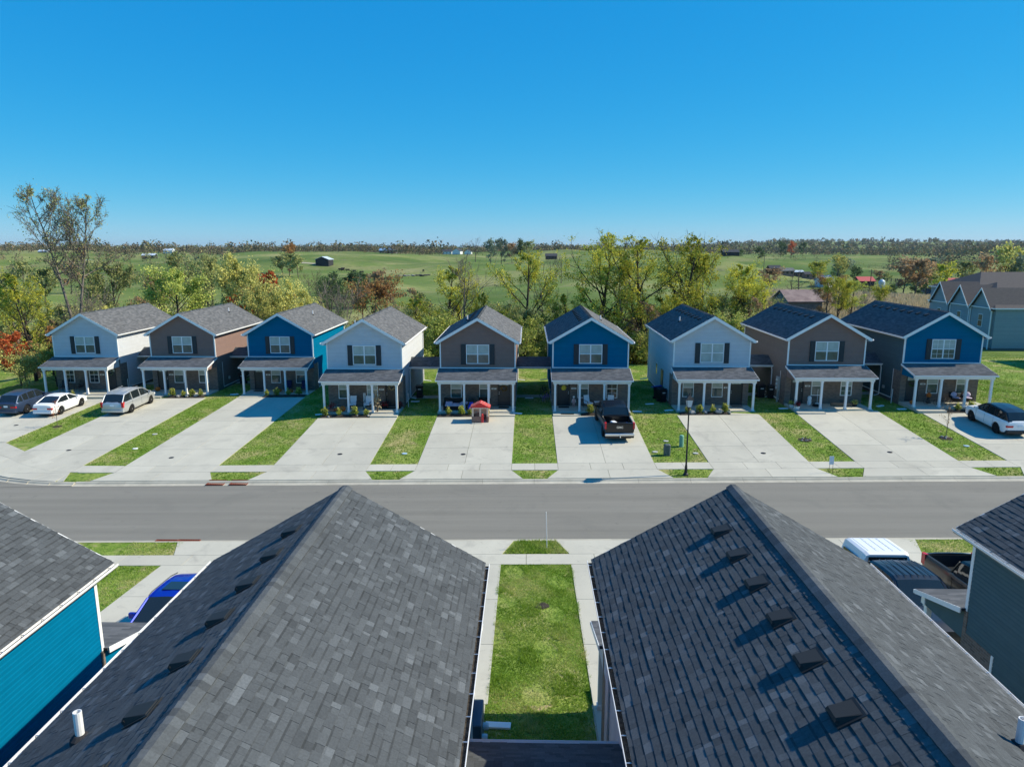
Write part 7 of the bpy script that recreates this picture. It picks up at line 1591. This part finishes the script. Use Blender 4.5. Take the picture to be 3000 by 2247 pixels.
# cows
M['cow'] = mat('black_cow_hide', (.012, .011, .011), .8)
def cow(px, py, Y, rz, label, graze=True):
    x = at(px, py, Y).x; c = thing('cow', (x, Y, H(x, Y)), label, 'cow', rz, 'black cattle grazing on the hill'); mb = MB(); c.scale = (1.2, 1.2, 1.2)
    R_ = []
    for y, z, a, b in ((-1.1, 1.15, .12, .15), (-1.0, 1.1, .28, .3), (-.7, 1.05, .34, .38), (0, .98, .38, .42), (.5, 1.02, .34, .42), (.8, 1.12, .24, .32)): R_.append([(a * math.cos(2 * PI * k / 10), y, z + b * math.sin(2 * PI * k / 10)) for k in range(10)])
    hd = ((1.1, 1.0, .16, .2), (1.35, .6, .13, .16), (1.55, .25, .12, .12), (1.62, .12, .07, .07)) if graze else ((1.05, 1.3, .16, .2), (1.3, 1.45, .14, .16), (1.6, 1.35, .12, .12), (1.75, 1.3, .07, .07))
    for y, z, a, b in hd: R_.append([(a * math.cos(2 * PI * k / 10), y, z + b * math.sin(2 * PI * k / 10)) for k in range(10)])
    mb.loft(R_)
    for s in (-1, 1):
        mb.tube([(s * .2, .6, .9), (s * .2, .65, .45), (s * .2, .6, 0)], [.12, .07, .06], 6); mb.tube([(s * .2, -.75, .95), (s * .2, -.85, .5), (s * .2, -.8, 0)], [.16, .08, .06], 6)
    mb.tube([(0, -1.08, 1.2), (0, -1.2, .8), (0, -1.2, .5)], .025, 4); mb.build('body', M['cow'], c, True)
for px, py, Y, rz, lb in ((996, 775, 470, 1.4, 'leftmost black cow of the pair nearest the black barn'), (1003, 778, 465, 1.8, 'second black cow of the pair nearest the barn'), (1004, 773, 475, -1.2, 'black cow just behind the pair'), (1018, 778, 465, 1.5, 'third black cow along the line'), (1037, 781, 455, 1.5, 'fourth black cow along the line'), (1059, 785, 445, 2.0, 'fifth black cow along the line'), (1106, 789, 435, 1.4, 'rightmost black cow of the line'), (1240, 785, 440, .4, 'lone black cow beside the dark rocks')): cow(px, py, Y, rz, lb)
M['farrock'] = mat('pale_field_rock', (.30, .29, .27), .9, .1, nscale=1, namt=.3)
for k in range(12):
    px = 1165 + k * 8; x = at(px, 795, 420).x; mb = MB(); mb.ball((0, 0, .3), .9 if k < 7 else 1.2, 6, sq=(1.6, 1, .45)); obj1('boulder', mb, M['farrock'] if k < 7 else M['darkwood'], (x, 418 + (k % 3) * 3, H(x, 420)), ('pale' if k < 7 else 'dark') + ' boulder in the rocky hollow of the pasture, ' + ('left', 'middle', 'right')[k % 3] + ' side', 'boulder', k, 'boulders in the pasture hollow')
# farm track and pasture fences
mb = MB(); tr = [(at(px, py, Y).x, Y) for px, py, Y in ((2560, 858, 175), (2590, 850, 190), (2625, 843, 215), (2650, 838, 240), (2700, 836, 255))]
for k in range(len(tr) - 1):
    (xa, ya), (xb, yb) = tr[k], tr[k + 1]
    for j in range(8):
        f0, f1 = j / 8, (j + 1) / 8; A = (xa + (xb - xa) * f0, ya + (yb - ya) * f0); B = (xa + (xb - xa) * f1, ya + (yb - ya) * f1); w_ = 1.6
        mb.face([(A[0], A[1] - w_, H(A[0], A[1] - w_) + .12), (B[0], B[1] - w_, H(B[0], B[1] - w_) + .12), (B[0], B[1] + w_, H(B[0], B[1] + w_) + .12), (A[0], A[1] + w_, H(A[0], A[1] + w_) + .12)])
M['gravel'] = mat('pale_gravel', (.40, .36, .29), .95, .1, nscale=.5, namt=.1, coords='World'); tag(mb.build('farm_track', M['gravel']), 'pale gravel farm track between field and trees', kind='structure')
mb = MB(); xa, xb = at(870, 778, 505).x, at(935, 776, 505).x
for k in range(10): a_, b_ = xa + (xb - xa) * k / 10, xa + (xb - xa) * (k + 1) / 10; mb.face([(a_, 503, H(a_, 503) + .15), (b_, 503, H(b_, 503) + .15), (b_, 507, H(b_, 507) + .15), (a_, 507, H(a_, 507) + .15)])
tag(mb.build('farm_track', M['gravel']), 'pale track leading to the black barn', kind='structure')
def fence(px0, px1, Y0_, Y1_, n, label, hh=1.4):
    t = thing('fence', (at(px0, 780, Y0_).x, Y0_, 0), label, 'fence', 0, 'pasture fences'); x0 = t.location.x; x1 = at(px1, 780, Y1_).x; post = None
    for k in range(n + 1):
        x = x0 + (x1 - x0) * k / n; y = Y0_ + (Y1_ - Y0_) * k / n; mb = MB(); mb.box(-.12, .12, -.12, .12, -.2, hh); o = mb.build('post', M['darkwood'], t); o.location = (x - x0, y - Y0_, H(x, y))
    for r in range(3):
        mb = MB()
        for k in range(n):
            xa_, ya_ = x0 + (x1 - x0) * k / n, Y0_ + (Y1_ - Y0_) * k / n; xb_, yb_ = x0 + (x1 - x0) * (k + 1) / n, Y0_ + (Y1_ - Y0_) * (k + 1) / n
            mb.tube([(xa_ - x0, ya_ - Y0_, H(xa_, ya_) + hh * (.3 + .32 * r)), (xb_ - x0, yb_ - Y0_, H(xb_, yb_) + hh * (.3 + .32 * r))], .05, 4)
        mb.build('rail', M['darkwood'], t)
fence(1132, 1186, 260, 262, 10, 'short dark board fence in the pasture below the rocks'); fence(1180, 1560, 860, 780, 36, 'long fence along the crest of the pasture', 1.6); fence(2420, 2640, 420, 300, 24, 'dark fence line curving over the right pasture')
# far poles
for px, Y, lb in ((2238, 420, 'left'), (2555, 260, 'right')): x = at(px, 780, Y).x; mb = MB(); mb.tube([(0, 0, -.5), (0, 0, 9)], .14, 6); mb.box(-1.1, 1.1, -.06, .06, 8.2, 8.4); obj1('utility_pole', mb, M['bark'], (x, Y, H(x, Y)), lb + ' wooden utility pole standing in the right pasture', 'utility pole', 0, 'utility poles')
# grass blades on the lawns near enough to show them
def scatter(x0, x1, y0, y1, dens, seed):
    rg_ = np.random.default_rng(seed); n_ = int((x1 - x0) * (y1 - y0) * dens); x = rg_.uniform(x0, x1, n_); y = rg_.uniform(y0, y1, n_); return x, y
x, y = scatter(-1.16, 1.98, 12.5, 28.22, 850, 1); kp_ = np.random.default_rng(5).random(len(x)) > .75 * (np.sin(x * 2.3 + y * .9) * np.sin(y * 1.3 - x) > .55); x, y = x[kp_], y[kp_]; edge = (np.abs(x - .41) > 1.48); hh = np.random.default_rng(2).uniform(.03, .075, len(x)) * (1 + .8 * (np.sin(x * 3.1 + 1) * np.sin(y * 1.9) > .35))
tufts('grass', 'thick grass of the near strip between the two big roofs', np.stack([x, y, height(x, y) - .005], 1), hh, M['blade'], 11, .007, 4, .8)
x, y = scatter(-1.0, 1.9, 29.33, 30.8, 600, 3); k_ = (x > -1.0 + (y - 29.3) * .4) & (x < 1.9 - (y - 29.3) * .35); x, y = x[k_], y[k_]
tufts('grass', 'long grass in the near curb strip round the white stake', np.stack([x, y, height(x, y)], 1), np.random.default_rng(4).uniform(.06, .16, len(x)), M['blade'], 12, .009, 4, .7)
G = [scatter(-16, -15.9 + 0, 20, 28.1, 1, 1)]
for a_, b_, y0, y1 in ((-18.8, -15.95, 20, 28.1), (-18.6, -16.1, 29.35, 30.75), (17.5, 20.4, 29.35, 30.75), (17.5, 20.4, 20, 28.1)): G.append(scatter(a_, b_, y0, y1, 260, int(a_ * 9 + 400)))
x = np.concatenate([g_[0] for g_ in G]); y = np.concatenate([g_[1] for g_ in G]); tufts('grass', 'grass of the near lawns either side of the big roofs', np.stack([x, y, height(x, y)], 1), np.random.default_rng(6).uniform(.03, .09, len(x)), M['blade'], 13, .010, 3, .8)
G = []
for a_, b_ in ((-19.4, -16.05), (-9.8, -6.92), (-.85, 1.86), (8.02, 11.27), (17.58, 20.29), (26.73, 29.56), (35.9, 44)): G.append(scatter(a_, b_, 42.4, 64 if a_ < 30 else 75, 75, int(a_ + 90))); 
for a_, b_ in ((-19.0, -16.3), (-9.4, -7.2), (-.4, 1.4), (8.5, 10.8), (17.9, 19.9), (27.1, 29.2)): G.append(scatter(a_, b_, 39.75, 41.05, 75, int(a_ + 190)))
G.append(scatter(-28.2, -25.6, 42.4, 66, 75, 55)); xx, yy = scatter(-37, -34.3, 47.6, 66, 75, 56); G.append((xx, yy)); G.append(scatter(36, 60, 52, 90, 22, 57)); G.append(scatter(-28, 36, 66.5, 78, 22, 58))
x = np.concatenate([g_[0] for g_ in G]); y = np.concatenate([g_[1] for g_ in G]); tufts('grass', 'mown grass of the strips between the far driveways', np.stack([x, y, height(x, y)], 1), np.random.default_rng(7).uniform(.03, .08, len(x)), M['blade'], 14, .022, 3, .9)
# haze over the whole land
vm = bpy.data.materials.new('thin_haze'); vm.use_nodes = True; vt = vm.node_tree; vt.nodes.clear(); vo = vt.nodes.new('ShaderNodeOutputMaterial'); pv = vt.nodes.new('ShaderNodeVolumePrincipled')
pv.inputs['Color'].default_value = (.62, .76, .95, 1); pv.inputs['Density'].default_value = 0.00004; pv.inputs['Anisotropy'].default_value = .2; vt.links.new(pv.outputs[0], vo.inputs['Volume'])
mb = MB(); mb.box(-11500, 11500, -60, 9500, -40, 62); hz = mb.build('haze', vm); hz['kind'] = 'stuff'; hz['label'] = 'thin blue autumn haze over the land'

# tell look-alikes with one label apart by their place from left to right
from collections import defaultdict
dd_ = defaultdict(list)
for o in col.objects:
    if o.parent is None and 'category' in o and 'label' in o: dd_[o['label']].append(o)
ON = ('leftmost', 'second', 'third', 'fourth', 'fifth', 'sixth', 'seventh', 'eighth', 'ninth', 'tenth')
for lb, L in dd_.items():
    if len(L) > 1:
        L.sort(key=lambda o: o.location.x / max(1, o.location.y))
        for k, o in enumerate(L): o['label'] = (('left ' if k == 0 else 'right ') if len(L) == 2 else ON[min(k, 9)] + ' ') + lb.replace('one of the ', '')
